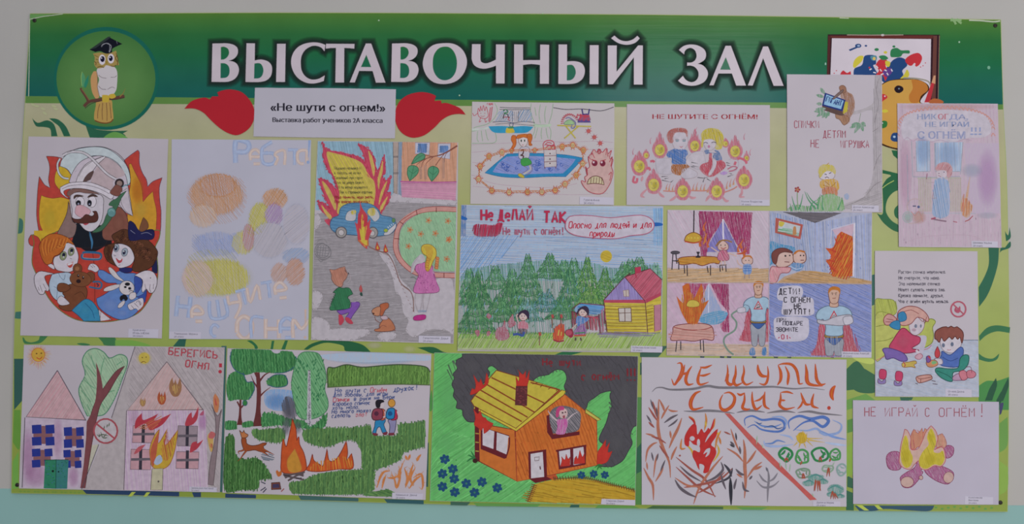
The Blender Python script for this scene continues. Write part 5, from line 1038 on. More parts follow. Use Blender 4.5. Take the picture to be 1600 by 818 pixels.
# ------------------------------------------------------------------ 9: four-panel comic
sheet('drawing_sheet', 'landscape four panel pencil comic about children setting a lamp and curtains alight', 'drawing', [(1043, 327.6), (1362.6, 330.7), (1361.7, 558.5), (1041.6, 554.8)], mat=pmat('aea4ae'))
frame(1030, 320, 3.271)
part('drawn_rooms', 'pencil-shaded room walls and floors')
Ha('b3a1ae', '44 28* 562 30* 560 335* 42 330*', 60, 7, 5, sm=False, jit=0, var=.04); Fl('b09a84', '42 325* 560 325* 560 395* 42 393*', False); Ha('a8845c', '42 322* 560 322* 560 395* 42 393*', -4, 6, 3.5, sm=False, jit=0, seg=90)
Fl('9a9cae', '565 30* 1086 40* 1084 395* 563 395*', False); Ha('7c8cb0', '565 34* 800 90* 798 335* 700 340* 563 300*', 85, 8, 4, sm=False, jit=0); Ha('8892b4', '800 90* 1084 42* 1082 390* 798 335*', 88, 8, 4, sm=False, jit=0)
for i in range(40): x, y = random.uniform(575, 1080), random.uniform(60, 380); St('6474a4', 3, [(x, y), (x+4, y+10)])
Fl('6a6468', '632 36* 935 40* 797 92*', False); Ha('504c54', '632 36* 935 40* 797 92*', 5, 5, 3.5, sm=False); St('8a88a0', 3, '797 92 796 335')
Fl('a88c74', '730 335* 800 338* 1086 388* 1085 402* 600 398* 640 365', False); Ha('a07c4c', '735 335* 800 338* 1086 388* 1085 402* 605 398*', 8, 6, 4, sm=False, jit=0, seg=80)
Fl('ae9aa8', '40 398* 562 398* 560 712* 38 705*', False); Ha('b296aa', '40 398* 562 398* 560 712* 38 705*', 55, 7, 5, sm=False, jit=0, var=.04); Fl('b0a098', '38 705* 560 712* 558 770* 38 768*', False); Ha('ac8c74', '38 705* 560 712* 558 770* 38 768*', 0, 7, 3.5, sm=False, jit=0, seg=80)
Fl('8488ac', '563 400* 1085 405* 1083 780* 560 770*', False); Ha('6674a8', '563 400* 1085 405* 1083 780* 560 770*', 25, 6, 3.6, sm=False, jit=0, seg=120)
part('drawn_curtains', 'crimson curtains with a violet window')
CU = '94305c'
Fl('8078a4', '325 70* 235 240* 410 240*', False); Ha('6a64a0', '325 72* 235 240* 410 240*', 70, 6, 4, sm=False)
Fl(CU, '202 32* 476 38* 462 250* 430 255* 395 200 350 110 328 68* 300 120 260 180 240 262* 212 258*', mat=1, a=1); Ha('7c2850', '202 32* 476 38* 462 250* 395 200 328 68* 260 180 240 262* 212 258*', 80, 7, 3.5)
St('c0b8c4', 8, '325 72 328 175', sm=False)
part('drawn_curtains', 'crimson curtains of the lower panel'); Fl(CU, '128 400* 250 402* 215 470 190 500 150 460*', mat=1, a=1); Fl('8090b4', '250 405* 300 500 320 560 215 570* 225 480', mat=1, a=.9); Fl(CU, '262 402* 355 404* 358 650* 325 645 315 600 350 550 310 500*', mat=1, a=1); Ha('7c2850', '262 402* 355 404* 356 640* 330 640 350 550*', 85, 7, 3.5); St('b4b4c8', 6, '252 405 252 560', sm=False)
Pc('5c8cac', '205 570 290 540 340 545 350 560 320 600 270 612 215 600', a=1); Ha('3c7ca4', '205 575 290 545 345 550 320 600 215 602', -15, 9, 3)
part('drawn_lamp', 'yellow hanging lamps over tables')
St('2c2428', 6, '178 28 176 142', sm=False); Fl('b08c38', '128 182* 140 155 175 140 210 155 218 182* 175 192', out='6a3c20', ow=4); St('a8482c', 6, '130 186 175 194 216 186')
for x in (150, 165, 182, 198): El('b8a848', x, 168, 4)
def tab(s, s2, c, legs):
    part('drawn_table')
    Fl(c, s, out='6a2c30', ow=4); 
    if s2: St('8c3c3c', 4, s2)
    for a_, b_, x2, y2 in legs: St('342a2c', 6, [(a_, b_), (x2, y2)])
tab('105 270 200 262 300 268 305 300 270 295 220 310 180 298 130 305 100 300', None, 'b0803c', ()); Ha('a06c28', '105 272 300 270 300 298 105 298', 5, 7, 3.5)
for s in ('128 308 130 350', '142 308 144 362', '245 312 250 345', '262 308 262 360', '70 250 65 330', '85 248 90 300', '100 290 100 330', '65 285 100 285', '310 310 312 340', '340 310 342 340', '322 312 325 335'): St('2c2830', 5, s, sm=False)
El('4a444c', 82, 243, 23, 8, out='2c2830'); Fl('2c2830', '190 240 208 240 202 255 212 268 185 268 196 255'); St('5a4a44', 5, '308 308 345 306')
tab('75 620 130 608 220 605 265 618 278 650 275 690 230 685 180 695 120 690 60 690 70 650', '75 625 150 638 230 635 270 622', 'b48c84', ()); Ha('a8746c', '75 640 270 640 272 682 65 682', 5, 8, 4)
for s in ('90 695 84 750', '110 695 110 740', '210 690 212 740', '225 690 228 752'): St('2c2830', 5, s, sm=False)
part('drawn_fire', 'orange pencil flames')
Fl('b0542c', '885 365* 870 310 850 285* 880 265 850 220* 890 215 910 150* 940 130 985 150 990 260 988 365*'); Ha('b08438', '890 360 880 300 900 220 930 150 985 160 985 360', -70, 10, 4); Ha('a43c28', '885 362 870 300 900 200 940 140 988 170 985 362', -60, 12, 5)
for s in ('900 340 855 290', '900 290 850 278', '905 240 852 220', '910 200 895 160', '930 170 925 130'): St('a83c2c', 10, s, taper=1)
Fl('b49aa8', '885 128* 998 95* 998 110* 985 160* 930 135* 905 160*', False); St('c0bac8', 9, '998 92 992 365', sm=False); St('b0acbc', 5, '880 125 1000 92', sm=False); St('b0acbc', 5, '880 125 875 200', sm=False)
part('drawn_fire', 'orange pencil flames round a lamp'); Fl('b05c2c', '145 605* 110 540 88 465* 125 500 118 415* 150 400 160 440 175 480 215 400* 225 440 215 500 255 485* 215 560 195 608*'); Ha('ac7c34', '145 600 110 500 140 430 190 470 230 430 235 500 195 600', 85, 8, 3.5); Ha('a4442c', '148 600 118 520 150 420 190 500 220 440 230 510 192 600', 95, 9, 3.5)
Fl('b4a048', '140 515 150 490 175 485 200 495 205 515 170 522', out='8c5c28'); 
for x, y in ((215, 190), (235, 110), (240, 170), (255, 195), (410, 220), (425, 200), (440, 240)): St('b05c34', 14, [(x-4, y+22), (x-8, y), (x+6, y-26)], taper=1)
St('b0703c', 8, '225 200 240 160 225 120', taper=1); St('a84c2c', 10, '395 250 430 245 450 230', taper=2)
part('drawn_picture', 'picture in a red frame on the wall'); Fl('9c5048', '595 65* 735 100* 722 175* 592 142*', False); Fl('a8acb0', '612 80* 722 108* 712 160* 606 132*', False); Ha('5c9470', '608 120* 660 120 714 145* 712 160* 606 134*', 10, 6, 4); Fl('b0a044', '615 85 640 90 628 110 612 105'); Fl('a87850', '682 155* 685 115 698 112 702 150*')
part('drawn_child')
Fl('b89c94', '300 205 325 182 350 200 352 225 325 235 302 225', out='6a4438'); St('8a6438', 7, '290 210 310 185 340 180 372 190'); El('2c2428', 315, 205, 3); El('2c2428', 337, 205, 3); St('9c3c3c', 4, '315 218 328 224 342 216')
Fl('b07888', '310 235 345 235 355 280 300 280', out='7a4454'); Ha('a04c68', '312 238 344 238 352 278 304 278', 60, 8, 4); St('b89c94', 6, '305 242 285 230 265 215'); St('b89c94', 6, '350 245 380 255 395 262'); St('b89c94', 6, '318 282 318 305'); St('b89c94', 6, '335 282 336 305')
part('drawn_child'); Fl('b89c94', '425 270 450 258 475 270 475 298 450 305 425 295', out='6a4438'); St('a8642c', 8, '425 275 440 262 465 262 472 272'); El('2c2428', 442, 283, 2.5); El('2c2428', 458, 283, 2.5); Pc('5c80b0', '430 305 470 305 468 350 432 350', a=1); 
for y in (312, 324, 336): St('3c5c98', 3, [(430, y), (469, y)])
St('b89c94', 6, '428 315 405 300 398 280'); St('8a7a80', 4, '438 352 436 375'); St('8a7a80', 4, '460 352 460 375')
part('drawn_child'); Pc('3c7ca4', '563 190 620 200 690 215 690 240 640 250 580 300 563 300', a=1)
Fl('b89c94', '590 260 615 232 655 228 680 250 685 290 650 315 610 318 592 295', out='6a4438', ow=4); Fl('6a3c38', '580 290 575 250 600 225 640 220 675 235 680 245 640 240 610 255 598 300', out='4a2828'); El('2c2428', 645, 260, 5); El('2c2428', 667, 258, 4); St('6a3438', 4, '640 290 665 292')
part('drawn_child'); Fl('b89c94', '685 255 705 235 740 240 750 262 745 290 715 300 690 290', out='6a4438', ow=4); St('a8642c', 9, '690 250 712 234 745 240'); El('2c2428', 722, 258, 4); El('2c2428', 738, 258, 4); St('6a3438', 4, '722 282 740 282'); Pc('4c78a4', '670 305 700 295 740 305 720 335 680 330', a=1); St('9aa8c0', 5, '670 312 700 328 730 320'); Fl('b88c90', '563 350 575 315 610 318 670 320 660 345 620 350 600 392 563 398', out='8c4c54', ow=4); Ha('b0707c', '565 350 600 320 665 325 620 348 590 395 565 395', 70, 8, 3)
def hero(x, y, k, xm=9999, ym=9999):
    q = lambda s: [(min(x+a_*k, xm), min(y+b_*k, ym), c_) for a_, b_, c_ in nums(s)]
    Fl('a8506a' if 0 else 'a44c58', q('-55 120 -75 150 -90 250 -120 320* -60 330 60 330 140 310* 110 250 80 150 50 120'), mat=1, a=1); Ha('983c50', q('-60 125 -90 250 -110 318 130 308 80 150 55 125'), 80, 8*k, 3.5)
    Fl('8c8e98', q('-42 215 42 215 45 270 38 350 8 350 0 280 -8 350 -38 350 -45 270'), out='5a5c68'); Fl('38548c', q('-38 208 38 208 30 228 0 250 -30 228'), out='243c68'); Fl('8a6c34', q('-40 195 40 195 40 212 -40 212'), out='4a3820')
    Fl('8fa6b8', q('-75 70 -40 52 0 50 45 52 80 70 92 100 78 130 55 118 45 160 40 200 -40 200 -42 160 -55 118 -78 130 -92 100'), out='56687c', ow=4)
    Fl('b49484', q('-16 25 16 25 20 54 -20 54'), out='6a4438'); Fl('b49484', q('-26 5 -27 -28 0 -42 27 -28 26 5 18 32 0 40 -18 32'), out='6a4438'); Fl('a8682c', q('-29 -12 -25 -38 0 -50 30 -40 30 -10 20 -28 -12 -30'))
    El('2c2428', x-8*k, y-8*k, 2.2); El('2c2428', x+9*k, y-8*k, 2.2); St('7a4038', 3, q('-8 10 0 12 9 9')); St('4a3428', 3, q('-14 -16 -4 -14')); St('4a3428', 3, q('4 -14 15 -17'))
    Fl('a43c44', q('0 72* 30 128* -30 128*'), False); Fl('b8b0b8', q('0 84* 21 122* -21 122*'), False); St('2c2428', 5, q('-12 118 12 112')); St('2c2428', 3, q('-8 108 0 96 8 108'))
part('fire_hose', 'grey green hose'); St('6c8074', 9, '420 530 370 560 395 600 385 640 340 670 330 700 350 740 380 765'); part('drawn_hero'); hero(506, 428, .82, 560, 768)
Pc('3c6c9c', '462 765 465 735 485 728 490 765', a=1); Pc('3c6c9c', '525 765 528 730 545 728 548 765', a=1); Fl('8fa6b8', '435 510 425 540 450 545 460 520', out='56687c'); Fl('b0a8b4', '400 530 435 522 440 545 405 550', out='7a7880')
part('drawn_hero'); hero(893, 465, 1, 1082, 768); Fl('a8a4ae', '810 585 850 590 900 570 975 560 985 590 940 615 870 612 815 605', out='6a6872', ow=4); Fl('b0acb6', '940 575 980 568 990 600 950 612', out='6a6872'); Ha('8a8c96', '850 680 930 680 925 760 860 760', 85, 8, 3)
part('speech_bubble')
BB = 'b0abb8'
Fl(BB, '612 425 660 412 720 415 735 440 725 470 680 488 620 488 602 470'); part('speech_bubble'); Fl(BB, '640 480 700 470 780 475 790 520 785 560 700 568 630 560 628 520'); part('speech_bubble'); Fl(BB, '590 580 640 570 750 575 765 610 760 670 720 695 620 695 590 670 585 620')
part('bubble_lettering', 'black hand lettering'); LB = '28242e'
HF('ДЕТИ!', 612, 724, 456, 30, LB, 5); HF('С ОГНЁМ', 638, 776, 498, 26, LB, 5); HF('НЕ', 690, 735, 528, 24, LB, 5); HF('ШУТЯТ!', 638, 784, 558, 27, LB, 5); HF('ПРИ', 602, 652, 598, 20, '4c4854', 4.5); HF('ПОЖАРЕ', 632, 744, 614, 20, '3c3844', 4.5); HF('ЗВОНИТЕ', 597, 714, 646, 20, '3c3844', 4.5); HF('«01»', 608, 702, 685, 22, '9c3c54', 5)
part('panel_borders', 'thin lines between the four panels'); St('a49aa4', 4, '563 30 561 400 559 772', sm=False); St('a49088', 4, '40 396 560 397 1085 404', sm=False)
caption([(1315, 548.5), (1361.5, 549.5), (1361.3, 558.4), (1315, 558)], [(1316.5, 552.6, 'Марьяненкова Алексей', 2.8), (1316.5, 556.9, '2А класс', 2.8)])
# ------------------------------------------------------------------ 10: two children with matches, poem
sheet('drawing_sheet', 'portrait drawing of two children playing with matches by a green sofa, typed poem above', 'drawing', [(1367, 391.6), (1527.3, 392.2), (1529.7, 620), (1367.4, 619)])
frame(1350, 380, 3.272)
part('drawn_poem', 'six lines of a small black poem')
for i, (t, x1) in enumerate((('Ростом спичка невеличка.', 420), ('Не смотрите, что мала.', 388), ('Эта маленькая спичка', 390), ('Может сделать много зла.', 416), ('Крепко помните, друзья,', 410), ('Что с огнём шутить нельзя.', 434))): HF(t, 177, x1, 154+i*30, 17, '46424e', 3)
part('prohibition_sign', 'red round no-fire sign'); El(None, 482, 336, 38, 39, out='a05060', ow=8); Fl('a04c60', '462 345 468 325 476 338 490 320 492 345 480 356'); St('a05060', 7, '455 310 510 362')
part('drawn_floor', 'pale blue floor and wall line'); Fl('a2a4b0', '345 520 400 505 585 494* 587 782* 60 780* 62 610 100 570 200 600'); Ha('98a2b4', '350 500 585 496* 586 780* 60 778* 62 600 200 560', 15, 9, 3.5, jit=0, seg=60, var=.05); St('4c6478', 3, '500 494 585 494')
part('drawn_sofa', 'green sofa arm')
Fl('9ca254', '57 288 100 285 150 290 165 330 160 360 110 380 57 370', out='6c7434'); Fl('a4a65c', '57 370 130 360 170 400 300 440 300 520 200 540 120 560 57 595', out='6c7434'); Fl('9ca254', '320 395 345 385 365 400 350 430 355 470 345 510 300 535 265 530 280 500 270 460 290 430', out='6c7434', ow=4); Ha('8c9444', '60 290 160 295 160 355 60 368', 75, 10, 3); St('6c7434', 3, '60 425 120 415 160 430'); St('6c7434', 3, '60 500 110 495 150 480')
St('ac4c6c', 3, '60 598 110 575'); St('ac4c6c', 3, '260 545 320 540 345 520')
part('drawn_girl', 'girl with pink hair and a blue bow')
Fl('a8a2b0', '260 480 290 470 320 480 300 560 280 580 240 560', out=None); Fl('b2a8b0', '232 400 275 370 300 380 308 420 290 455 260 470 235 450', out='7a6068')
Fl('b48c84', '170 380 178 345 220 322 270 325 310 350 330 380 325 400 300 385 270 378 240 410 200 420 175 405', out='7a3c3c', ow=4); St('7a3c3c', 3, '200 350 240 340 280 360'); St('7a3c3c', 3, '275 375 300 400 305 385'); St('7a3c3c', 3, '320 375 310 408')
Fl('b08480', '165 385 130 360 105 375 100 400 115 418 150 410', out='7a3c3c', ow=4); St('7a3c3c', 3, '115 385 150 392'); St('7a3c3c', 3, '110 400 145 402')
Fl('34749c', '178 395 175 360 200 348 215 365 215 390 190 400', out='1c4868'); Fl('34749c', '178 395 150 398 130 418 150 435 180 440 185 420', out='1c4868')
El('6c7080', 264, 422, 7, 10); El('6c7080', 290, 422, 5, 9); Blob('a88c98', 255, 442, 14, 10, .7)
Fl('a8405c', '185 440 210 435 245 465 285 480 282 510 245 535 280 545 260 555 200 560 130 535 150 490', out='6c2038', ow=4); Blob('b45c74', 200, 500, 40, 40, .5); Fl('6c5894', '95 540 130 535 200 560 222 595 190 602 150 585 115 592 105 565', out='443468', ow=4)
St('b2a8b0', 12, '265 545 290 570'); Fl('b08c98', '262 575 285 562 300 575 285 592 265 588', out='8c5060')
for x, y in ((95, 680), (178, 690)): part('drawn_boot'); Fl('7c6c9c', [(x-22, y+10), (x-5, y+25), (x+12, y+10), (x+15, y+32), (x-5, y+38), (x-24, y+32)], out='5a4450'); Fl('ac3c5c', [(x-14, y-35), (x+18, y-30), (x+14, y+10), (x-16, y+8)], out='6c2038')
part('drawn_boy', 'boy with brown hair in a blue sweater')
Fl('b4acb4', '385 480 400 450 480 450 500 500 480 545 440 560 400 540', out='7a6c74'); Fl('7c4840', '362 485 365 450 395 430 420 425* 430 430 445 422* 460 430 475 425* 500 445 508 470 500 510 490 480 478 490 465 475 450 490 435 478 410 500 395 480 385 505 370 490', out='4c2420', ow=4)
El('5c6478', 405, 520, 8, 11); El('5c6478', 450, 515, 8, 11); St('a05c64', 3, '425 542 435 545 445 541')
Fl('48609c', '395 570 400 550 440 570 490 530 508 545 500 590 480 630 400 625 385 600', out='2c3c70', ow=4); St('2c3c70', 3, '400 580 440 600 480 585'); Fl('34786c', '490 590 510 570 535 575 530 620 500 650 455 660 450 705 400 690 365 655 375 635 430 640 480 635', out='1c4c44', ow=4); St('1c4c44', 3, '370 650 420 670 450 690')
Fl('a08098', '455 680 480 665 510 670 515 695 480 700 455 698', out='5c3c54'); Fl('b06c78', '485 660 510 648 530 670 525 692 500 698', out='6c2c3c'); Fl('b06c78', '525 655 550 648 572 665 560 685 530 685', out='6c2c3c'); St('6c3440', 3, '520 632 545 632 550 660')
Fl('a83c44', '365 580 362 555 375 525* 388 558 382 582', out='6c2028'); Fl('b0a8b0', '362 590 395 590 400 615 370 615', out='7a6c74'); St('7a6c74', 3, '350 600 365 585')
part('drawn_toy')
Fl('b09a50', '195 612 230 605 262 600 268 612 255 620 262 635 240 630 200 632', out='7c4c2c'); St('a04040', 5, '200 605 210 620 205 630'); part('drawn_toy'); Fl('b07858', '318 605 345 595 370 600 376 620 350 632 325 628', out='6c5040'); Fl('6c4c84', '318 580 335 575 340 600 322 608', out='44285c'); Fl('a84048', '325 575 340 580 338 592'); Fl('6c9c6c', '345 605 360 600 372 610 350 618')
part('drawn_matchbox'); Fl('b0847c', '270 680 330 670 346 680 342 695 288 712 270 702', out='6c3c34', ow=4); St('6c3c34', 3, '272 684 290 692 345 682'); St('6c3c34', 3, '290 692 289 710')
for s in ('262 714 275 718', '345 700 365 705', '350 716 375 720'): St('5c4c54', 4, s)
caption([(1477, 606.5), (1518, 608), (1518, 620), (1477, 619.2)], [(1481, 612.4, 'Огнева Диана', 2.9), (1481, 617.3, '2А класс', 2.9)])
# ------------------------------------------------------------------ 11: two houses
sheet('drawing_sheet', 'landscape drawing of two pink gabled houses, whole on the left and burning on right', 'drawing', [(37.4, 538.3), (351, 542.2), (343.5, 768.5), (29.8, 762.4)])
frame(20, 530, 3.271)
part('paper_shading', 'grey pencil shading of the burnt side'); Fl('a39a9c', '622 38* 1082 42* 1058 778* 355 765* 410 630* 505 400*', False); Ha('978c90', '622 38* 1082 42* 1058 778* 570 770* 575 400*', 55, 7, 2.6, sm=False, jit=0, seg=120); Fl('aca898', '352 765* 366 700* 378 600* 405 540* 440 535* 395 650*', False)
part('drawn_tree', 'green tree with a brown trunk crossing the house')
Fl('94ac90', '380 390* 350 320 338 250 370 180 355 110 380 60 425 46 465 65 495 95 545 76 580 90 585 130 560 200 530 280 500 340 470 380 435 390', out='44785c', ow=5); Ha('7c9c80', '380 385 340 250 370 180 360 100 425 50 495 98 580 95 560 200 500 340 435 388', 60, 12, 4, jit=0)
for s in ('400 80 410 120 425 150', '375 130 400 160 425 190', '360 200 390 230 420 250', '350 260 385 300 400 320', '470 90 455 140 450 180', '560 110 530 130', '560 170 520 180', '520 260 490 270 460 300', '470 350 450 320', '380 330 395 360'): St('5c8c6c', 4, s)
Fl('704044', '345 758* 365 640 378 500 400 380 430 300 455 262 490 210 530 160 572 135* 530 200 490 270 450 330 430 400 410 500 390 620 370 758*', out='4c282c', ow=3); Fl('704044', '412 350* 425 290 430 200 425 115* 448 180 460 250 458 280 430 330')
part('drawn_house', 'whole pink house with blue windows and green doors')
Fl('b0a0b0', '60 398* 375 412* 350 758* 48 756*', False); Blob('a4789c', 80, 600, 40, 160, .5); Blob('a87ca0', 120, 690, 60, 70, .45); Blob('ac84a4', 230, 500, 30, 120, .4); Blob('a87ca0', 310, 700, 30, 60, .45)
Fl('b4969a', '228 158* 372 410* 68 395*', False); Ha('b0848c', '228 160* 370 408* 70 393*', -55, 9, 4, sm=False, jit=0, var=.05)
for s in ('228 158 372 410', '228 158 68 395 375 412', '62 398 48 756'): St('4c4450', 4, s, sm=False)
Fl('704044', '362 640* 375 500* 378 420* 400 380 390 560 370 758* 345 758*', False)
for x0, y0, x1, y1 in ((97, 434, 212, 540), (260, 446, 362, 552), (97, 556, 202, 652), (258, 562, 350, 655)):
    xm, ym = (x0+x1)/2, (y0+y1)/2
    part('drawn_window'); Fl('7c5458', [(x0+8, y0+6, 1), (x1-8, y0+8, 1), (x1-8, y1-6, 1), (x0+8, y1-8, 1)], False)
    for ax, bx in ((x0, xm-9), (xm+12, x1)):
        for ay, by in ((y0, ym-8), (ym+9, y1)): Fl('24307c', [(ax, ay+3), (bx, ay), (bx+2, by), (ax+2, by+2)], False)
part('drawn_door', 'green double door'); Fl('2c7458', '165 615* 222 612* 220 762* 158 760*', False); Fl('34706c', '222 612* 285 615* 278 762* 220 762*', False)
for i in range(50): El('3c5c8c' if i % 2 else '1c5848', random.uniform(165, 275), random.uniform(620, 750), 3, 2)
St('1c4038', 3, '160 615 285 614', sm=False); St('1c4038', 3, '222 612 220 760', sm=False); El('101418', 205, 672, 6); El('101418', 234, 675, 4)
part('drawn_sun', 'bright smiling sun')
for i in range(44): t = i/44*6.283; St(('b88c5c', 'b8a06c', 'b87454')[i % 3], 4, [(130+36*math.cos(t), 82+36*math.sin(t)), (130+random.uniform(52, 72)*math.cos(t), 85+random.uniform(50, 70)*math.sin(t))], taper=1)
El('b8923c', 130, 78, 34, 35, out='b0642c', ow=3); El('5c4420', 122, 72, 4); El('5c4420', 146, 70, 4); St('a8482c', 5, '122 92 138 100 150 88')
part('drawn_sun', 'pale sad sun')
for i in range(24): t = i/24*6.283; St('b0a474', 4, [(672+30*math.cos(t), 95+28*math.sin(t)), (672+42*math.cos(t), 97+38*math.sin(t))], taper=1)
El('b4a048', 672, 95, 29, 29); El('5c4c28', 662, 92, 3); El('5c4c28', 682, 90, 3); St('7c5c2c', 4, '655 120 668 112 682 118')
part('prohibition_sign', 'red round sign with a crossed burning match'); El('aca4a8', 475, 467, 60, 62, out='984850', ow=9)
for s in ('440 500 455 485 490 492', '450 470 460 500 480 480', '470 440 465 460', '495 425 490 445', '485 432 480 450', '430 485 445 495 440 480', '460 505 485 500'): St('545c4c', 6, s, taper=2)
St('984850', 9, '428 430 520 505', sm=False)
part('burning_house_drawing', 'burning pink house with charred windows')
Fl('b4a2b0', '582 362* 985 358* 1000 775* 568 768*', False); Ha('ac90ac', '584 364* 984 360* 998 775* 570 766*', 85, 12, 4, sm=False, jit=0, var=.04); Blob('a878a4', 970, 420, 25, 50, .5); Blob('b094a8', 620, 400, 30, 50, .4)
Fl('b09a9a', '788 113* 975 362* 585 362*', False); Ha('b08c8c', '788 118* 970 360* 590 360*', -60, 9, 3.5, sm=False, jit=0, var=.05)
for s in ('788 113 975 362', '788 113 585 362 975 358', '582 362 568 768'): St('5c5058', 3.5, s, sm=False)
for x0, y0, x1, y1 in ((615, 440, 725, 528), (845, 440, 945, 545), (605, 560, 708, 665), (838, 572, 952, 660)):
    part('drawn_window'); Fl('b08890' if x0 != 845 else '8c7c84', [(x0, y0, 1), (x1, y0+2, 1), (x1-4, y1, 1), (x0-4, y1-2, 1)], False, out='54484c'); xm = (x0+x1)/2; ym = (y0+y1)/2
    St('34303a', 16, [(xm-2, y0-6), (xm-4, y1)], sm=False); St('5c545c', 13, [(x0, ym), (x1, ym-2)], sm=False)
part('drawn_flames', 'red flames on the burning house')
for s, c in (('625 455 630 410 660 375* 665 410 700 400 745 378* 725 415 810 378* 770 430 730 455 700 462 680 430 650 440', 'a03440'), ('880 435 895 390 915 370* 920 400 950 340* 945 400 925 430 900 440', 'a03844'), ('955 385 975 362 975 385', 'a05068'), ('905 575 915 530 940 520* 945 530 975 510* 950 550 925 570', 'a03844'), ('620 585 640 550 680 535* 650 570', 'a85058')): Fl(c, s)
Ha('b46c44', '640 450 690 420 760 390 740 440 690 458', -30, 8, 4)
for x, y, w_, h_, c in ((832, 245, 32, 52, '8c6448'), (762, 300, 22, 36, '9c4c30'), (665, 320, 15, 24, '94704c')):
    Fl(c, [(x-w_, y+h_*.2), (x-w_*.9, y-h_*.5), (x-w_*.5, y-h_*1.0, 1), (x-w_*.3, y-h_*.4), (x, y-h_*.8, 1), (x+w_*.3, y-h_*.3), (x+w_*.7, y-h_, 1), (x+w_, y), (x+w_*.5, y+h_*.8), (x-w_*.4, y+h_*.85)]); Ha('b09054', [(x-w_*.5, y), (x, y-h_*.3), (x+w_*.6, y), (x, y+h_*.7)], 85, 6, 3)
Fl('b09034', '708 640* 700 560 725 490 750 458* 745 530 790 455* 780 540 845 460* 830 560 800 640 750 665 720 655', out='8c4c34', ow=3); Fl('a8543c', '712 640 705 560 750 460* 735 580 722 640'); Ha('a04c38', '760 580 785 470 800 520 830 480 810 590 780 620', 80, 7, 4); Fl('98a4b8', '735 600 755 590 765 620 740 640 722 630')
Fl('aca68c', '712 660* 768 658* 765 768* 705 768*', False, out='4c4840'); El('544c48', 745, 725, 5)
part('drawn_burnt_tree', 'thin charred tree with small flames')
Fl('7c6c70', '998 740* 1010 620 1035 500 1035 400 1015 330* 1045 390 1068 355* 1055 430 1045 560 1025 745*', out='54484c'); Fl('b0704c', '1030 360 1025 300 1035 275* 1055 310 1048 370'); Fl('a84c44', '1035 330 1033 295 1045 335'); Fl('b09054', '1010 570 995 500 1010 475 1025 500 1022 560'); Fl('ac5c5c', '1000 500 1012 470 1035 480 1025 505'); Ha('9c3c40', '1008 545 1012 530 1022 540 1018 555', 80, 4, 3)
part('drawn_lettering', 'red pencil lettering'); St('4c4650', 3, '625 35 505 400', sm=False); St('4c4650', 3, '440 535 352 765', sm=False)
HF('БЕРЕГИСЬ', 797, 1068, 78, 36, 'a03c48', 6.5, rot=4.5); HF('ОГНЯ', 882, 1034, 138, 34, 'a03c48', 6.5, rot=9); St('a02c3c', 15, '1062 122 1062 142'); El('a02c3c', 1060, 164, 9)
caption([(296, 759.5), (339, 761), (338.7, 768.2), (296, 767.4)], [(299, 763, 'Запольских Настасья', 2.6), (299, 766.6, '2А класс', 2.4)])
# ------------------------------------------------------------------ 12: campfire in the forest
sheet('drawing_sheet', 'landscape painting of forest campfire with leaping deer and two children with backpacks', 'drawing', [(355.3, 543.6), (674, 552.4), (665, 780.5), (347.6, 769)])
frame(340, 535, 3.271)
def tuft(s, c, ang=85, gap=7, w=6, jit=10): Fl(c[0], s); Ha(c[1], s, ang, gap, w, jit=jit, seg=34, var=.1); Ha(c[2], s, ang+6, gap*1.8, w, jit=jit*.5, seg=26, var=.1)
GA = ('4f7444', '43683c', '5c8048'); GB = ('3c7446', '30683c', '4c8450')
part('drawn_sky', 'pale blue sky'); Blob('8cacc8', 800, 75, 270, 40, .8); Fl('94adc6', '530 62 700 52 900 56 1085 66* 1083 90 950 92 760 100 600 92 545 80', mat=1, a=.8)
Fl('6f94bc', '240 260 280 238 350 240 400 255 395 310 345 345 290 345 245 320', mat=1, a=.95); Blob('5c88b4', 300, 300, 60, 45, .5)
part('drawn_trees', 'green leafy trees with brown and birch trunks')
tuft('70 45 90 32 220 34 300 40 330 42 380 45* 405 90 395 130 350 150 290 155 200 150 140 165 90 140 65 90', GB, 80, 8, 6, 3)
Fl('aaa4af', '272 33* 325 33* 318 50 300 55 282 48')
tuft('50 185 80 150 130 152 150 200 180 200 188 240 160 290 100 290 60 295 45 250', GB, 80, 8, 6, 3); tuft('255 190 290 165 340 165 358 195 350 220 300 228 255 215', GB, 80, 8, 6, 3)
for s in ('70 45 65 90 90 140 140 165', '400 70 403 110 350 150 290 155', '130 152 150 200 180 200 188 240 160 290', '255 190 290 165 340 165 358 195 350 220 300 228 255 215'): St('2c5068', 4, s)
TR = '5c2c2c'
Fl(TR, '195 150* 215 152* 222 250 220 350 232 425* 178 428* 195 350 200 250'); St(TR, 10, '205 230 185 200 170 165', taper=1); St(TR, 12, '212 200 240 165 270 150', taper=1); St(TR, 8, '200 175 190 152'); St(TR, 10, '215 275 240 250 272 226', taper=1)
Fl(TR, '112 290* 122 290* 122 380 132 420* 98 420* 108 370'); St(TR, 8, '115 330 100 300'); St(TR, 8, '118 335 135 315'); El('34743c', 140, 308, 12, 14, out='2c5068')
Fl('6a9c70', '400 100 425 55 470 46 520 60 545 120 555 180 548 240 565 300 555 350 500 385 430 388 395 340 385 270 378 200', out='3c6c4c', ow=4); Ha('4c8458', '400 100 425 55 470 46 520 60 545 120 555 180 548 240 565 300 555 350 500 385 430 388 395 340 385 270 378 200', 60, 12, 5)
for i in range(60): x, y = random.uniform(395, 545), random.uniform(65, 370); St('2c6844', 5, [(x, y), (x-4, y+12)])
Fl('a8a4ac', '462 140* 474 140* 480 425* 456 425*')
for i in range(34): St('28242c', 4, [(462+random.uniform(0, 8), 142+i*8.2), (468+random.uniform(0, 8), 144+i*8.2)])
part('drawn_grass', 'green brush grass')
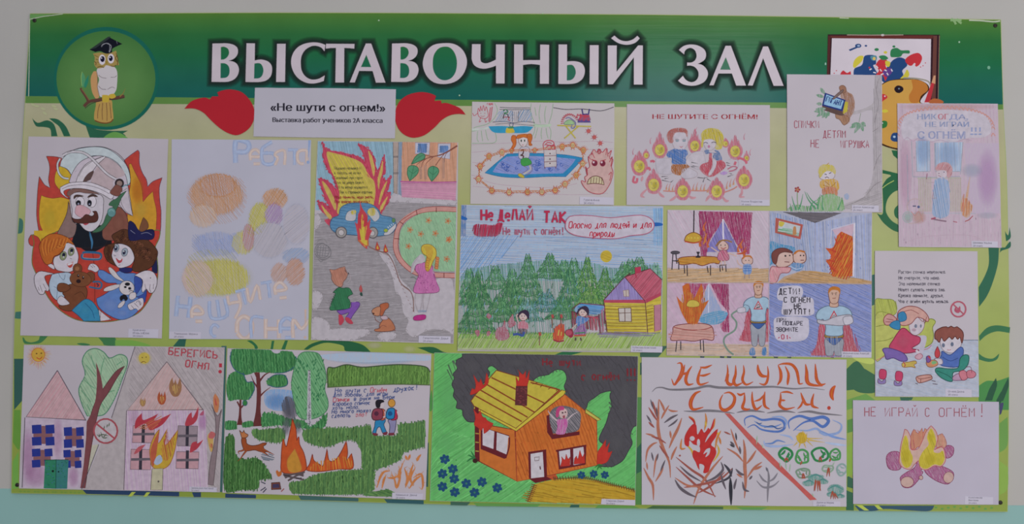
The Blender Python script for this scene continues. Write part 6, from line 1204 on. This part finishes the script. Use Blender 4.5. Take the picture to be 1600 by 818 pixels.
tuft('565 130 600 128 660 112 740 125 860 115 950 112 1060 122 1085 150 1085 215* 900 212 700 220 560 228*', ('587c3c', '4a6c34', '648844'), 88, 8, 6, 2); St('3c4c34', 6, '565 225 562 132 600 128 660 112 740 125 860 115 950 112 1060 122 1085 150'); St('4c5c38', 5, '560 228 700 220 900 212 1085 216')
tuft('230 370 260 360 300 365 350 385 440 400 480 430 550 370 560 370 545 430 480 442 330 420 230 425', GB, 80, 9, 7, 12); tuft('38 405 90 400 100 430 90 442 40 442', GB, 88, 7, 6, 4); tuft('130 410 175 400 180 425 130 432', GB, 88, 8, 6, 4)
tuft('440 450 520 440 700 435 780 425 790 470 850 480 920 470 925 420 1000 410 1062 400* 1060 530* 950 560 930 600 800 650 740 640 735 560 700 500 650 500 560 530 490 520 440 490', GA, 86, 9, 7, 12)
tuft('175 450 240 445 330 440 345 490 300 510 200 490', GA, 86, 9, 7, 10); tuft('40 500 85 480 90 560 120 600 200 590 250 640 275 690 215 700 205 745 120 750 35 745', ('406834', '30582c', '4c7440'), 86, 8, 7, 14)
tuft('365 720 430 705 520 670 640 655 790 650 800 700 780 765 600 775 380 770*', GA, 86, 9, 7, 8); tuft('740 778 860 750 900 765 890 785', GA, 20, 8, 6, 4)
part('drawn_deer', 'brown deer leaping')
DE = '8c4424'
Fl(DE, '128 480 145 490 150 515 175 525 205 522 230 512* 250 512 245 522 235 528 240 545 262 556* 225 558 190 548 160 552 138 550 128 530 122 500', out='4c2418', ow=3); Fl('a86840', '112 446* 124 458 130 456 134 446* 140 460 156 470 150 482 138 486 124 484 118 466', out='4c2418', ow=3)
for s in ('140 545 122 552 106 556 112 570', '148 550 132 570 118 590 102 605', '235 545 262 558 290 572', '222 552 246 566 268 582'): St('4c2418', 11, s, taper=1); St(DE, 8, s, taper=1)
Ha('50606c', '222 572 250 568 285 575 285 600 240 600', 15, 6, 4)
part('drawn_campfire', 'tall orange campfire with logs and smoke')
Blob('4c4c58', 365, 340, 40, 75, .75); Blob('64646e', 350, 430, 24, 50, .6); Blob('64646e', 410, 430, 24, 40, .5); Ha('54545e', '330 310 350 275 385 290 400 350 400 400 370 370 335 350', 80, 7, 5)
Fl('b04c24', '330 660 325 600 328 540* 335 490 345 520* 352 530 360 500 375 430 382 388* 400 440 405 500* 415 480 420 520 440 560 452 610 450 650 400 668', out='7c2c1c', ow=4); Fl('b07c30', '360 650 355 600 380 560* 395 540* 420 600 430 650 390 665', out='a8582c', ow=4)
Fl('b04c24', '455 650 470 620 485 568* 492 600 520 620 540 625 560 542* 570 600 600 600 630 560 658 502* 665 560 660 600 685 565* 692 640 620 645 520 658', out='7c2c1c', ow=4); Ha('b47830', '470 650 500 610 560 600 640 580 680 600 685 635 560 650', 80, 14, 5); Fl('ac6030', '298 660 305 650 315 660 325 650 328 672 310 684')
for s in ('335 670 380 672 446 660', '345 690 390 670 440 680', '370 700 400 680 440 668', '340 680 400 690 440 700', '360 705 380 690'): St('54484a', 9, s)
for s in ('335 676 370 680', '400 694 430 690'): St('28242c', 4, s)
part('drawn_matchbox', 'small brown matchbox and matches'); Fl('6a3c30', '275 715* 318 712* 325 748* 275 750*', False, out='2c1c24'); Fl('3c3450', '282 722* 314 720* 318 740* 280 742*', False); St('3c3c4c', 5, '222 710 245 720'); St('3c3c4c', 5, '220 755 245 738'); St('3c3c4c', 5, '232 765 250 745'); St('8c4844', 5, '325 760 340 745')
part('drawn_dry_grass', 'orange flame-like grass')
for s in ('815 740 830 690 850 660 880 655', '840 745 850 700 860 680', '890 670 905 700 915 740 930 700 935 650 950 610', '870 690 900 690 920 680', '960 740 975 700 990 650 1000 620', '980 745 1010 700 1040 680', '1000 690 1040 670 1050 720 1045 750', '970 600 960 575', '975 600 985 570', '1020 605 1030 580', '1015 600 1040 570', '955 640 970 690 960 730', '1010 640 985 690 1000 730', '930 640 925 690 940 660'):
    St('b47040', 12, s, taper=2); p = path(s, False)
    for x, y in p[::2]: St('b47c4c', 4, [(x, y), (x+random.uniform(-18, 18), y-random.uniform(8, 20))], taper=1)
part('drawn_child')
Fl('2874a0', '810 395 850 385 858 400 850 420 865 458* 845 462 830 430 815 440 808 470* 792 465 802 430', out='1c3450'); Fl('6a2c38', '795 460 820 465 812 475 796 472'); Fl('6a2c38', '845 460 868 455 864 470 848 470')
Fl('a85444', '835 340 855 345 860 375 850 395 830 390', out='4c2428'); St('b4a8ac', 6, '855 350 858 375 845 380'); Fl('7c3848', '795 345 815 335 840 340 845 365 838 390 800 395 788 375', out='3c2028', ow=4); El('4c2438', 812, 362, 12, 12); Fl('b8acb0', '838 300 850 315 845 332 830 332'); Fl('1c1820', '808 300 820 290 845 292 852 302 835 310 830 330 815 332 808 320')
part('drawn_child'); Fl('7c7898', '872 395 910 390 910 430 902 460 880 465 880 420', out='2c2838'); Fl('6a2c38', '875 462 902 460 900 472 876 472'); Fl('a02c48', '895 345 915 345 920 370 915 392 885 392', out='4c2428'); St('b8acb0', 6, '918 350 925 375 925 392'); Fl('2474a4', '870 340 890 333 905 340 905 370 898 388 868 388 860 370', out='1c3048', ow=4); El('1c4878', 882, 362, 12, 12); El('b88438', 890, 308, 18, 20, out='6a4420')
part('drawn_poem', 'blue and red handwritten verse')
BP = '3c4c7c'; RP = 'a84858'
sl = dict(slant=.18, sm=True)
HF('Не шути с', 600, 772, 256, 24, BP, 3.4, rot=-1, **sl); HF('Огнём', 780, 868, 254, 24, RP, 3.4, rot=-1, **sl); HF('дружок!', 900, 1026, 250, 24, BP, 3.8, rot=-5, **sl)
HF('Для забавы, для игры', 592, 882, 276, 19, BP, 3.4, rot=-1.5, **sl); HF('Спички', 590, 676, 302, 22, RP, 3.4, rot=-2, **sl); HF('в руки не бери', 698, 925, 296, 19, BP, 3.4, rot=-3, **sl)
HF('Коробка спичек', 590, 782, 322, 19, BP, 3.2, rot=-2, **sl); HF('хоть мала,', 588, 738, 342, 19, BP, 3.2, rot=-2, **sl); HF('Но много может', 584, 790, 362, 19, BP, 3.4, rot=-2, **sl); HF('сделать', 584, 690, 382, 19, BP, 3.4, rot=-2, **sl); HF('зла!', 706, 772, 378, 20, RP, 3.2, rot=-4, **sl)
caption([(613, 768.8), (661, 770.4), (660.3, 780), (612.5, 778.6)], [(618.5, 773.6, 'Камышина  Диана', 2.9), (618.5, 778, '2А класс', 2.7)])
# ------------------------------------------------------------------ 13: burning orange house
sheet('drawing_sheet', 'landscape painting of a burning orange house with yellow plank roof under black smoke', 'drawing', [(678.6, 550.5), (997, 556), (992.5, 788.7), (671.5, 782)])
frame(670, 545, 3.271)
part('drawn_field', 'bright green field')
Fl('5fa860', '28 19* 1070 36* 1055 797* 6 775*', False); Ha('57a058', '28 19* 1070 36* 1055 797* 6 775*', -35, 12, 7, sm=False, jit=0, seg=120, var=.08); Ha('68ac68', '20 400 500 600 500 760 30 760', -35, 20, 6, jit=0, seg=90)
for x, y, rx, ry in ((100, 250, 70, 160), (260, 650, 90, 60), (90, 480, 70, 60)): Blob('6cb070', x, y, rx, ry, .5)
part('drawn_smoke', 'black and grey smoke')
SM = '48464b'
Fl(SM, '170 40 170 25* 330 25 800 33 1070 38* 1066 390* 1045 400 1030 440 1040 480 1020 520 990 570 940 600* 860 590 900 500 870 460 905 380 920 330 935 290 925 240 930 214 880 225 845 250 815 270 805 300 770 350 770 390 750 420 700 425 620 360 605 330 640 270 700 230 692 190 705 150 690 112 650 105 610 130 560 140 530 165 520 190 490 180 440 180 420 150 400 125 370 125 345 100 320 85 300 100 310 130 260 200 240 230 225 270 240 300 240 372* 200 370 175 340 170 310 140 300 145 270 125 240 130 210 118 180 130 150 125 125 145 100 140 60', out='302e34', ow=4)
Ha('524f54', '170 40 1060 45 1050 390 990 560 900 590 920 300 930 214 845 250 770 350 700 400 610 330 700 200 690 112 530 165 440 180 345 100 300 100 240 300 200 360 130 200', 60, 20, 7, jit=0, seg=60, var=.1, mat=2, a=.6)
for x, y, rx, ry in ((220, 90, 60, 50), (600, 70, 80, 30), (850, 130, 120, 60), (1000, 250, 40, 120), (680, 350, 60, 60), (960, 480, 50, 70), (450, 70, 60, 30)): Blob('605e62', x, y, rx, ry, .5)
part('drawn_house', 'orange house walls'); BRN = '5c1c24'
Fl('b4642c', '237 372* 255 380* 440 412* 450 675* 255 572* 237 560*', False, out='6c2420', ow=5); Fl('b8662c', '443 410* 668 210* 805 320* 858 368* 862 592* 640 640 450 676*', False, out='8c3424', ow=4)
Ha('ac5826', '445 412* 668 214* 856 368* 860 590* 452 672*', 70, 16, 8, sm=False, jit=0, seg=110, var=.06); Blob('bc7434', 560, 450, 80, 80, .35)
part('drawn_roof', 'yellow plank roof with brown lines')
Fl('b0a03c', '345 108* 490 150 670 205* 445 410* 232 292* 215 265* 240 230*', False, out='6c3420', ow=5); Fl('b8a83c', '232 292* 445 404* 680 208* 700 215* 690 235 447 420* 230 305*', False, out='6c3420', ow=4); Fl('b0a850', '800 305* 880 360* 862 366* 800 325*', False, out='6c5420', ow=4)
for s in ('320 145 590 275', '292 178 540 322', '262 208 505 348', '238 238 475 370', '520 170 670 208'): St('7c3c20', 7, s)
for s in ('530 178 560 170', '570 195 580 180', '610 205 625 195', '650 215 660 202'): St('6c3420', 4, s)
part('drawn_chimney', 'dark brick chimney'); Fl('54282c', '445 188* 505 186* 502 290* 440 286*', False)
for i in range(30): x, y = 448+random.random()*50, 195+random.random()*88; St('74383a', 4, [(x, y), (x+8, y)])
part('drawn_window', 'white side window and drainpipe')
Fl(BRN, '265 395* 425 445* 400 555 385 560* 265 510*', False); Fl('b4aeb4', '275 400* 335 420* 330 510* 275 490*', False); Fl('b4aeb4', '348 425* 410 445* 402 540* 345 515*', False); Fl('b4642c', '425 445* 412 440 400 560*', False)
Fl('b4642c', '406 452* 425 448* 428 560* 398 560*', False); St(BRN, 7, '412 450 410 500 395 550')
Fl(BRN, '235 290* 255 300* 260 575* 235 572*', False)
for y in (340, 385, 430, 475, 520): St('a08c3c', 5, [(238, y), (256, y+2)])
part('drawn_door', 'white door in dark red frame'); Fl(BRN, '508 525* 600 512* 605 665* 512 660*', False); Fl('b6b0b6', '520 535* 582 525* 590 652* 523 660*', False); Fl(BRN, '512 662* 605 650* 635 665* 545 684*', False); Fl(None or 'b6b0b6', '540 553* 565 550* 562 568* 542 570*', False, out='4c2428', ow=3); St('4c2428', 6, '568 598 571 615')
Fl('a84c2c', '600 650* 650 640* 665 662* 640 670*', False)
part('drawn_window', 'window with flames behind'); Fl(BRN, '655 518* 805 490* 802 590* 665 615*', False); Fl('b6b0b6', '665 520* 722 506* 724 590* 672 598*', False); Fl('b6b0b6', '738 503* 790 498* 798 582* 740 592*', False); St(BRN, 9, '650 520 805 492', sm=False)
part('drawn_window', 'open upper window full of smoke'); Fl(BRN, '602 340* 615 335* 635 435* 770 420* 770 438* 630 460* 605 425*', False); Fl('5c5a60', '615 345 640 300 700 290 770 320 775 370 755 420 635 432*')
Ha('8c8488', '630 320 760 310 760 410 640 425', 50, 9, 3)
part('drawn_girl_in_window', 'person in pink waving from the window')
Fl('ac4c8c', '655 362 680 358 708 356 710 385 700 420 690 435 650 432 658 400', mat=1, a=1); El('b89c9c', 688, 328, 22, 27); Fl('a83c6c', '650 345 652 310 670 292 690 295 690 310 670 315 662 345'); El('3c2c34', 684, 325, 5, 4); El('3c2c34', 698, 322, 4, 4); Fl('8c4450', '684 342 695 338 696 350 688 354'); St('b0a0a4', 9, '655 365 630 345 612 320 610 312', taper=1); St('b0a0a4', 9, '708 362 735 335 765 320', taper=1)
part('drawn_flames', 'red flames'); RF2 = 'ac3028'
for s in ('232 385 238 350 228 305* 250 330 262 312* 275 345 290 350* 300 365 330 380* 318 400 300 420 282 432* 278 400 270 415 250 400', '212 232 222 200* 235 205 240 180 228 130* 255 170 265 150* 280 185 290 150 295 120* 305 150 300 180 265 208 240 225', '448 188* 445 140* 460 165 462 120 455 105* 480 130 495 110* 498 150 515 105* 510 160 502 188*', '860 585 865 520* 880 500 905 462* 905 500 925 475* 915 525 938 520* 915 570 890 585', '672 600* 680 570 678 548* 695 565 702 535* 712 560 722 550* 722 595*', '742 588* 745 560 755 545* 762 560 772 515* 785 550 795 530* 798 582*'): Fl(RF2, s, out='8c2420', ow=2)
part('drawn_garden', 'blue flowers, yellow sand path and a small fence')
Fl('ac8c2c', '540 690* 620 670 700 662 780 662 870 675 960 695 1056 722* 1055 797* 500 780*'); Ha('a07c24', '545 692 700 665 870 678 1050 725 1050 790 510 778', 10, 14, 6, jit=0, seg=90)
p = path('640 660 740 655 800 655 880 675 960 695 1050 718', False, True, 8)
St('5c4424', 4, '640 662 740 657 800 657 880 677 960 697 1050 720')
for x, y in p[::1]: St('5c3c24', 4, [(x-3, y-9), (x+2, y+12)])
for i in range(10): y = 690+i*9; St('6c3c24', 4, [(535-i*3.5-10, y), (545-i*3.5+8, y+9)]); 
St('6c3c24', 4, '540 690 505 780')
FB = '1c4468'
def flower(x, y, r):
    for k in range(6): a_ = k*1.047+.3; El(FB, x+r*.58*math.cos(a_), y+r*.55*math.sin(a_), r*.42, r*.33, a_, n=10)
    El('347058', x, y, r*.2)
for x, y in ((82, 562), (123, 612), (70, 636), (130, 662), (192, 686), (272, 678), (70, 702), (133, 730), (234, 732), (350, 708)): part('drawn_flower'); flower(x, y, 27)
for x, y in ((780, 643), (843, 637), (900, 642)): part('drawn_flower'); flower(x, y, 22)
part('drawn_bushes')
for s in ('195 575 215 560 235 562', '200 540 222 550 236 565', '215 520 230 545 240 565'): St('2c6c3c', 8, s, taper=2)
El('34201c', 237, 570, 13, 12)
for s in ('848 605 870 590 890 595', '860 618 870 600 885 612'): St('2c6c34', 8, s, taper=2)
part('drawn_lettering', 'dark red lettering on the smoke'); HF('Не шути', 582, 800, 84, 36, '74242c', 7); HF('с огнём', 782, 984, 157, 38, '74242c', 7)
for x in (1015, 1033, 1052): St('74242c', 8, [(x, 98), (x+1, 138)]); El('74242c', x, 158, 4)
caption([(940, 778.5), (992.6, 780.4), (992.3, 789), (939, 787)], [(947, 783, 'Гладкова Дарья', 2.8), (947, 787, '2А класс', 2.6)])
# ------------------------------------------------------------------ 14: brush lettering over burnt and green forest
sheet('drawing_sheet', 'landscape brush painting split by red diagonal, burnt trees left and green trees right', 'drawing', [(1002.6, 557.6), (1322.7, 561.3), (1322.7, 791), (1002.6, 787.8)], mat=pmat('aca6ae'))
frame(995, 550, 3.271)
part('brush_lettering', 'large red brush lettering underlined in grey')
GR_ = '6c686e'
for s in ('78 202 100 182 130 180 170 190 240 190 300 185 360 172 420 180 520 180 620 178 700 176 800 186 880 182 960 192', '240 300 300 302 360 298 430 302 500 312', '510 308 560 298 600 298 655 306', '665 310 720 302 760 300 810 308', '822 308 880 302 940 312 1050 322'): St(GR_, 13, s, taper=2)
def br(s, w=14, c='a84028'):
    St('b0605c', w*1.25, s, taper=2); St(c, w, s, taper=2); St('b05c24', w*.45, s, taper=2)
for s, w in (('205 58 225 55 232 80 225 110 205 150 190 165 178 135', 13), ('192 165 215 140 235 105 245 62', 12), ('225 112 250 108 262 100', 11), ('282 70 262 100 250 140 262 165 290 160', 14), ('330 75 318 110 312 145 325 165 368 152', 13), ('322 75 350 78 385 64', 10), ('318 118 345 118 378 106', 10),
    ('462 62 465 100 458 130 450 150', 9), ('470 110 462 150 480 165 505 150', 15), ('505 65 505 110 495 150 510 168 540 155', 14), ('545 65 548 100 540 140 560 165 595 150', 12), ('618 62 622 95 640 120 675 122', 16), ('668 70 672 110 665 150 650 165 625 158', 11),
    ('722 65 750 58 790 62 815 90 825 130 830 160 850 158', 13), ('722 65 735 100 735 140 718 168', 14), ('758 70 775 110 772 150 770 168', 12), ('862 60 868 100 870 145 890 165 950 172', 17), ('912 58 915 100 920 140 940 165 965 160', 14)): br(s, w)
for s, w in (('328 198 300 210 280 240 275 270 290 292 340 280', 17), ('440 215 425 250 430 285 455 295 490 270 500 230 475 205 445 210', 15), ('512 208 530 218 552 206', 10), ('550 206 550 245 540 282 560 292 580 288', 13), ('590 200 590 240 600 280 615 290 640 270', 13), ('600 250 630 240 650 215', 9), ('655 200 650 240 655 275 680 290', 13), ('735 205 735 240 730 270 760 290 808 280', 13), ('735 205 770 202 800 212', 9), ('735 245 760 245', 9), ('838 205 850 240 865 265 895 265', 13), ('905 210 895 250 900 275 930 285', 13), ('820 290 840 270 850 240', 9)): br(s, w)
br('1015 170 1000 190 995 220 1005 245', 20); El('a84034', 982, 284, 9, 10)
part('drawn_burnt_trees', 'brown and grey brush strokes of burnt trees')
C1, C2, C3 = 'a06450', '8c4c44', '585058'
for c, w, s in ((C1, 17, '112 240 110 300 108 370 115 430 135 490 165 560 172 640'), (C2, 12, '80 250 95 300 108 340'), (C2, 11, '60 280 85 320 105 350'), (C1, 12, '115 240 135 280 140 300'), (C1, 11, '165 270 140 310 125 340'), (C3, 9, '70 240 85 290'), (C3, 9, '100 280 105 330'), (C3, 10, '50 320 75 360'), (C3, 12, '140 360 175 335 210 318'), (C3, 10, '160 380 190 360 210 340'), (C2, 12, '60 355 90 385'), (C1, 11, '45 415 80 425 105 445'), (C2, 11, '75 430 110 440 150 465'), (C1, 15, '230 335 210 390 185 440 165 490'), (C1, 11, '170 400 175 440'), (C1, 12, '105 460 80 470 55 500 45 560'), (C2, 11, '115 475 140 510 165 540'), (C1, 12, '205 480 185 520 175 550'), (C1, 10, '210 300 180 300 160 290'),
    (C1, 14, '35 590 60 640 82 680 85 755'), (C1, 12, '135 570 125 610 95 660'), (C1, 9, '105 520 95 560 85 640'), (C3, 9, '75 510 85 555'), (C3, 9, '110 515 100 555'), (C3, 10, '145 550 120 610'), (C1, 9, '50 560 55 600'),
    (C2, 13, '200 535 280 600 350 650 400 740'), (C2, 12, '200 585 260 640 330 700 405 735'), (C1, 13, '440 530 380 600 320 690 290 775'), (C2, 13, '490 590 420 650 300 680 240 690'), (C3, 16, '195 650 220 690 260 720 305 740'), (C3, 11, '220 580 270 625 330 660'), (C3, 14, '430 560 440 600 400 640 350 660'), (C1, 11, '195 640 260 680 330 685'), (C2, 12, '450 610 380 680 310 720'), ('3c3a42', 12, '490 590 470 640 400 670'), ('3c3a42', 14, '445 570 470 600 485 635'), ('2c2c34', 19, '478 640 480 700 482 780'), (C3, 12, '430 620 440 660 455 700'), (C3, 12, '510 645 500 680 498 700'), (C2, 10, '215 530 225 525'),
    (C1, 18, '545 445 552 500 552 580 556 660 550 745'), (C1, 10, '480 390 500 450 525 510'), (C3, 13, '478 455 500 480'), (C3, 12, '525 480 530 520'), (C1, 11, '460 490 510 520 545 560'), (C1, 13, '610 500 585 540 560 570'), (C1, 12, '640 560 600 590 565 640'), (C3, 11, '590 630 575 650'), (C1, 13, '600 600 640 580'), (C3, 14, '505 595 530 620 550 625'), (C3, 12, '540 660 550 700 575 710'), (C1, 10, '510 620 540 640'), ('3c3a42', 9, '505 410 510 450'), ('3c3a42', 10, '475 470 500 485'), (C2, 9, '445 405 480 420'),
    ('76727a', 12, '668 590 675 640 670 700 668 765'), ('76727a', 10, '625 620 645 650 670 665'), ('76727a', 10, '720 615 700 645 675 660'), ('76727a', 11, '612 655 640 685 668 690 700 680 728 655'), ('5c5a62', 8, '660 585 668 610')): St(c, w, s, taper=2)
part('drawn_fire', 'red and yellow brush fire')
for s in ('265 325 290 345 300 380', '350 310 355 350 345 400', '400 335 390 380 360 410', '230 440 225 490 250 490', '430 400 410 440 400 500', '420 430 430 470'): St('b0703c', 11, s, taper=2)
for s in ('250 470 280 500 290 540', '410 470 420 510 390 560', '355 380 350 350', '300 500 320 540 310 590', '400 420 425 410'): St('b4943c', 10, s, taper=2)
Fl('a82c2c', '245 470 245 430 265 390 290 365 305 375 310 420 330 390 345 410 365 385* 375 400 355 440 350 460 372 430 400 400 415 390* 405 430 380 470 400 490 405 520 380 570 365 610 340 615 345 580 320 570 320 600 308 580 300 560 285 530 290 500 320 510 320 480 290 470 270 450 265 480', holes=['340 520 355 495 375 490 370 520 350 535 360 510'])
El('aca6ae', 283, 440, 13, 12); El('aca6ae', 315, 462, 8, 20); St('a82c2c', 10, '395 340 385 380 365 420', taper=2); St('a82c2c', 10, '265 330 290 350 300 380', taper=2)
part('drawn_diagonal', 'red diagonal stripe'); Fl('ac5450', '448 310* 475 312* 560 400 620 460 720 560 830 670 920 752* 885 755* 800 670 700 580 600 480 520 390', mat=0)
part('drawn_sky', 'blue brush clouds and a yellow sun')
for c, w, s in (('4c68a4', 13, '555 375 552 340 590 325 640 345 700 340 745 350 755 385 720 405 640 395 600 370 565 385'), ('5c78ac', 9, '600 350 640 375 700 380 740 365'), ('3c5484', 6, '610 355 625 365 640 360'), ('3c5484', 7, '650 385 690 375 720 390 750 380'), ('7c90b8', 11, '690 330 740 330 765 355 755 385'), ('4c68a4', 17, '780 390 778 350 830 325 890 340 950 330 980 350 950 380 900 350 850 360 800 400'), ('7c90b8', 13, '810 395 870 400 920 390 960 420 1030 410 1045 370 1000 345'), ('8c9cc0', 12, '650 450 660 475 720 480 800 470'), ('5c78ac', 10, '655 465 690 465 720 450 760 460'), ('8c9cc0', 10, '730 420 780 430 800 450'), ('6c84b4', 12, '940 400 1000 430 1070 445'), ('9caac8', 12, '960 460 1020 470 1070 475'), ('7c90b8', 10, '930 410 980 425')): St(c, w, s, taper=2)
El('b49838', 843, 437, 27, 29); Ha('a88424', '820 415 865 412 868 455 825 462', 85, 8, 3)
for s in ('820 460 800 480', '835 465 828 490', '855 465 865 490', '870 450 900 480', '870 440 950 440', '875 447 960 460', '848 410 850 398'): St('b4984c', 8, s, taper=1)
part('drawn_green_trees', 'green crowned trees')
G1, G2, G3 = '2c7444', '44844c', '5c8880'
def crown(c, x, y, rx, ry, w=12, n=9):
    q = [(x+rx*math.cos(k*6.283/n)*(1+random.uniform(-.22, .12)), y+ry*math.sin(k*6.283/n)*(1+random.uniform(-.25, .12))) for k in range(n)]
    St(c, w, q, close=True)
    for k in range(4): a_ = random.uniform(0, 6.28); St(c, w*.8, [(x+rx*.7*math.cos(a_), y+ry*.7*math.sin(a_)), (x+rx*.4*math.cos(a_+.8), y+ry*.4*math.sin(a_+.8)), (x+rx*.75*math.cos(a_+1.5), y+ry*.7*math.sin(a_+1.5))], taper=2)
for f_ in ((G1, 760, 522, 34, 32, 13), (G2, 845, 535, 36, 36, 11), (G1, 935, 520, 45, 34, 12), (G2, 1015, 525, 28, 30, 10), ('6c8470', 850, 615, 40, 26, 9), ('7c9480', 975, 595, 32, 20, 8), ('7c9490', 1045, 600, 26, 30, 9)): crown(*f_)
for f_ in ((915, 640, 46, 20), (880, 668, 34, 18), (950, 660, 30, 16), (1015, 700, 50, 24), (1000, 725, 34, 14), (1040, 735, 24, 12)): Fl(G3, [(f_[0]+f_[2]*math.cos(k*.7)*random.uniform(.8, 1.1), f_[1]+f_[3]*math.sin(k*.7)*random.uniform(.7, 1.15)) for k in range(9)], mat=1, a=1); St('4c7c78', 9, [(f_[0]-f_[2]*.8, f_[1]), (f_[0], f_[1]-f_[3]*.8), (f_[0]+f_[2]*.8, f_[1]+2)], taper=2)
for s in ('755 560 765 540 775 560', '835 575 845 555', '930 560 938 535 945 560', '985 560 990 540', '845 645 850 620 860 645', '970 635 980 590 985 635', '905 710 915 650 910 708', '925 710 925 655 940 708', '935 650 935 708', '990 750 1000 710 1005 750', '1015 750 1010 720 1028 748', '752 545 770 548', '840 640 862 640'): St('904838', 9, s, taper=2)
for s in ('615 425 612 470', '640 470 645 490', '785 570 780 610', '760 560 765 600', '895 720 905 740', '1000 580 1010 560', '730 560 735 590'): St('8ca48c', 6, s, taper=2)
caption([(1270, 781.8), (1313, 782.6), (1313, 790.7), (1270, 790.2)], [(1275.5, 785.6, 'Дюпина Мария', 2.9), (1275.5, 789.8, '2А класс', 2.7)])
# ------------------------------------------------------------------ 15: logs and a fire
sheet('drawing_sheet', 'landscape pencil drawing of a yellow campfire on four purple logs', 'drawing', [(1332.7, 624.7), (1560.8, 627.3), (1560.3, 788), (1333, 786.7)], mat=pmat('a7a1af'))
frame(1320, 610, 3.932)
part('drawn_lettering', 'thin dark red lettering'); HF('НЕ', 122, 202, 156, 54, '8c4450', 5.5, jit=.1); HF('ИГРАЙ', 248, 458, 157, 52, '8c4450', 5, jit=.1); HF('С', 495, 530, 157, 50, '8c4450', 5, jit=.1); HF('ОГНЁМ', 580, 818, 159, 52, '8c4450', 5, jit=.1); St('8c4450', 5, '842 80 842 138', sm=False); El('8c4450', 841, 156, 5, 4)
def log(s, c='94587c'): part('drawn_log'); Pc(c, s, a=1, out='6c2c44', ow=4); Ha('8c4870', s, 60, 9, 4, jit=1)
log('255 410 275 380 310 372 340 385 350 440 340 480 300 488 265 470'); log('610 350 640 335 668 350 665 390 640 412 615 405'); log('345 560 342 530 380 500 430 470 445 425* 465 430 470 490 480 500 450 550 410 590 370 595 350 580'); log('490 490 540 458 600 465 660 495 668 530 640 570 600 568 540 540')
part('log_ends'); El('b0948c', 383, 560, 40, 33, out='6c2c44'); El('b0948c', 637, 532, 31, 36, .4, out='6c2c44'); El('b0948c', 468, 533, 12, 13, out='6c2c44'); Blob('ac7c98', 295, 420, 24, 30, .7); Blob('ac7c98', 570, 500, 40, 20, .6); Blob('ac7c98', 642, 365, 14, 14, .6)
part('drawn_flames', 'yellow flames with orange edges')
Fl('b08068', '405 280 425 235* 450 262 475 228* 480 260 492 230* 510 250 520 300 480 340 450 345 430 360 410 360', out='8c4850', ow=3); Ha('ac6454', '405 280 425 240 470 250 515 260 510 310 430 355 408 350', 85, 8, 3, var=.05); Fl('b08874', '560 290 598 262* 615 290 625 330 600 360 570 370', out='8c4850', ow=3); Ha('ac6c5c', '565 295 598 268 618 320 590 355', 85, 8, 3)
Fl('b4968c', '335 410 345 330 358 280 368 236* 385 245 405 290 402 340 412 362 450 355 475 310 500 250 530 214* 560 250 570 300 550 362* 600 340* 615 380 618 430 590 465 550 460 505 485 465 475 455 430 430 450 400 482 355 470 335 440', out='a04c54', ow=4)
for s in ('350 440 343 390 352 330 370 275 388 300 395 360 418 410 402 462 372 472', '468 468 455 425 480 372 515 330 505 285 530 232 552 270 560 320 545 372 578 382 603 368 612 420 590 458 550 452 505 478'): Fl('b0a23a', s); Ha('a89632', s, 70, 10, 4, jit=0)
Blob('b4a834', 375, 400, 24, 50, .6); Blob('b4a834', 525, 420, 40, 40, .6); Blob('b4a834', 530, 290, 18, 30, .6); St('a04c54', 4, '410 362 425 350 420 300'); St('a04c54', 4, '550 362 580 345 605 350')
caption([(1508, 774.5), (1551.5, 776), (1551.5, 787.2), (1507, 787)], [(1513, 777.8, 'Колесникова', 2.7), (1513, 782, 'Виктория', 2.7), (1513, 786.2, '2А класс', 2.5)])
flush()
